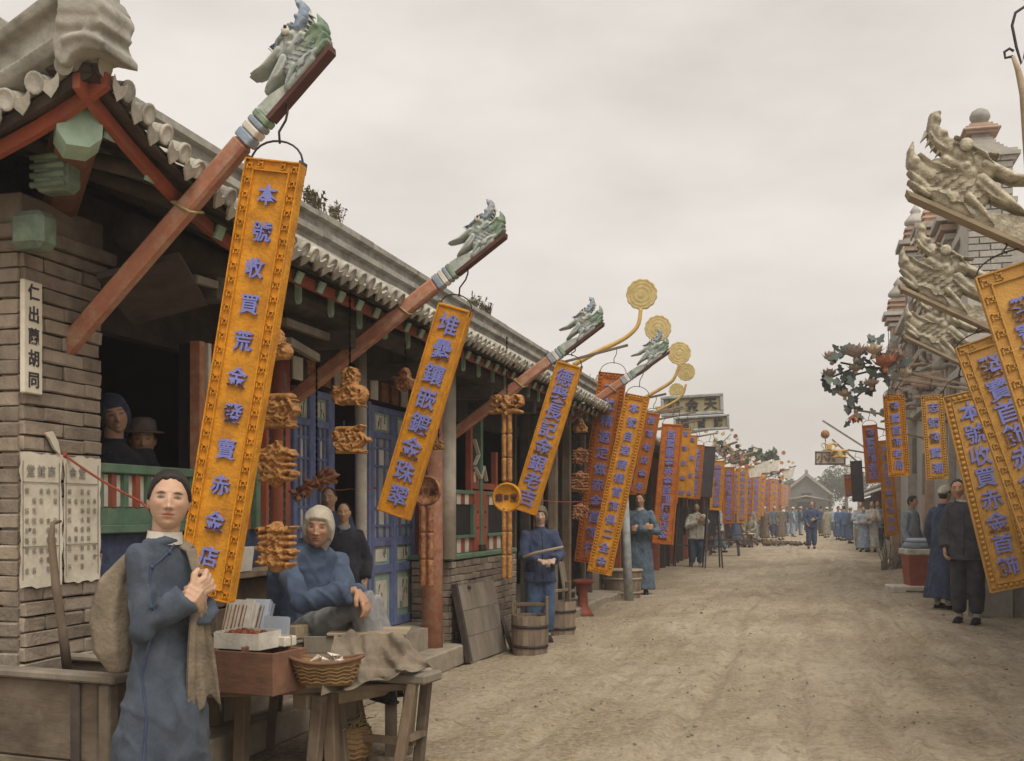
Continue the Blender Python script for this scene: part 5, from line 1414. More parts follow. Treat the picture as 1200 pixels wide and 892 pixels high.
    if hairk == 'short': on_head('hair', shell_mesh(lod, 42, -8, -32, .010, seed), 'hair')
    elif hairk == 'crop': on_head('hair', shell_mesh(lod, 45, 0, -30, .005, seed), 'hair')
    elif hairk == 'shaved':
        on_head('hair', shell_mesh(lod, 66, 6, -28, .006, seed), 'hair')
    elif hairk == 'boy': on_head('hair', shell_mesh(lod, 43, -4, -36, .011, seed, 3), 'hair')
    elif hairk == 'bun':
        on_head('hair', shell_mesh(lod, 46, -6, -40, .014, seed), 'hair')
    elif hairk == 'cap':
        on_head('hair', shell_mesh(lod, 40, -4, -34, .006, seed), 'hair'); on_head('cap', shell_mesh(lod, 34, 18, 4, .02, seed, 1), hat or 'cwhite')
    elif hairk == 'hood':
        on_head('hood', shell_mesh(lod, 26, -34, -62, .02, seed, 1, .04, False), hat or 'cwhite')
    elif hairk == 'brim':
        on_head('hair', shell_mesh(lod, 40, -4, -34, .006, seed), 'hair')
        ht = MB().lathe([(.135, .045), (.142, .05), (.135, .056), (.092, .062), (.088, .1), (.08, .128), (.05, .145), (.005, .148)], (0, 0, 0), 26, 'z', .95, 1.1); on_head('hat', ht, 'hatf')
    return O

def at_px(px, py_feet=None, **kw):
    p = pt(px, py_feet or 700, **kw); return p

# person with the shoulder bag
B0 = pt(193, 700, D=4.0); B0.z = gh(B0.x, B0.y)
boy = person('person in long blue gown gripping the bag strap beside the tall golden sign', B0, 1.47, 64, 0, 'gown', 'cboy', 'cpale', hairk='boy', wide=.68, hsz=.144, slv=.78,
             P=dict(ell=(.075, -.03, .62), wrl=(.04, -.098, .655), elr=(-.08, -.04, .605), wrr=(.008, -.104, .69), shl=(.062, .004, .778), shr=(-.062, .004, .778), hed=(0, -.02, .912), nek=(0, .0, .822), hil=(.034, 0, .49), hir=(-.034, 0, .49), knl=(.036, -.005, .275), knr=(-.036, -.005, .275), anl=(.042, .01, .04), anr=(-.042, .01, .04)),
             hdir=dict(l=((-.45, -.35, .5), (-.2, 1, 0), (0, -.2, 1), 1.25), r=((.75, -.2, .45), (.1, 1, .1), (0, -.2, 1), 1.2)), head=(-32, -3, 4), seed=3, brow=.024, hem=.13, loose=1.22, collar='cwhite', skin=(.56, .36, .25))
# bag and strap
bag = MB(); r_ = random.Random(2)
def bag_build():
    T = thing('shoulder_bag', 'limp grey brown sack slung behind the shoulder of the gowned person', 'bag', B0, rad(64))
    s = MB().loft([(-.1, .13, .72, .04, .03, .1), (-.11, .15, .80, .075, .06, .14), (-.11, .16, .93, .085, .065, .16), (-.1, .14, 1.06, .07, .055, .16), (-.07, .08, 1.15, .04, .04, .1), (-.05, .02, 1.19, .03, .03, 0)], 40, 4)
    me = voxel(s, .011, 2); me.name = 'sack'; finish(me, M['sack'], True); link(bpy.data.objects.new('sack', me), T)
    st = MB()
    def band(P, w, th):
        for i in range(len(P) - 1): st.bar(P[i], P[i + 1], w, th, (0, -1, .3), .004)
    band([(-.06, .03, 1.18), (.03, -.02, 1.2), (.062, -.07, 1.17), (.066, -.105, 1.09), (.05, -.13, 1.0)], .042, .012)
    part('strap', st, 'sack', T)
    n, m = 16, 18; vs = []; fs = []
    for i in range(n + 1):
        for j in range(m + 1):
            u, v = i / n - .5, j / m; wd = .035 + .12 * v ** .8
            f = .02 * math.sin(u * 16 + v * 2) + .012 * math.sin(u * 29 - v * 3)
            vs.append((.035 + u * wd + .07 * v, -.165 - .3 * f * (0.4 + v) + .07 * v, 1.0 - .38 * v - .05 * abs(u) * v + .03 * math.sin(u * 9) * v))
    for i in range(n):
        for j in range(m): fs.append((i * (m + 1) + j, (i + 1) * (m + 1) + j, (i + 1) * (m + 1) + j + 1, i * (m + 1) + j + 1))
    k = len(vs); mb = MB().add(vs + [(x, y + .01, z) for x, y, z in vs], fs + [tuple(q + k for q in f[::-1]) for f in fs])
    part('loose_cloth', mb, 'sack', T, True)
bag_build()

# seated person with white cap
S0 = pt(372, 700, D=6.05); S0.z = .34
def at(px, py, D, base, yaw, h):
    v = pt(px, py, D=D) - base; v.rotate(Euler((0, 0, -rad(yaw)))); return v / h
hS = 1.6; yS = 52; B = S0 - Vector((0, 0, .34)); 
def aS(px, py, D): return at(px, py, D, B, yS, hS)
B.z = 0
person('person in faded blue jacket and white cap seated behind the stall', B, hS, yS, 0, 'none', 'cblue', 'cgrey', hairk='hood',
       P=dict(pel=aS(354, 752, 6.15), che=aS(357, 668, 6.1), nek=aS(363, 638, 6.05), hed=aS(373, 619, 5.98), shl=aS(397, 658, 6.18), shr=aS(332, 656, 5.92), ell=aS(405, 700, 6.05), elr=aS(352, 706, 5.72), wrl=aS(421, 697, 5.84), wrr=aS(418, 692, 5.68),
              hil=aS(374, 752, 6.2), hir=aS(356, 754, 6.0), knl=aS(436, 712, 6.05), knr=aS(425, 708, 5.8), anl=aS(452, 798, 6.1), anr=aS(444, 806, 5.95)),
       hdir=dict(l=((.3, -.2, -.6), (-.7, .1, -.3), (0, -1, .5), .5), r=((.35, -.4, -.75), (-.3, .4, -.5), (-.3, -1, .4), .5)), head=(-34, 3, 6), seed=8, old=.8, hat='ccap', collar='cblue', skin=(.47, .27, .17), wide=1.12, loose=1.1)

# two people looking out of the dark doorway
for (px, py, dd, h, top, hk, hy, lab) in ((386, 583, 7.9, 1.56, 'cnavy', 'shaved', -8, 'person peeping past the jamb behind the white cap'), (403, 600, 7.6, 1.46, 'cblack', 'shaved', 0, 'person in black jacket standing in the dark doorway')):
    p = pt(px, 600, D=dd); p.z = .34
    hz = pt(px, py, D=dd).z - .34
    person(lab, p, hz / .925, 18, 1, 'gown', top, top, hairk=hk, seed=int(px), head=(hy, 0, 0), skin=(.5, .31, .2), collar='cpale' if px == 403 else True)
# two people at the shop window
w1 = pt(133, 484, D=5.75); w1.z -= 1.42
person('smiling child wrapped in dark cloth leaning out beside the brick pier', w1, 1.53, 42, 1, 'gown', 'cblack', 'cblack', hairk='hood', hat='cnavy', seed=21, head=(0, 6, -14), smile=.005, skin=(.55, .34, .24))
w2 = pt(167, 516, D=5.9); w2.z -= 1.38
person('person in round felt hat looking out over the window rail', w2, 1.5, 34, 1, 'gown', 'cblack', 'cblack', hairk='brim', seed=22, head=(0, 2, 0), skin=(.42, .25, .17))
# person holding a stick by the buckets
p = pt(626, 770, Z=0); p = pt(633, 700, D=10.9); p.z = gh(p.x, p.y)
sp = person('person in dark blue jacket holding a pale stick behind the buckets', p, 1.34, 28, 1, 'jacket', 'cnavy', 'cblue2', hairk='hood', hat='cbrown', seed=31, head=(-18, 2, 0), skin=(.6, .42, .33), P=dict(ell=(.135, -.05, .63), wrl=(.06, -.16, .60), elr=(-.14, -.04, .63), wrr=(-.04, -.15, .595)), hdir=dict(l=((-.8, -.5, -.1), (0, .3, -1), (0, -1, .3), .9), r=((.8, -.5, -.1), (0, .3, -1), (0, -1, .3), .9)))
stk = MB().tube([pt(613, 653, D=10.55), pt(628, 648, D=10.55), pt(660, 641, D=10.45)], [.014, .016, .012], 8)
c0 = pt(628, 648, D=10.55); stk.v = [tuple(Vector(v) - c0) for v in stk.v]
o = part('wooden_stick', stk, 'palewood', None, True); o.location = c0; tag(o, 'short pale wooden stick held in both hands by the buckets', 'stick')
# dark figure in the shade past the posts
p = pt(672, 700, X=-3.0); p.z = .2
person('person in black standing in the shade behind the slanting signs', p, 1.62, 25, 1, 'gown', 'cblack', 'cblack', hairk='short', seed=33, skin=(.42, .27, .19))
# person in long blue gown
p = pt(750, 697, Z=0); p.z = gh(p.x, p.y)
person('person with spectacles and folded arms in full length blue gown', p, 1.62, 8, 1, 'gown', 'cteal', 'cnavy', hairk='short', seed=35, head=(-14, 0, 0), P=dict(ell=(.165, -.07, .61), wrl=(.0, -.14, .635), elr=(-.15, -.07, .61), wrr=(.04, -.145, .65)), hdir=dict(l=((-.9, -.2, .1), (0, 1, 0), (0, 0, 1), .5), r=((.9, -.2, .1), (0, 1, 0), (0, 0, 1), .5)), collar='cwhite', hem=.055)
# person in pale jacket
p = pt(816, 664, Z=0); p.z = gh(p.x, p.y)
person('person in cream padded jacket and blue trousers between black trestles', p, 1.54, 6, 1, 'jacket', 'cwhite', 'cblue2', 'sock', hairk='crop', seed=37, skin=(.42, .25, .17), P=dict(ell=(.17, -.04, .7), wrl=(.09, -.11, .78), elr=(-.15, -.06, .62), wrr=(.03, -.14, .7)), wide=1.15)
p = pt(843, 648, Z=0); p.z = 0
person('person in pale grey walking past the black trestles', p, 1.62, -80, 1, 'jacket', 'cpale', 'cteal', hairk='cap', hat='cpale', seed=39, P=dict(knl=(.055, -.08, .29), anl=(.055, -.09, .04), anr=(-.055, .14, .05), knr=(-.05, .03, .28)))
# boy standing in the road
p = pt(951, 643, Z=0); p.z = 0
person('person in dark blue jacket and gathered trousers standing alone in the road', p, 1.72, 4, 1, 'jacket', 'cnavy', 'cnavy', hairk='crop', seed=41, P=dict(ell=(.16, -.02, .63), wrl=(.05, -.13, .6), elr=(-.15, -.02, .62), wrr=(-.1, -.09, .52)))
# group on the opposite side
for i, (px, fy, h, top, lg, lab) in enumerate(((1022, 643, 1.68, 'cwhite', 'cdust', 'person in cream shirt with folded arms beside the low hanging sign'), (1012, 640, 1.5, 'clight', 'cdust', 'shorter person in pale blue shirt pressed against the cream shirted one'), (1008, 634, 1.68, 'cpale', 'cdust', 'person in grey looking over the shorter one in pale blue'), (1029, 634, 1.72, 'cpale', 'cnavy', 'person half hidden behind the low hanging sign'))):
    p = pt(px, fy, D=36 if i < 2 else 38); p.z = 0
    person(lab, p, h, -14 if i < 2 else -4, 1, 'gown' if i < 2 else 'jacket', top, lg, hairk='crop', seed=50 + i, P=dict(ell=(.16, -.05, .62), wrl=(.01, -.13, .64), elr=(-.15, -.05, .62), wrr=(.03, -.13, .65)))
# near people on the opposite side
p = pt(1134, 735, D=12.9); p.z = gh(p.x, p.y)
person('person in dark grey jacket standing against the ropework bordered sign', p, 1.72, -22, 1, 'jacket', 'ccoal', 'ccoal', hairk='crop', seed=61, head=(14, 4, -6), skin=(.56, .33, .23), collar='cwhite', P=dict(hed=(-.06, -.02, .912), nek=(-.035, .0, .822), ell=(.15, .03, .62), wrl=(.15, -.02, .47), elr=(-.155, -.01, .62), wrr=(-.13, -.07, .5)), wide=1.15)
p = pt(1106, 712, D=14.8); p.z = gh(p.x, p.y)
person('person in navy gown turning away beside the red tub', p, 1.66, 130, 1, 'gown', 'cnavy', 'cnavy', hairk='cap', hat='cwhite', seed=63)
p = pt(1068, 680, D=18.9); p.z = 0
person('person in pale blue jacket behind the red tub', p, 1.6, 60, 1, 'jacket', 'clight', 'cteal', hairk='short', seed=65)

# far-off people, each a copy of one of three builds in its own place
CG = 'people crowding the far end of the street'
protos = []
rc = random.Random(12)
cols = ['cblue', 'clight', 'cbrown', 'cteal', 'cgrey', 'cblue2', 'cnavy', 'cdust']
spots = [(862, 47), (885, 52), (896, 50), (907, 55), (915, 52), (922, 60), (929, 58), (938, 62), (946, 70), (962, 60), (969, 56), (975, 66), (982, 52), (989, 50), (996, 46), (902, 66), (933, 75), (958, 78), (986, 62), (878, 44)]
for i, (px, dd) in enumerate(spots):
    p = pt(px, 600, D=dd); p.z = 0; h = rc.uniform(1.55, 1.72)
    if i < 4:
        o = person('blurred person in the distant crowd at the end of the street', p, h, rc.uniform(-60, 60), 2, ('gown', 'jacket')[i % 2], cols[i], cols[(i + 3) % 8], hairk=('short', 'cap')[i // 2], seed=70 + i, group=CG)
        protos.append(o)
    else:
        q = protos[i % 4]; o = q.copy(); COL.objects.link(o); o.location = p; o.rotation_euler = (0, 0, rc.uniform(-3, 3)); s = rc.uniform(.94, 1.05); o.scale = (s, s, s)
        for ch in q.children:
            c = ch.copy(); COL.objects.link(c); c.parent = o
            if ch.name.split('.')[0] in ('gown', 'jacket', 'trousers'):
                c.material_slots[0].link = 'OBJECT'; c.material_slots[0].material = M[rc.choice(cols)]
# person sitting on a bench far down on the left
p = pt(880, 630, D=41); p.z = 0
person('person in cream sitting on a bench beneath the far signs', p, 1.6, -20, 1, 'jacket', 'cdust', 'cwhite', hairk='crop', seed=90, P=dict(pel=(0, 0, .28), che=(0, -.03, .5), nek=(0, -.04, .6), hed=(0, -.06, .7), shl=(.11, -.03, .57), shr=(-.11, -.03, .57), ell=(.14, -.1, .42), elr=(-.14, -.1, .42), wrl=(.06, -.2, .36), wrr=(-.06, -.2, .36), hil=(.05, 0, .27), hir=(-.05, 0, .27), knl=(.06, -.22, .29), knr=(-.06, -.22, .29), anl=(.06, -.2, .04), anr=(-.06, -.2, .04)))
# ------------------------------------------------------------ on and beside the brick pier
def pier_things():
    # name plate with ink characters
    a, b = pt(25, 460, X=-3.085), pt(47, 333, X=-3.085)
    T = thing('name_plate', 'narrow white wooden plate with a column of ink characters on the brick pier', 'plaque', (-3.094, (a.y + b.y) / 2, a.z))
    W, Hh = b.y - a.y, b.z - a.z + .0
    part('plate', MB().bb((0, -W / 2, 0), (.022, W / 2, Hh), .004), 'paper', T)
    for i, ch in enumerate('仁出蘭胡同'):
        o = inst('character', char_mesh(ch, 'ink', .02), T, (.024, 0, Hh * (.9 - .195 * i)), (0, 0, rad(90))); o.scale = (W * .62, .02, W * .62)
    # posters
    def poster(x0, y0, x1, y1, label, big, seed):
        c = [pt(x0, y0, X=-3.088), pt(x1, y0 + 6, X=-3.088), pt(x1, y1 - 8, X=-3.088), pt(x0, y1, X=-3.088)]
        ya, yb = c[0].y, c[1].y; z0, z1 = min(c[2].z, c[3].z), c[0].z; W, Hh = yb - ya, z1 - z0
        T = thing('poster', label, 'poster', (-3.0915, ya, z0), group='posters on the brick pier')
        r = random.Random(seed); n, m = 8, 14; vs = []; fs = []
        for i in range(n + 1):
            for j in range(m + 1):
                e = .006 if (i in (0, n) or j in (0, m)) else 0
                vs.append((.002 + r.uniform(0, .0035) + e * r.random(), W * i / n + (r.uniform(-.004, .004) if i in (0, n) else 0), Hh * j / m + (r.uniform(-.006, .006) if j in (0, m) else 0)))
        for i in range(n):
            for j in range(m): fs.append((i * (m + 1) + j, (i + 1) * (m + 1) + j, (i + 1) * (m + 1) + j + 1, i * (m + 1) + j + 1))
        part('sheet', MB().add(vs, fs), 'paper', T, True)
        pr = MB(); cs = W / 6
        fr = .007
        for (p, q) in (((.0075, W * .05, Hh * .06), (.0085, W * .05 + .004, Hh * .94)), ((.0075, W * .92, Hh * .06), (.0085, W * .92 + .004, Hh * .94)), ((.0075, W * .05, Hh * .78), (.0085, W * .92, Hh * .78 + .004)), ((.0075, W * .05, Hh * .3), (.0085, W * .92, Hh * .3 + .004))): pr.bb(p, q)
        part('printed_rule', pr, 'greyink', T)
        for i, ch in enumerate(big):
            o = inst('character', char_mesh(ch, 'greyink', .015), T, (.008, W * (.24 + .25 * i), Hh * .87), (0, 0, rad(90))); o.scale = (W * .2, .01, W * .2)
        txt = '告示商號金銀首飾各色珠翠本店發賣赤金收買荒金'
        rows, cl = 9, 5
        for i in range(rows):
            for j in range(cl):
                if r.random() < .25: continue
                o = inst('character', char_mesh(txt[(i * 5 + j * 7 + seed) % len(txt)], 'greyink', .0), T, (.008, W * (.15 + .17 * j), Hh * (.72 - .074 * i)), (0, 0, rad(90))); o.scale = (W * .1, .01, W * .1)
    MATS.pop('greyink', None)
    M['greyink'] = mat('grey_ink', (.33, .3, .25), (.22, .2, .17), 40, .9, 0, rnd=.2)
    poster(23, 530, 72, 690, 'wide weathered notice pasted at the corner of the brick pier', '堂館商', 3)
    poster(74, 534, 117, 684, 'notice with boxed lines of print by the shop window opening', '金堂', 5)
    # crooked stick leaning on the pier
    P = [pt(71, 611, X=-3.02), pt(62, 613, X=-3.01), pt(60, 630, X=-3.0), pt(66, 690, X=-2.97), pt(73, 735, X=-2.95), pt(79, 785, X=-2.93)]
    base = P[-1].copy(); o = part('crooked_stick', MB().tube([q - base for q in P], [.006, .009, .015, .019, .02, .021], 8), 'wood', None, True); o.location = base
    tag(o, 'crooked brown stick leaning on the posters of the brick pier', 'stick')
    # peeling scrap where the cord is tied
    sc_ = MB().prism([(0, 0), (.05, .012), (.085, -.03), (.1, -.085), (.06, -.06), (.03, -.02)], pt(50, 508, X=-3.086), (0, 1, 0), (0, 0, 1), (.012, 0, 0))
    o = part('paper_scrap', sc_, 'paper', None); tag(o, 'torn pale scrap of paper peeling off above the posters', 'paper')
    # wooden chest in the corner
    T = thing('timber_trough', 'weathered open timber trough standing before the brick pier', 'trough', (-3.0, 3.9, 0), rad(-7))
    w = .5; 
    part('front_plank', MB().bb((-.6, -.245, .36), (.46, -.215, .66), .006), 'trough', T)
    part('front_plank', MB().bb((-.6, -.245, .03), (.46, -.215, .355), .006), 'trough', T)
    part('back_plank', MB().bb((-.6, .2, .03), (.46, .23, .66), .006), 'trough', T)
    part('end_plank', MB().bb((.43, -.21, .03), (.455, .195, .64), .004), 'trough', T)
    part('bottom', MB().bb((-.6, -.21, .03), (.42, .195, .06)), 'trough', T)
    part('corner_post', MB().bb((.465, -.25, .0), (.52, -.2, .655), .006), 'trough', T)
    part('corner_post', MB().bb((.465, .19, .0), (.52, .235, .655), .006), 'trough', T)
    part('corner_post', MB().bb((.34, -.262, .0), (.385, -.247, .655), .005), 'darkwood', T)
    part('rim', MB().bb((-.62, -.275, .662), (.56, -.19, .695), .008), 'greywood', T)
    part('rim', MB().bb((-.62, .18, .662), (.56, .245, .69), .008), 'greywood', T)
    part('rim', MB().bb((.43, -.188, .662), (.53, .178, .688), .008), 'greywood', T)
pier_things()

# ------------------------------------------------------------ the stall
def stall():
    P = lambda px, py, D: pt(px, py, D=D)
    base = pt(380, 860, D=5.6); base.z = 0
    # plank table on trestles
    T = thing('stall_table', 'rough plank table on trestles carrying the crate, tray and papers', 'table', base)
    a = pt(262, 815, Z=.44); 
    def w(name, mb, m, smooth=False): return wpart(name, mb, m, T, smooth)
    # long top beam and boards
    w('top_board', MB().bar((-2.95, 4.95, .425), (-2.05, 5.45, .425), .5, .035, bev=.006), 'woodx', 0)
    w('top_board', MB().bar((-2.72, 5.15, .463), (-1.98, 5.62, .463), .22, .03, bev=.006), 'palewood')
    w('cross_beam', MB().bar((-2.42, 4.98, .37), (-2.18, 5.55, .37), .11, .075, bev=.008), 'palewood')
    for (x, y, dx) in ((-2.35, 4.98, .03), (-2.28, 5.06, -.02), (-2.75, 5.0, 0), (-2.1, 5.6, .03)):
        w('leg', MB().bar((x, y, 0), (x + dx, y + .02, .405), .06, .07, (0, 1, 0), .006), 'wood')
    # low bench on the right end
    T2 = thing('trestle_bench', 'worn trestle bench with splayed legs at the street end of the stall', 'bench', (pt(470, 890, Z=0).x, pt(470, 890, Z=0).y, 0))
    c = pt(475, 792, Z=.475); ang = rad(34)
    def w2(name, mb, m): return wpart(name, mb, m, T2)
    d = Vector((math.cos(ang), -math.sin(ang) * .2, 0)).normalized(); n = Vector((-d.y, d.x, 0))
    w2('seat_plank', MB().bar(c - d * .42, c + d * .16, .2, .05, bev=.01), 'greywood')
    for (s, q, o_) in ((.08, -.07, 0), (.08, .08, 0), (-.36, -.07, 0), (-.36, .08, 0)):
        t = c + d * s + n * q; f = t + d * (.07 if s > 0 else -.07) * -1 + n * q * .5; f.z = 0
        w2('leg', MB().bar(f, t - Vector((0, 0, .02)), .05, .055, (0, 1, 0), .006), 'wood')
    w2('stretcher', MB().bar(c + d * .05 + n * -.07 - Vector((0, 0, .3)), c + d * .05 + n * .1 - Vector((0, 0, .3)), .035, .03), 'wood')
    w2('stretcher', MB().bar(c - d * .34 - Vector((0, 0, .33)), c + d * .05 - Vector((0, 0, .33)), .035, .035), 'wood')
    # brown crate
    cz = .445; A_ = pt(262, 813, D=5.15); Bc = pt(345, 808, D=5.25)
    T3 = thing('wooden_crate', 'shallow red brown wooden crate at the near corner of the stall', 'crate', (pt(302, 810, D=5.32).x, pt(302, 810, D=5.32).y, cz), rad(-8))
    L, Wd, Hc = .37, .27, .2
    for (nm, p, q) in (('front_board', (-L / 2, -Wd / 2, 0), (L / 2, -Wd / 2 + .016, Hc)), ('back_board', (-L / 2, Wd / 2 - .016, 0), (L / 2, Wd / 2, Hc)), ('side_board', (-L / 2 + .001, -Wd / 2 + .017, 0), (-L / 2 + .016, Wd / 2 - .017, Hc)), ('side_board', (L / 2 - .016, -Wd / 2 + .017, 0), (L / 2 - .001, Wd / 2 - .017, Hc)), ('bottom', (-L / 2 + .017, -Wd / 2 + .017, .002), (L / 2 - .017, Wd / 2 - .017, .014)), ('divider', (-.01, -Wd / 2 + .017, .015), (.006, Wd / 2 - .017, Hc + .02))):
        part(nm, MB().bb(p, q, .004), 'crate', T3)
    # white box of brown fruit on the crate
    pb = pt(290, 752, D=5.36); zb = cz + Hc
    T4 = thing('paper_box', 'open white paper box holding brown fruit on the crate', 'box', (pb.x, pb.y, zb + .001), rad(-8))
    for (p, q) in (((-.13, -.09, 0), (.13, -.082, .075)), ((-.13, .082, 0), (.13, .09, .085)), ((-.13, -.081, 0), (-.122, .081, .08)), ((.122, -.081, 0), (.13, .081, .08)), ((-.121, -.081, 0), (.121, .081, .006))): part('box_side', MB().bb(p, q), 'white', T4)
    r = random.Random(6)
    for k in range(14):
        x, y = -.09 + .036 * (k % 6) + r.uniform(-.005, .005), -.05 + .05 * (k // 6)
        o = part('fruit', MB().ball((0, 0, 0), (.021, .02, .018), 10, 8), 'fruit', None, True); o.location = Matrix.Rotation(rad(-8), 4, 'Z') @ Vector((x, y, 0)) + Vector((pb.x, pb.y, zb + .06 + .012 * (k % 2)))
        tag(o, 'round brown fruit lying in the white paper box', 'fruit', 'brown fruit in the paper box')
    # stacks of printed papers leaning behind
    for k, (px, py, dd, w_, h_, m, tilt, lab) in enumerate(((272, 746, 5.75, .16, .2, 'white', 22, 'stack of white printed papers leaning behind the fruit box'), (293, 744, 5.8, .15, .19, 'bluebox', 24, 'stack of pale blue printed papers leaning beside the white ones'), (322, 748, 5.7, .14, .12, 'bluebox', 6, 'small plain pale blue paper carton near the seated person'))):
        p = pt(px, py, D=dd)
        T5 = thing('paper_stack', lab, 'papers', p, rad(-6), rot=(rad(-tilt), 0, rad(-6)))
        for q in range(5 if k < 2 else 2):
            part('sheet', MB().bb((-w_ / 2 + r.uniform(-.006, .006), q * .012, r.uniform(-.01, .01)), (w_ / 2 + r.uniform(-.006, .006), q * .012 + .009, h_ + r.uniform(-.01, .01))), m, T5)
        pr = MB()
        for q in range(6 if k < 2 else 0):
            x = -w_ / 2 + .015 + q * w_ / 7
            pr.bb((x, -.008, .02), (x + (.004 if q % 2 else .008), -.0065, h_ - .03))
        if pr.v: part('printed_line', pr, 'carvedr', T5)
    for (px, py, dd, w_, d_, h_, m, lab) in ((330, 757, 5.42, .12, .09, .05, 'white', 'flat white paper packet on the crate edge beside the tray'), (345, 748, 5.75, .11, .1, .07, 'palewood', 'small pale wooden box between the crate and the flat case')):
        p = pt(px, py, D=dd); T11 = thing('goods_packet', lab, 'packet', (p.x, p.y, .646), rad(-14)); part('packet', MB().bb((-w_ / 2, -d_ / 2, 0), (w_ / 2, d_ / 2, h_), .006), m, T11); part('wrap_string', MB().bb((-w_ / 2 - .002, -.004, -.0), (w_ / 2 + .002, .004, h_ + .003)), 'straw', T11)
    bx = thing('support_box', 'plain plank box under the leaning papers on the stall', 'box', (pt(298, 760, D=5.8).x, pt(298, 760, D=5.8).y, .44), rad(-8))
    part('body', MB().bb((-.3, -.12, 0), (.28, .12, .185), .006), 'wood', bx); part('lid', MB().bb((-.31, -.125, .187), (.29, .125, .203), .004), 'greywood', bx)
    # boat shaped wicker tray with scraps
    p = pt(382, 785, D=5.28)
    T6 = thing('wicker_tray', 'boat shaped wicker tray with crumpled paper next to the crate', 'basket', (p.x, p.y, .478), rad(14))
    n, m = 28, 7; vs = []; fs = []
    for (off, sgn) in ((0, 1), (.012, -1)):
        for j in range(m + 1):
            t = j / m
            for k in range(n):
                a = 2 * math.pi * k / n; rx = (.12 + .055 * t) - off; ry = (.05 + .05 * t) - off
                vs.append((rx * math.cos(a), ry * math.sin(a), max(.11 * t + .025 * t * math.cos(a) ** 2, off)))
    q = (m + 1) * n
    for b0 in (0, q):
        for j in range(m):
            for k in range(n): fs.append((b0 + j * n + k, b0 + j * n + (k + 1) % n, b0 + (j + 1) * n + (k + 1) % n, b0 + (j + 1) * n + k))
    fs.append(tuple(range(n))); fs.append(tuple(range(q, q + n)))
    part('basket_wall', MB().add(vs, fs), 'wicker', T6, True)
    part('rim', MB().tube([(.178 * math.cos(2 * math.pi * k / 24), .103 * math.sin(2 * math.pi * k / 24), .112 + .026 * math.cos(2 * math.pi * k / 24) ** 2) for k in range(25)], .009, 6), 'crate', T6, True)
    wv = MB()
    for j in range(1, 6):
        t = j / 6.5; wv.tube([((.123 + .055 * t) * math.cos(2 * math.pi * k / 28), (.053 + .05 * t) * math.sin(2 * math.pi * k / 28), .11 * t + .025 * t * math.cos(2 * math.pi * k / 28) ** 2 + .004 * (-1) ** k) for k in range(29)], .005, 5)
    part('weave', wv, 'wicker', T6, True)
    cr_ = MB()
    for k in range(9):
        c0 = Vector((r.uniform(-.09, .09), r.uniform(-.04, .04), .095 + r.uniform(0, .03))); pts_ = [c0 + Vector((r.uniform(-.05, .05), r.uniform(-.03, .03), r.uniform(-.015, .035))) for _ in range(4)]
        cr_.add(pts_, [(0, 1, 2), (0, 2, 3)])
    o = part('crumpled_paper', cr_, 'white', None); o.location = T6.location; tag(o, 'crumpled white paper filling the boat shaped tray', 'paper')
    # flat tray / box lid
    c = pt(415, 742, D=5.85)
    T7 = thing('flat_case', 'shallow pale wooden case lying open in front of the seated person', 'case', (c.x, c.y, c.z - .1), rad(16))
    part('case_bottom', MB().bb((-.24, -.15, .0), (.26, .15, .012)), 'palewood', T7)
    for (p, q) in (((-.24, -.15, .013), (.26, -.135, .1)), ((-.24, .135, .013), (.26, .15, .1)), ((-.24, -.134, .013), (-.225, .134, .1)), ((.245, -.134, .013), (.26, .134, .1))): part('case_side', MB().bb(p, q, .003), 'greywood', T7)
    part('case_lid', MB().bb((-.12, -.17, .103), (.29, .17, .118), .003), 'palewood', T7)
    part('case_leg', MB().bb((-.05, -.08, -c.z + .1 + .0), (.02, -.02, -.001)), 'wood', T7)
    part('case_leg', MB().bb((.16, .02, -c.z + .1 + .0), (.22, .08, -.001)), 'wood', T7)
    # sackcloth thrown over the end
    n, m = 30, 22; vs = []; fs = []
    A0, A1 = pt(392, 742, D=5.55), pt(470, 742, D=5.6); B0_, B1 = pt(378, 815, D=5.2), pt(505, 782, D=5.5)
    for i in range(n + 1):
        for j in range(m + 1):
            u, v = i / n, j / m
            p = A0.lerp(A1, u).lerp(B0_.lerp(B1, u), v)
            fo = .035 * math.sin(u * 15 + v * 3) + .022 * math.sin(u * 31 - v * 5) + .03 * mnoise.noise(Vector((u * 4, v * 3, 2)))
            p = p + Vector((.2, -1, .1)) * fo * (0.3 + v) + Vector((0, 0, -.05 * math.sin(v * math.pi) * math.sin(u * math.pi) + .03 * mnoise.noise(Vector((u * 6, v * 6, 9)))))
            vs.append(p)
    for i in range(n):
        for j in range(m): fs.append((i * (m + 1) + j, (i + 1) * (m + 1) + j, (i + 1) * (m + 1) + j + 1, i * (m + 1) + j + 1))
    k = len(vs); vs2 = [Vector(v) + Vector((-.002, .012, -.004)) for v in vs]
    mb = MB().add(vs + vs2, fs + [tuple(x + k for x in f[::-1]) for f in fs])
    base = A0.copy(); mb.v = [tuple(Vector(v) - base) for v in mb.v]
    o = part('sackcloth', mb, 'sack', None, True); o.location = base; tag(o, 'crumpled grey sackcloth hanging over the stall edge onto the bench', 'cloth')
    # basket of straw on the ground
    p = pt(405, 892, D=5.75)
    T8 = thing('straw_basket', 'round wicker basket stuffed with straw under the stall', 'basket', (p.x, p.y, 0))
    part('basket_wall', MB().lathe([(.085, .0), (.12, .04), (.135, .1), (.13, .16), (.118, .2), (.105, .195), (.115, .15), (.1, .05), (.02, .03)], (0, 0, 0), 24), 'wicker', T8, True)
    wv = MB()
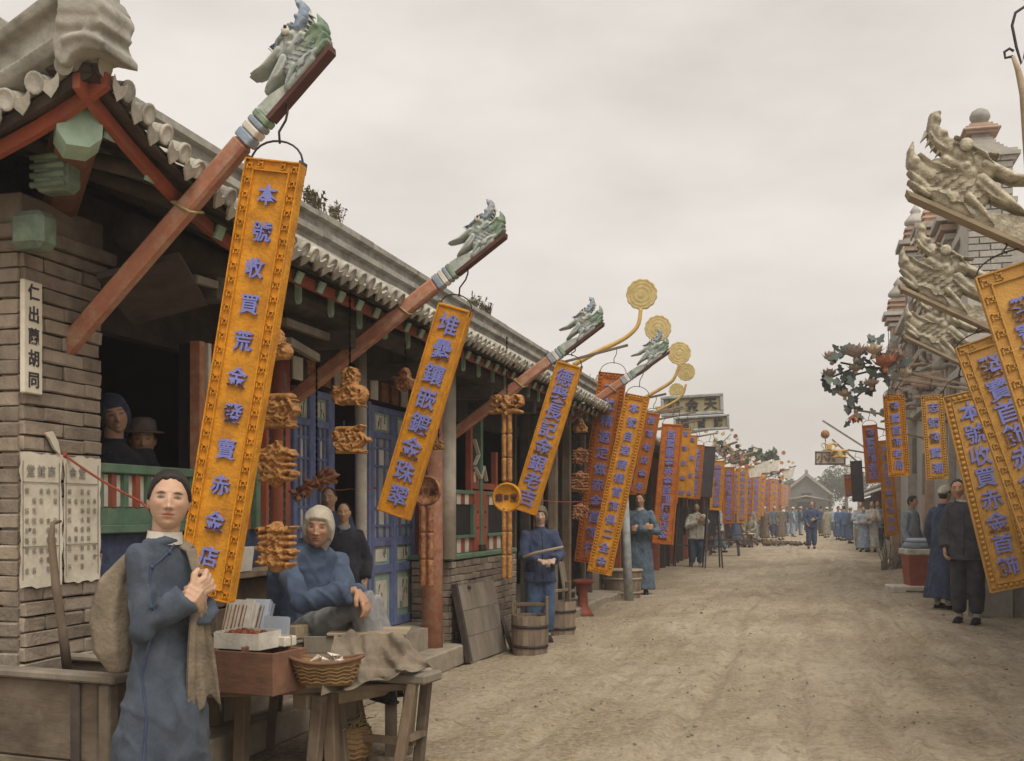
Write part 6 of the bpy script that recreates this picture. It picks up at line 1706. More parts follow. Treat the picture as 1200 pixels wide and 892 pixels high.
    for j in range(7): 
        z = .02 + j * .026; rr = np.interp(z, [0, .04, .1, .16, .2], [.087, .122, .137, .132, .12]); wv.tube([(rr * math.cos(2 * math.pi * k / 24), rr * math.sin(2 * math.pi * k / 24), z + .004 * (-1) ** k) for k in range(25)], .006, 5)
    part('weave', wv, 'wicker', T8, True)
    hd = MB()
    for _ in range(90):
        a = r.uniform(0, 6.28); q = Vector((r.uniform(-.09, .09), r.uniform(-.09, .09), .17)); e = q + Vector((math.cos(a) * r.uniform(.03, .12), math.sin(a) * r.uniform(.03, .12), r.uniform(.0, .09)))
        hd.tube([q, (q + e) / 2 + Vector((0, 0, .02)), e], [.003, .003, .002], 4)
    o = part('straw', hd, 'straw', None); o.location = T8.location; o['kind'] = 'stuff'; o['label'] = 'loose straw heaped in the round basket under the stall'
    # low seat for the stall keeper and the dark goods behind
    c = pt(356, 770, D=6.2)
    T9 = thing('low_stool', 'low wooden stool under the seated person', 'stool', (c.x, c.y, 0), rad(20))
    part('seat', MB().bb((-.2, -.16, .42), (.2, .16, .465), .01), 'wood', T9)
    for sx in (-1, 1):
        for sy in (-1, 1): part('leg', MB().bar((sx * .17, sy * .13, 0), (sx * .14, sy * .11, .42), .045, .045, (0, 1, 0)), 'wood', T9)
    c = pt(330, 735, D=6.5)
    T10 = thing('plank_counter', 'dark plank counter along the shop front behind the stall', 'counter', (-2.98, 5.6, 0))
    for k in range(3): wpart('counter_board', MB().bb((-3.055, 5.15, .52 + k * .14), (-2.98 + .012 * (k % 2), 6.5, .52 + k * .14 + .132), .006), 'wood', T10)
    wpart('counter_top', MB().bb((-3.055, 5.12, .945), (-2.9, 6.55, .985), .006), 'woodx', T10)
    for y in (5.2, 6.4): wpart('counter_leg', MB().bb((-3.05, y, .18), (-2.99, y + .06, .515)), 'wood', T10)
    p = pt(275, 664, X=-2.93)
    o = part('paper_card', MB().bb((0, -.085, -.06), (.012, .12, .07)), 'white', None); o.location = (-2.9, p.y, 1.046); o.rotation_euler = (0, rad(8), 0); tag(o, 'white card propped on the plank counter behind the tall sign', 'card')
stall()

# ------------------------------------------------------------ boards, buckets, tub, pole on the left verge
def verge():
    # pale board leaning on the parapet
    a = pt(548, 778, Z=0.0); b = pt(592, 762, Z=0.0)
    top = Vector((-3.0 + .03, a.y + .05, .66)); 
    u = (b - a); L = u.length; u.normalize(); hgt = .66
    T = thing('leaning_board', 'large pale plank board leaning on the brick parapet', 'board', a)
    q = Vector((-2.985, 0, hgt)); s = Vector((-3.0 - a.x + .03, 0, hgt)); s2 = Vector((-3.0 - b.x + .03, 0, hgt))
    n = u.cross(s).normalized()
    if n.x < 0: n = -n
    for k in range(3):
        t0, t1 = k / 3, (k + 1) / 3 - .006
        p0, p1 = u * L * .0 + s * t0, u * L + s * t0; p2, p3 = u * L + s * t1, s * t1
        w = n * .022
        part('plank', MB().add([p0, p1, p2, p3, p0 + w, p1 + w, p2 + w, p3 + w], [(0, 1, 2, 3), (4, 5, 6, 7), (0, 1, 5, 4), (1, 2, 6, 5), (2, 3, 7, 6), (3, 0, 4, 7)]), 'greywood', T)
    part('batten', MB().bar(s * .02 + n * .03 - u * .03, s * 1.03 + n * .03 - u * .03, .045, .05, n), 'darkwood', T)
    part('knob', MB().ball(u * L * .3 + s * .95 + n * .035, .02, 8, 6), 'iron', T, True)
    a = pt(601, 764, Z=0.0); t = pt(575, 687, X=-2.97)
    T = thing('leaning_plank', 'dark narrow plank leaning on the parapet beside the buckets', 'plank', a)
    part('plank', MB().bar((0, 0, 0.01), t - a, .12, .035, (1, .2, 0), .006), 'darkwood', T)
    part('end_cap', MB().bar((t - a) * .97, (t - a) * 1.0, .13, .045, (1, .2, 0)), 'iron', T)
    def bucket(c, r0, r1, h, lab, ears, yaw, name='wooden_bucket', cat='bucket', lid=None, hoopm='iron', group=None):
        T = thing(name, lab, cat, c, yaw, group=group)
        n = 18; sm = None
        st = MB(); w = 2 * math.pi * r1 / n * .97
        for k in range(n):
            a = 2 * math.pi * k / n; mb = MB(); da = math.pi / n * .96
            v = []
            for (rr, z) in ((r0, 0), (r1, h)):
                for (ro, sg) in ((rr, -1), (rr, 1), (rr - .018, 1), (rr - .018, -1)): v.append((ro * math.cos(sg * da), ro * math.sin(sg * da), z))
            if sm is None: sm = MB().add(v, [(0, 1, 2, 3), (4, 5, 6, 7), (0, 1, 5, 4), (1, 2, 6, 5), (2, 3, 7, 6), (3, 0, 4, 7)]).mesh('stave', M['bucket'])
            o = inst('stave', sm, T, (0, 0, RND.uniform(-.004, .004)), (0, 0, a))
        part('bottom', MB().lathe([(r0 - .019, .03), (r0 - .019, .045)], n=18), 'wood', T)
        for q in (.22, .72):
            rr = r0 + (r1 - r0) * q + .003; part('hoop', MB().lathe([(rr, h * q - .014), (rr + .005, h * q - .012), (rr + .005, h * q + .012), (rr, h * q + .014)], n=28, cap=False), hoopm, T, True)
        if ears:
            for s in (-1, 1): part('ear', MB().bb((s * (r1 - .012) - .014, -.035, h * .3), (s * (r1 - .012) + .014, .035, h + ears), .006), 'wood', T)
            part('handle', MB().bar((-r1, 0, h + ears * .55), (r1, 0, h + ears * .55), .03, .035, bev=.006), 'wood', T)
        if lid: part('rim', MB().lathe([(r1 - .022, h - .01), (r1 + .012, h - .006), (r1 + .012, h + .02), (r1 - .022, h + .02)], n=28), lid, T, True)
        return T
    c = pt(621, 766, Z=.0); c.z = gh(c.x, c.y) - .005
    bucket(c, .16, .168, .36, 'stave bucket with tall ears and a crossbar standing beside the dark plank', .17, rad(10), group='stave buckets by the parapet')
    c = pt(656, 744, Z=.0); c.z = gh(c.x, c.y) - .005
    bucket(c, .16, .172, .36, 'stave bucket with upright handle posts closest to the tub', .2, rad(70), group='stave buckets by the parapet')
    c = pt(726, 702, Z=.0); c.y += .25; c.z = gh(c.x, c.y) - .005
    bucket(c, .27, .3, .42, 'wide round tub with pale rim behind the grey pole', 0, 0, 'round_tub', 'tub', 'palewood', 'palewood')
    # grey pole
    c = pt(737, 705, Z=.0); t = pt(731, 560, Y=c.y)
    T = thing('slanting_pole', 'smooth grey pole planted in the earth beside the round tub', 'pole', c)
    part('shaft', MB().tube([(0, 0, -.05), (t - c) * .5, t - c], [.07, .062, .055], 14), 'cpale', T, True)
    part('pole_top', MB().lathe([(.057, 0), (.06, .02), (.02, .05), (.002, .055)], t - c, 12), 'iron', T, True)
    # brown uprights by the person with the stick
    for (px, w, m, lab) in ((648, .1, 'wood', 'weathered brown post behind the second bucket'), (664, .1, 'wood', 'square brown post next to the dark clothed person'), (683, .07, 'greywood', 'thin grey post by the rolled pendants')):
        c = pt(px, 715, X=-2.86); o = MB().bb((-w / 2, -w / 2, 0), (w / 2, w / 2, 2.5), .008)
        T = thing('timber_post', lab, 'post', (c.x, c.y, 0)); part('shaft', o, m, T); part('shoe', MB().bb((-w * .62, -w * .62, 0), (w * .62, w * .62, .22), .008), 'stone' if px != 664 else 'darkwood', T)
    # pale slanted boards and red stand in the shade
    c = pt(668, 690, X=-2.7)
    T = thing('grey_board', 'pale grey board leaning between the posts', 'board', (c.x, c.y, .1)); part('board', MB().bar((0, 0, 0), (-.12, .05, .62), .2, .03, (1, 0, 0), .005), 'greywood', T); part('batten', MB().bar((.02, 0, .28), (.02, .19, .28), .02, .03), 'greywood', T)
    c = pt(683, 690, X=-2.75)
    T = thing('red_stand', 'small red painted stand at the foot of the dark orange sign', 'stand', (c.x, c.y, 0))
    part('top', MB().lathe([(.12, .4), (.15, .42), (.15, .44), (.1, .46)], n=14), 'redtub', T, True); part('stem', MB().lathe([(.14, 0), (.12, .05), (.07, .12), (.06, .3), (.11, .4)], n=14), 'redtub', T, True)
    # low kerb of stone slabs
    T = thing('stone_step', 'low step of worn stone slabs along the shop front', 'step', (-2.85, 12, 0))
    y = 11.8
    while y < 17.5:
        l = RND.uniform(.7, 1.0); dx = RND.uniform(-.03, .03); wpart('slab', MB().bb((-3.3, y, -.05), (-2.72 + dx, y + l - .015, .13 + RND.uniform(-.012, .012)), .02), 'stone', T); y += l
    # black trestle frames by the pale jacketed person
    for i, (px, dd, lab) in enumerate(((800, 26.5, 'tall black trestle standing beside the long orange sign'), (835, 25.8, 'tall black trestle on the road side of the pale jacketed person'))):
        c = pt(px, 660, D=dd); c.z = 0
        T = thing('trestle_stand', lab, 'trestle', c, rad(12), group='black trestles')
        for sx in (-1, 1):
            for sy in (-1, 1): part('leg', MB().bar((sx * .2, sy * .25, 0), (sx * .12, sy * .06, 1.42), .035, .035, (0, 1, 0)), 'darkwood', T)
        for z in (.5, 1.0, 1.38): part('rung', MB().bar((-.2, 0, z), (.2, 0, z), .3 - z * .14, .04), 'darkwood', T)
        part('panel', MB().bb((-.07, -.1, .75), (.07, -.07, 1.4)), 'cblack', T)
    # bench far down on the left
    for (px, dd, lab) in ((868, 40.5, 'dark low bench beneath the far golden signs'), (849, 33, 'dark bench standing behind the walking person in pale grey')):
        c = pt(px, 620, D=dd); c.z = 0
        T = thing('bench', lab, 'bench', c, 0, group='benches down the street')
        part('seat', MB().bb((-.5, -.18, .44), (.5, .18, .49)), 'darkwood', T)
        for sx in (-1, 1):
            for sy in (-1, 1): part('leg', MB().bar((sx * .42, sy * .15, 0), (sx * .38, sy * .1, .44), .06, .06, (0, 1, 0)), 'darkwood', T)
    # heap of dark soil on the road
    c = pt(884, 640, Z=0); mb = MB(); r = random.Random(8)
    for _ in range(220):
        a, q = r.uniform(0, 6.28), r.random() ** .6; s = r.uniform(.05, .14)
        mb.box((q * 2.1 * math.cos(a), q * .9 * math.sin(a), .12 * (1 - q) + .02), (s * 1.5, s, s * .7), (r.random(), r.random(), r.random() * 3), s * .2)
    o = part('soil_heap', mb, 'soilm', None); o.location = (c.x, c.y, gh(c.x, c.y) - .02); tag(o, 'low heap of dark soil in the middle of the road', 'soil heap')
M['soilm'] = mat('dark_soil', (.17, .12, .08), (.1, .07, .05), 8, .95, .5, 40, rnd=.1)
verge()
# ------------------------------------------------------------ brick facade on the right
def facade():
    X0 = 2.0
    yn = pt(1186, 0, X=X0).y
    T = thing('brick_facade_building', 'tall grey brick shopfront with stepped cornices, pilasters and ball finials', 'building', (X0, 14, 0))
    bm = [MB().box((0, 0, 0), (1, .05, .07), None, .004).mesh('brick', M['tower_brick'])]
    def pilaster(px0, px1, Yv, ztop, ball, deep, lab=None, bricks=False, m='tower_brick'):
        a, b = pt(px0, 0, Y=Yv), pt(px1, 0, Y=Yv); w = b.x - a.x
        core = wpart('pilaster', MB().bb((a.x, Yv, 0), (b.x, Yv + deep, ztop)), m, T)
        if bricks:
            z = 4.2; i = 0; r = random.Random(1)
            while z < ztop - .02:
                x = a.x - (.13 if i % 2 else 0)
                while x < b.x - .02:
                    p, q = max(a.x, x), min(b.x, x + .26)
                    if q - p > .04:
                        o = inst('brick', bm[0], core, ((p + q) / 2, Yv - .008 + r.uniform(-.004, .004), z + .04)); o.scale = (q - p - .014, 1, 1)
                    x += .26
                z += .084; i += 1
        return a, b, core
    def finial(cx, cy, z, w, kind, m1='tower_brick'):
        mb = MB(); s = w
        if kind == 'ball':
            for k, (f, h) in enumerate(((.9, .06), (.78, .07), (.66, .06), (.54, .08), (.44, .07), (.36, .08))):
                mb.bb((cx - s * f / 2, cy - s * f / 2, z), (cx + s * f / 2, cy + s * f / 2, z + h * s)); z += h * s + .001
            o = wpart('finial_steps', mb, m1, T)
            mb = MB()
            mb.bb((cx - s * .3, cy - s * .3, z), (cx + s * .3, cy + s * .3, z + .05 * s)); mb.bb((cx - s * .36, cy - s * .36, z + .051 * s), (cx + s * .36, cy + s * .36, z + .1 * s), .01); mb.bb((cx - s * .3, cy - s * .3, z + .101 * s), (cx + s * .3, cy + s * .3, z + .15 * s)); mb.bb((cx - s * .22, cy - s * .22, z + .151 * s), (cx + s * .22, cy + s * .22, z + .22 * s))
            wpart('finial_neck', mb, 'tower_red', T)
            mb = MB().lathe([(.13 * s, 0), (.1 * s, .03 * s), (.16 * s, .08 * s), (.2 * s, .16 * s), (.2 * s, .2 * s), (.16 * s, .29 * s), (.06 * s, .35 * s), (.001, .36 * s)], (cx, cy, z + .22 * s), 18)
            wpart('ball_finial', mb, 'tower_brick', T, True)
        else:
            for k, (f, h) in enumerate(((1.1, .12), (.85, .16), (1.05, .1), (.8, .14), (1.0, .1), (.7, .12))):
                mb.bb((cx - s * f / 2, cy - s * f / 2, z), (cx + s * f / 2, cy + s * f / 2, z + h * s)); z += h * s + .001
            wpart('finial_steps', mb, 'tower_red', T)
            mb = MB().lathe([(.3 * s, 0), (.5 * s, .12 * s), (.5 * s, .25 * s), (.3 * s, .5 * s), (.2 * s, .62 * s), (.26 * s, .7 * s), (.1 * s, .95 * s), (.001, 1.1 * s)], (cx, cy, z), 14)
            wpart('bud_finial', mb, 'tower_brick', T, True)
    # near pilaster with steps of corbels
    Yv = 14.8
    a, b, core = pilaster(1134, 1187, Yv, pt(0, 178, Y=Yv).z * 0 + pt(1160, 180, Y=Yv).z, 'ball', .7, bricks=True)
    w = b.x - a.x; zt = pt(1160, 180, Y=Yv).z
    for (dz, e, h) in ((-.62, .05, .06), (-.1, .04, .05), (-.045, .08, .045), (.002, .05, .04)):
        wpart('cornice', MB().bb((a.x + w * .35 - e, Yv - e, zt + dz), (b.x + e, Yv + .7 + e, zt + dz + h)), 'tower_brick', T)
    finial(a.x + w * .35, Yv + .3, zt + .045, .62, 'ball')
    # receding wall behind it with stacked cornices
    wall_far = pt(1062, 0, X=X0).y
    wpart('wall', MB().bb((X0, Yv + .72, 0), (X0 + .4, 30, 5.4)), 'tower_brick', T)
    wpart('side_wall', MB().bb((a.x + .02, Yv + .1, 0), (5.5, Yv + .6, zt - .7)), 'tower_brick', T)
    bays = [(16.9, 5.6), (19.9, 6.25), (23.0, 6.7), (27.0, 6.0)]
    for i, (yy, zz) in enumerate(bays):
        x = X0 - .1 - i * .03
        core = wpart('pilaster', MB().bb((x, yy, 0), (X0 + .3, yy + .6, zz - .4)), 'tower_brick' if i % 2 == 0 else 'tower_red', T)
        for (dz, e) in ((-.42, .06), (-.3, .12), (-.18, .18), (-.9, .05), (-1.0, .1), (-1.9, .06), (-2.0, .12), (-2.1, .06), (-2.9, .1), (-3.0, .05)):
            wpart('cornice', MB().bb((x - e, yy - e, zz + dz), (X0 + .3, yy + .6 + e, zz + dz + .08)), 'tower_red' if e in (.12, .1) else 'tower_brick', T)
        for k in range(4):
            wpart('recessed_panel', MB().bb((x - .012, yy + .12, zz - 1.8 + k * -.0 - k * .95), (x - .002, yy + .48, zz - 1.1 - k * .95)), 'tower_red' if (i + k) % 2 else 'wall2', T)
            wpart('recessed_panel', MB().bb((x + .08, yy - .012, zz - 1.8 - k * .95), (X0 + .2, yy - .002, zz - 1.1 - k * .95)), 'tower_red' if (i + k) % 2 == 0 else 'wall2', T)
        finial(x + .16, yy + .25, zz - .08, .34 + .04 * i, 'bud')
    for (z, d) in ((5.4, .12), (5.0, .06), (4.1, .14), (3.9, .07), (3.1, .12)):
        wpart('cornice', MB().bb((X0 - d, Yv + .73, z), (X0 + .4, 30, z + .12)), 'tower_brick' if d != .14 else 'tower_red', T)
    r = random.Random(9)
    for k in range(12):
        y = 17.9 + k * .95
        o = wpart('window', MB().bb((X0 - .03, y, 4.3), (X0 - .002, y + .5, 4.95)), 'insideshade', T); part('sill', MB().bb((X0 - .08, y - .04, 4.2), (X0 - .004, y + .54, 4.295)), 'tower_red', o)
    # carved crest work with coloured relief between the pilasters
    for k in range(7):
        y = 17.0 + k * 1.6; me = relief(knot(2.6, .085, .1) if k % 2 else bat(2.2), .03, .03, 'crest_relief', 'tower_red' if k % 2 else 'ridge')
        o = inst('crest_relief', me, T, (0, 0, 0)); o.matrix_parent_inverse = Matrix.Translation(-T.location); o.location = (X0 - .2, y, 3.5 - .12 * (k % 3)); o.rotation_euler = (0, 0, rad(-35))
facade()

# shops continuing on both sides, low and dark behind the signs
def row_house(name, X, side, ya, yb, ze, zr, label, seed, wm='wall2', group=None):
    """side=-1 left of the street, +1 right"""
    r = random.Random(seed); s = side
    T = thing(name, label, 'shop', (X, (ya + yb) / 2, 0), group=group)
    wpart('wall', MB().bb((X + s * .3, ya, 0), (X + s * 3.5, yb, ze)), wm, T)
    y = ya; k = 0
    while y < yb - .3:
        w = min(r.uniform(.8, 1.1), yb - y)
        wpart('post', MB().bb((X + s * .06, y, 0), (X + s * .26, y + .1, ze), .008), 'red' if k % 3 == 0 else 'darkwood', T)
        o = wpart('shopfront_panel', MB().bb((X + s * .22, y + .102, .0), (X + s * .296, y + w - .004, ze - .4)), 'darkwood' if r.random() < .6 else 'bluep', T)
        part('pane', MB().bb((X + s * .205, y + .2, 1.0), (X + s * .218, y + w - .1, ze - .6)), 'insideshade' if r.random() < .6 else 'pane', o)
        y += w; k += 1
    e = .75
    mb = MB(); P = [(X - s * e, ze - .05), (X + s * .6, zr - .1), (X + s * 3.6, zr - .1), (X + s * 3.6, zr - .2), (X + s * .6, zr - .2), (X - s * e, ze - .12)]
    n = len(P); mb.add([(x, ya - .1, z) for x, z in P] + [(x, yb + .05, z) for x, z in P], [(i, (i + 1) % n, n + (i + 1) % n, n + i) for i in range(n)] + [tuple(range(n)), tuple(range(n, 2 * n))])
    roof = wpart('roof', mb, 'darkwood', T)
    sl = math.atan2(zr - ze, .6 + e); ln = math.hypot(zr - ze, .6 + e)
    cm = MB(); ring = []
    for x in (0, -ln):
        for q in range(6): an = math.pi * q / 5; ring.append((x, .06 * math.cos(an), .06 * math.sin(an)))
    cm.add(ring, [(q, q + 1, 7 + q, 6 + q) for q in range(5)] + [tuple(range(6))]); cm.prism([(-.08, .02), (0, -.08), (.08, .02)], (0, .11, 0), (0, 1, 0), (0, 0, 1), (.02, 0, 0))
    key = ('rowtile', round(ln, 3)); me = CH_CACHE.get(key) or cm.mesh('cover_tile', M['tile'], True); CH_CACHE[key] = me
    y = ya
    while y < yb:
        inst('cover_tile', me, roof, (X - s * e, y, ze - .04), (0, sl, 0) if s < 0 else (0, sl, rad(180))); y += .24
    wpart('ridge', MB().bb((X + s * .5, ya - .12, zr - .13), (X + s * .75, yb + .06, zr + .14), .03), 'ridge', T)
    return T
LS = 'low shops down the left side'
row_house('street_shop', -3.25, -1, 17.1, 24.5, 2.55, 3.05, 'low dark shop behind the person in the long blue gown', 1)
row_house('street_shop', -3.2, -1, 24.7, 33, 2.5, 3.0, 'low shop front behind the black trestles', 2)
row_house('street_shop', -3.2, -1, 33.2, 45, 2.5, 3.05, 'low shop front behind the dark bench and far signs', 3)
row_house('street_shop', -3.3, -1, 45.2, 66, 2.5, 3.1, 'distant low shop row behind the last golden signs', 4)
row_house('street_shop', -3.4, -1, 66.3, 100, 2.5, 3.1, 'farthest low shop row near the gate house', 5)
row_house('street_shop', 2.75, 1, 4.0, 14.8, 2.6, 3.0, 'low shop holding the carved dragon beams', 6)
row_house('street_shop', 3.0, 1, 30.5, 44, 2.5, 3.2, 'low shop behind the group of standing people', 7)
row_house('street_shop', 3.4, 1, 44.5, 70, 2.4, 3.0, 'distant low shop past the standing group', 8)
row_house('street_shop', 4.2, 1, 70.5, 105, 2.4, 3.0, 'farthest low shop by the grey trees', 9)

# gate house and trees closing the street
def gate():
    c = pt(945, 600, D=112); T = thing('gate_house', 'small grey gabled gate house closing the street', 'building', (c.x, c.y, 0))
    w, d = 2.6, 5; zt = 3.4; zp = 5.3
    part('wall', MB().bb((-w * .8, 0, 0), (w * .8, d, zt)), 'fargrey', T)
    part('gable', MB().prism([(-w * .8, zt), (w * .8, zt), (0, zp - .4)], (0, -.001, 0), (1, 0, 0), (0, 0, 1), (0, .3, 0)), 'fargrey', T)
    rf = part('roof', MB().prism([(-w, zt - .3), (-w * .9, zt - .35), (0, zp - .35), (w * .9, zt - .35), (w, zt - .3), (0, zp)], (0, -.6, 0), (1, 0, 0), (0, 0, 1), (0, d + 1.2, 0)), 'ridge', T)
    part('ridge', MB().bb((-.15, -.7, zp - .06), (.15, d + .7, zp + .25), .04), 'ridge', rf)
    part('doorway', MB().bb((-.9, -.03, 0), (.9, -.002, 2.3)), 'insideshade', T)
    part('window', MB().bb((-.5, -.03, 2.6), (.5, -.002, 3.2)), 'insideshade', T)
    part('side_eave', MB().prism([(-w * 1.25, 2.3), (0, 3.0), (w * 1.25, 2.3), (0, 2.85)], (0, -1.0, 0), (1, 0, 0), (0, 0, 1), (0, .9, 0)), 'ridge', T)
gate()
def tree(px, py, D, rx, rz, label, seed):
    r = random.Random(seed); c = pt(px, py, D=D); T = thing('tree', label, 'tree', (c.x, c.y, 0), group='trees at the end of the street')
    part('trunk', MB().tube([(0, 0, 0), (.1, 0, c.z * .5), (0, .1, c.z)], [.28, .2, .1], 8), 'wood', T, True)
    lm = MB()
    for k in range(7):
        a = r.uniform(0, 6.28); lm.tube([(0, 0, c.z * r.uniform(.5, .9)), (math.cos(a) * rx * .4, math.sin(a) * rx * .4, c.z + r.uniform(-.2, .3) * rz), (math.cos(a) * rx * .8, math.sin(a) * rx * .8, c.z + r.uniform(-.3, .6) * rz)], [.1, .06, .02], 6)
    part('limb', lm, 'wood', T, True)
    mb = MB(); cl = [(Vector((r.gauss(0, .45) * rx, r.gauss(0, .4) * rx, c.z + r.gauss(.1, .42) * rz)), r.uniform(.25, .5) * rx) for _ in range(26)]
    for (q, s) in cl:
        for _ in range(90):
            v = Vector((r.gauss(0, 1), r.gauss(0, 1), r.gauss(0, 1))).normalized() * s * r.uniform(.5, 1.0); p = q + v; e = r.uniform(.1, .2)
            a = Vector((r.gauss(0, 1), r.gauss(0, 1), r.gauss(0, 1))).normalized() * e; b = Vector((r.gauss(0, 1), r.gauss(0, 1), r.gauss(0, 1))).normalized() * e * .7
            mb.add([p - a, p + b, p + a, p - b], [(0, 1, 2, 3)])
    part('crown', mb, 'foliage', T)
for (px, py, D, rx, rz, lab, sd) in ((972, 570, 125, 1.9, 1.6, 'rounded tree crown right beside the gate house', 1), (991, 566, 128, 2.4, 2.0, 'broad tree crown between the gate house and the right hand shops', 2), (925, 574, 130, 1.8, 1.3, 'low tree crown behind the last left shops', 3), (1006, 572, 120, 2.2, 1.6, 'tree crown overhanging the right hand shops', 4), (884, 545, 60, 1.0, .7, 'bushy treetop behind the far left signs', 5)):
    tree(px, py, D, rx, rz, lab, sd)

# metal peony bush sign
M['petalc'] = mat('painted_petal_cream', (.55, .48, .36), (.36, .27, .18), 16, .7, .3, 50, rnd=.2)
def peony():
    Yv = 13.0; root = pt(1075, 440, Y=Yv)
    T = thing('metal_peony_sign', 'wrought metal bush of peonies and leaves jutting out over the street', 'sign', root)
    r = random.Random(5)
    L = lambda px, py, dy=0: pt(px, py, Y=Yv + dy) - root
    sc = (pt(1001, 440, Y=Yv) - pt(1000, 440, Y=Yv)).length
    br = MB()
    stems = [((1140, 452), (1075, 440), (1040, 432), (1010, 430), (985, 425)), ((1040, 432), (1015, 452), (1000, 470), (1003, 490)), ((1030, 432), (1000, 440), (985, 455), (990, 465)), ((1045, 432), (1035, 418), (1025, 405)), ((1010, 430), (1005, 415), (1003, 408)), ((1000, 432), (980, 440), (972, 443))]
    for s in stems: br.tube([L(*q, r.uniform(-.04, .04)) for q in s], .012, 6)
    part('stem', br, 'iron', T, True)
    def flower(px, py, rp, m, up):
        R_ = rp * sc; mb = MB(); c = L(px, py, r.uniform(-.1, .05))
        for ring, (n, tilt, ln) in enumerate(((7, .25, .8), (8, .6, 1.0), (8, .95, 1.05))):
            for k in range(n):
                a = 2 * math.pi * k / n + ring * .4; o = Vector((math.cos(a), math.sin(a), 0)); t = tilt + r.uniform(-.12, .12); s_ = Vector((-math.sin(a), math.cos(a), 0)) * R_ * .28
                ax = Vector((0, 0, up)); d = (o * math.sin(t) + ax * math.cos(t)) * R_ * ln
                p0 = c + o * R_ * .06; p1 = p0 + d * .55; p2 = p0 + d + ax * R_ * .08
                mb.add([p0, p1 - s_, p2, p1 + s_, p1 + o * R_ * .1], [(0, 1, 4), (1, 2, 4), (2, 3, 4), (3, 0, 4)])
        mb.ball(c - Vector((0, 0, up * R_ * .1)), R_ * .2, 8, 6)
        part('flower', mb, m, T)
    for f in ((975, 424, 15, 'petal', 1), (972, 443, 13, 'petal', 1), (1003, 420, 19, 'petal', 1), (1024, 416, 15, 'petalc', 1), (1038, 432, 20, 'petalo', 1), (1051, 424, 17, 'petal', 1), (990, 466, 12, 'petal', 1), (1003, 484, 14, 'petalo', -1), (1003, 436, 13, 'petalc', 1), (1021, 454, 13, 'petal', 1), (1060, 444, 15, 'petalc', 1)): flower(*f)
    poly = [(0, 0), (.15, .18), (.3, .14), (.45, .34), (.6, .18), (.8, .16), (1, 0), (.8, -.13), (.6, -.16), (.42, -.32), (.3, -.12), (.12, -.16)]
    for k in range(64):
        s = stems[r.randrange(len(stems))]; i = r.randrange(len(s) - 1); t = r.random()
        px, py = s[i][0] * (1 - t) + s[i + 1][0] * t + r.uniform(-13, 13), s[i][1] * (1 - t) + s[i + 1][1] * t + r.uniform(-13, 13)
        if px > 1070: continue
        a = r.uniform(0, 6.28); e = r.uniform(11, 20) * sc; u = Vector((math.cos(a), r.uniform(-.3, .3), math.sin(a))) * e; v = Vector((-math.sin(a), r.uniform(-.5, .5), math.cos(a))) * e
        part('leaf', MB().prism(poly, L(px, py, r.uniform(-.1, .1)), u, v, (0, .006, 0)), 'leaf', T)
    for (px, py) in ((985, 405), (1029, 404), (1063, 402), (972, 456), (998, 475), (1020, 478), (1042, 400), (984, 412)):
        a = r.uniform(0, 6.28); e = 13 * sc; part('leaf', MB().prism(poly, L(px, py), Vector((math.cos(a), 0, math.sin(a))) * e, Vector((-math.sin(a), .3, math.cos(a))) * e, (0, .006, 0)), 'leaf', T)
    part('drop_wire', MB().tube([L(1041, 468), L(1042, 430), L(1041, 385)], .004, 5), 'iron', T)
peony()

# far sign frame on poles, right of the road
def lantern_frame():
    Yv = 34; root = pt(1010, 548, Y=Yv); L = lambda px, py, dy=0: pt(px, py, Y=Yv + dy) - root
    T = thing('framed_lantern_sign', 'open framed sign with gilt ornament and red ball hung on slanting poles', 'sign', root)
    part('pole', MB().bar(L(964, 493), L(1022, 530), .05, .05), 'greywood', T); part('pole', MB().bar(L(975, 515), L(1010, 546), .05, .05), 'greywood', T)
    fr = MB()
    for a, b in (((956, 530), (990, 530)), ((956, 544), (990, 544)), ((956, 529), (956, 545)), ((990, 529), (990, 545))): fr.bar(L(*a), L(*b), .05, .04, (0, 1, 0))
    part('frame', fr, 'wood', T)
    part('paper', MB().bar(L(957, 537), L(989, 537), .02, .34, (0, 0, 1)), 'white', T)
    for i, ch in enumerate('小茶'):
        o = inst('character', char_mesh(ch, 'carvedr', .03), T, L(963 + 11 * i, 537) + Vector((0, -.03, 0))); o.scale = (.28, .1, .28)
    for (px, py, k_) in ((972, 524, 1.7), (984, 532, 1.9)):
        o = inst('gilt_ornament', relief(bat(k_), .03, .03, 'gilt_ornament', 'goldpole'), T, L(px, py, -.2))
    part('ball', MB().ball(L(967, 509), .13, 12, 10), 'carvedr', T, True)
    part('hook', MB().tube([L(967, 512), L(968, 528)], .015, 6), 'iron', T)
    part('fringe', MB().prism([(0, 0), (.5, .1), (.45, -.35), (.1, -.3)], L(990, 545), (1, 0, 0), (0, 0, 1), (0, .05, 0)), 'white', T)
lantern_frame()

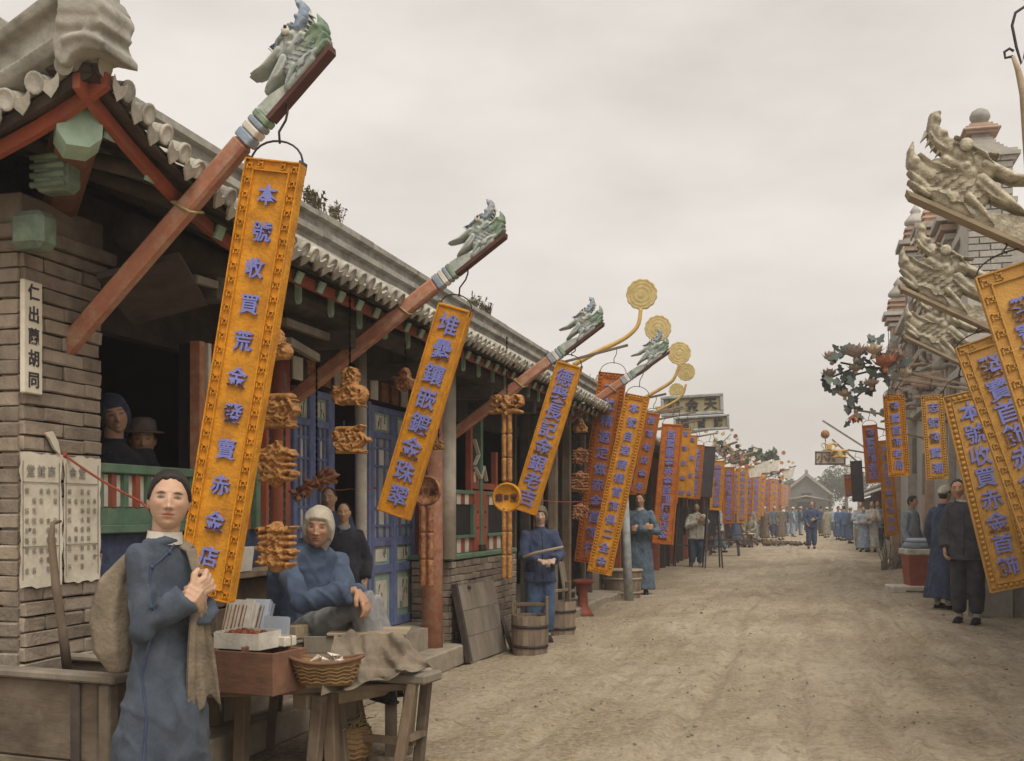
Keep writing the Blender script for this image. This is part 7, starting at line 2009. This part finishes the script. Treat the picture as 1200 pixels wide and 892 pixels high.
# flower swags hung on poles on the left
def swags():
    r = random.Random(15)
    for (px, py, yv, n, lab, ms) in ((846, 524, 27, 46, 'tangle of wired paper flowers hanging past the framed name boards', ('petal', 'cloud', 'leaf', 'white')), (866, 536, 34, 30, 'bundle of paper flowers with red and white sticks over the far signs', ('white', 'carvedr', 'cloud', 'petalo')), (915, 552, 48, 22, 'far cluster of gilt and white ornaments on a slanting pole', ('white', 'gold', 'leaf', 'petalo'))):
        root = pt(px, py, Y=yv); sc = (pt(px + 1, py, Y=yv) - pt(px, py, Y=yv)).length
        T = thing('flower_swag', lab, 'ornament', root, group='flower ornaments on the left side')
        part('pole', MB().tube([Vector((-30 * sc, 0, -14 * sc)), Vector((0, 0, 0)), Vector((18 * sc, 0, 6 * sc))], .03, 6), 'greywood', T)
        bs = [MB() for _ in ms]
        for k in range(n):
            c = Vector((r.gauss(0, 9) * sc, r.uniform(-.2, .2), r.gauss(0, 10) * sc)); mb = bs[k % len(ms)]; R_ = r.uniform(1.5, 3.4) * sc
            for q in range(5):
                a = 2 * math.pi * q / 5; o = Vector((math.cos(a), r.uniform(-.5, .5), math.sin(a))) * R_; s_ = Vector((-math.sin(a), 0, math.cos(a))) * R_ * .5
                mb.add([c, c + o * .6 - s_, c + o, c + o * .6 + s_], [(0, 1, 2, 3)])
        for mb, m in zip(bs, ms):
            o = part('flower_cluster', mb, m, T); o['kind'] = 'stuff'
        wr = MB()
        for k in range(8): wr.tube([Vector((r.uniform(-8, 8) * sc, 0, 0)), Vector((r.uniform(-12, 12) * sc, 0, r.uniform(-16, 16) * sc))], .008, 4)
        part('wire', wr, 'iron', T)
    # slanting striped poles of the far awnings
    for k, (px, py, px2, py2, yv) in enumerate(((846, 556, 884, 545, 36), (858, 552, 892, 541, 38), (872, 550, 905, 540, 42), (886, 556, 925, 549, 46))):
        a, b = pt(px, py, Y=yv), pt(px2, py2, Y=yv); T = thing('awning_pole', 'slanting red and white awning pole over the far left signs', 'pole', a, group='far awning poles')
        n = 7
        for i in range(n): part('stripe', MB().tube([(b - a) * (i / n), (b - a) * ((i + .98) / n)], .05, 8), 'redtub' if i % 2 else 'white', T, True)
        part('flag', MB().prism([(0, 0), (.5, .1), (.4, -.3), (.05, -.35)], (b - a) * .8, (1, 0, 0), (0, 0, 1), (0, .02, 0)), 'white', T)
swags()

# red tub and wares on the opposite verge
def right_wares():
    c = pt(1078, 690, D=18.2); c.z = 0
    T = thing('stone_slab', 'pale flat slab under the red tub', 'slab', c, rad(10)); part('slab', MB().bb((-.5, -.3, -.02), (.5, .3, .1), .02), 'white', T); part('foot', MB().bb((-.3, -.36, 0), (.6, -.31, .03)), 'wood', T)
    T = thing('red_tub', 'square red painted tub with a pale rim on the flat slab', 'tub', c + Vector((0, 0, .1)), rad(10))
    mb = MB(); a, b = .2, .25; h = .5
    mb.add([(-a, -a, 0), (a, -a, 0), (a, a, 0), (-a, a, 0), (-b, -b, h), (b, -b, h), (b, b, h), (-b, b, h)], [(0, 1, 2, 3), (4, 5, 6, 7), (0, 1, 5, 4), (1, 2, 6, 5), (2, 3, 7, 6), (3, 0, 4, 7)])
    part('body', mb, 'redtub', T); part('rim', MB().bb((-.28, -.28, h + .001), (.28, .28, h + .1), .015), 'cwhite', T)
    for s in (-1, 1): part('foot', MB().bb((s * .16 - .03, -.19, -.0), (s * .16 + .03, -.13, .03)), 'darkwood', T)
    T = thing('cloth_bundle', 'folded pale blue cloth bundle on top of the red tub', 'bundle', c + Vector((0, 0, .7)), rad(10))
    part('cloth', MB().bb((-.23, -.2, 0), (.23, .2, .1), .03), 'clight', T, True); part('knot', MB().bb((-.19, -.17, .101), (.2, .18, .17), .03), 'bluebox', T, True)
    # brushwood heap
    c = pt(1048, 640, D=24); c.z = 0; mb = MB(); r = random.Random(4)
    for _ in range(60):
        a = r.uniform(-.6, .6); q = Vector((r.uniform(-.3, .3), r.uniform(-.3, .3), 0)); e = q + Vector((math.sin(a) * .6 + .25, r.uniform(-.2, .2), r.uniform(.3, .9))); mb.tube([q, (q + e) / 2 + Vector((.04, 0, 0)), e], [.012, .01, .006], 5)
    o = part('brushwood', mb, 'greywood', None); o.location = c; tag(o, 'bundle of brushwood stacked behind the red tub', 'brushwood')
    # hooked pole top at the frame edge
    Yv = 5.0; root = pt(1198, 95, Y=Yv); L = lambda px, py: pt(px, py, Y=Yv) - root
    T = thing('hooked_pole', 'slim pole with a curled wire hook rising past the largest carved dragon', 'pole', root)
    part('shaft', MB().tube([L(1187, 66), L(1193, 82), L(1200, 110), L(1216, 300)], [.008, .012, .018, .03], 8), 'palewood', T, True)
    part('hook', MB().tube([L(1205, 5), L(1190, 15), L(1186, 30), L(1191, 55), L(1197, 75), L(1202, 60), L(1204, 30)], .006, 8), 'iron', T, True)
    part('curl', MB().tube([L(1187, 66), L(1178, 68), L(1177, 61), L(1183, 57), L(1188, 60)], .006, 8), 'iron', T, True)
right_wares()

# dusty air down the street
hm = bpy.data.materials.new('haze'); hm.use_nodes = True; hn = hm.node_tree; hn.nodes.clear()
pv = hn.nodes.new('ShaderNodeVolumePrincipled'); pv.inputs['Color'].default_value = (.97, .95, .92, 1); pv.inputs['Density'].default_value = .003; pv.inputs['Anisotropy'].default_value = .2
ho = hn.nodes.new('ShaderNodeOutputMaterial'); hn.links.new(pv.outputs[0], ho.inputs['Volume'])
hz = MB().bb((-60, -30, -1.2), (60, 170, 12)).mesh('haze', hm); o = bpy.data.objects.new('haze', hz); link(o); o['kind'] = 'stuff'; o['label'] = 'thin dusty haze filling the street'
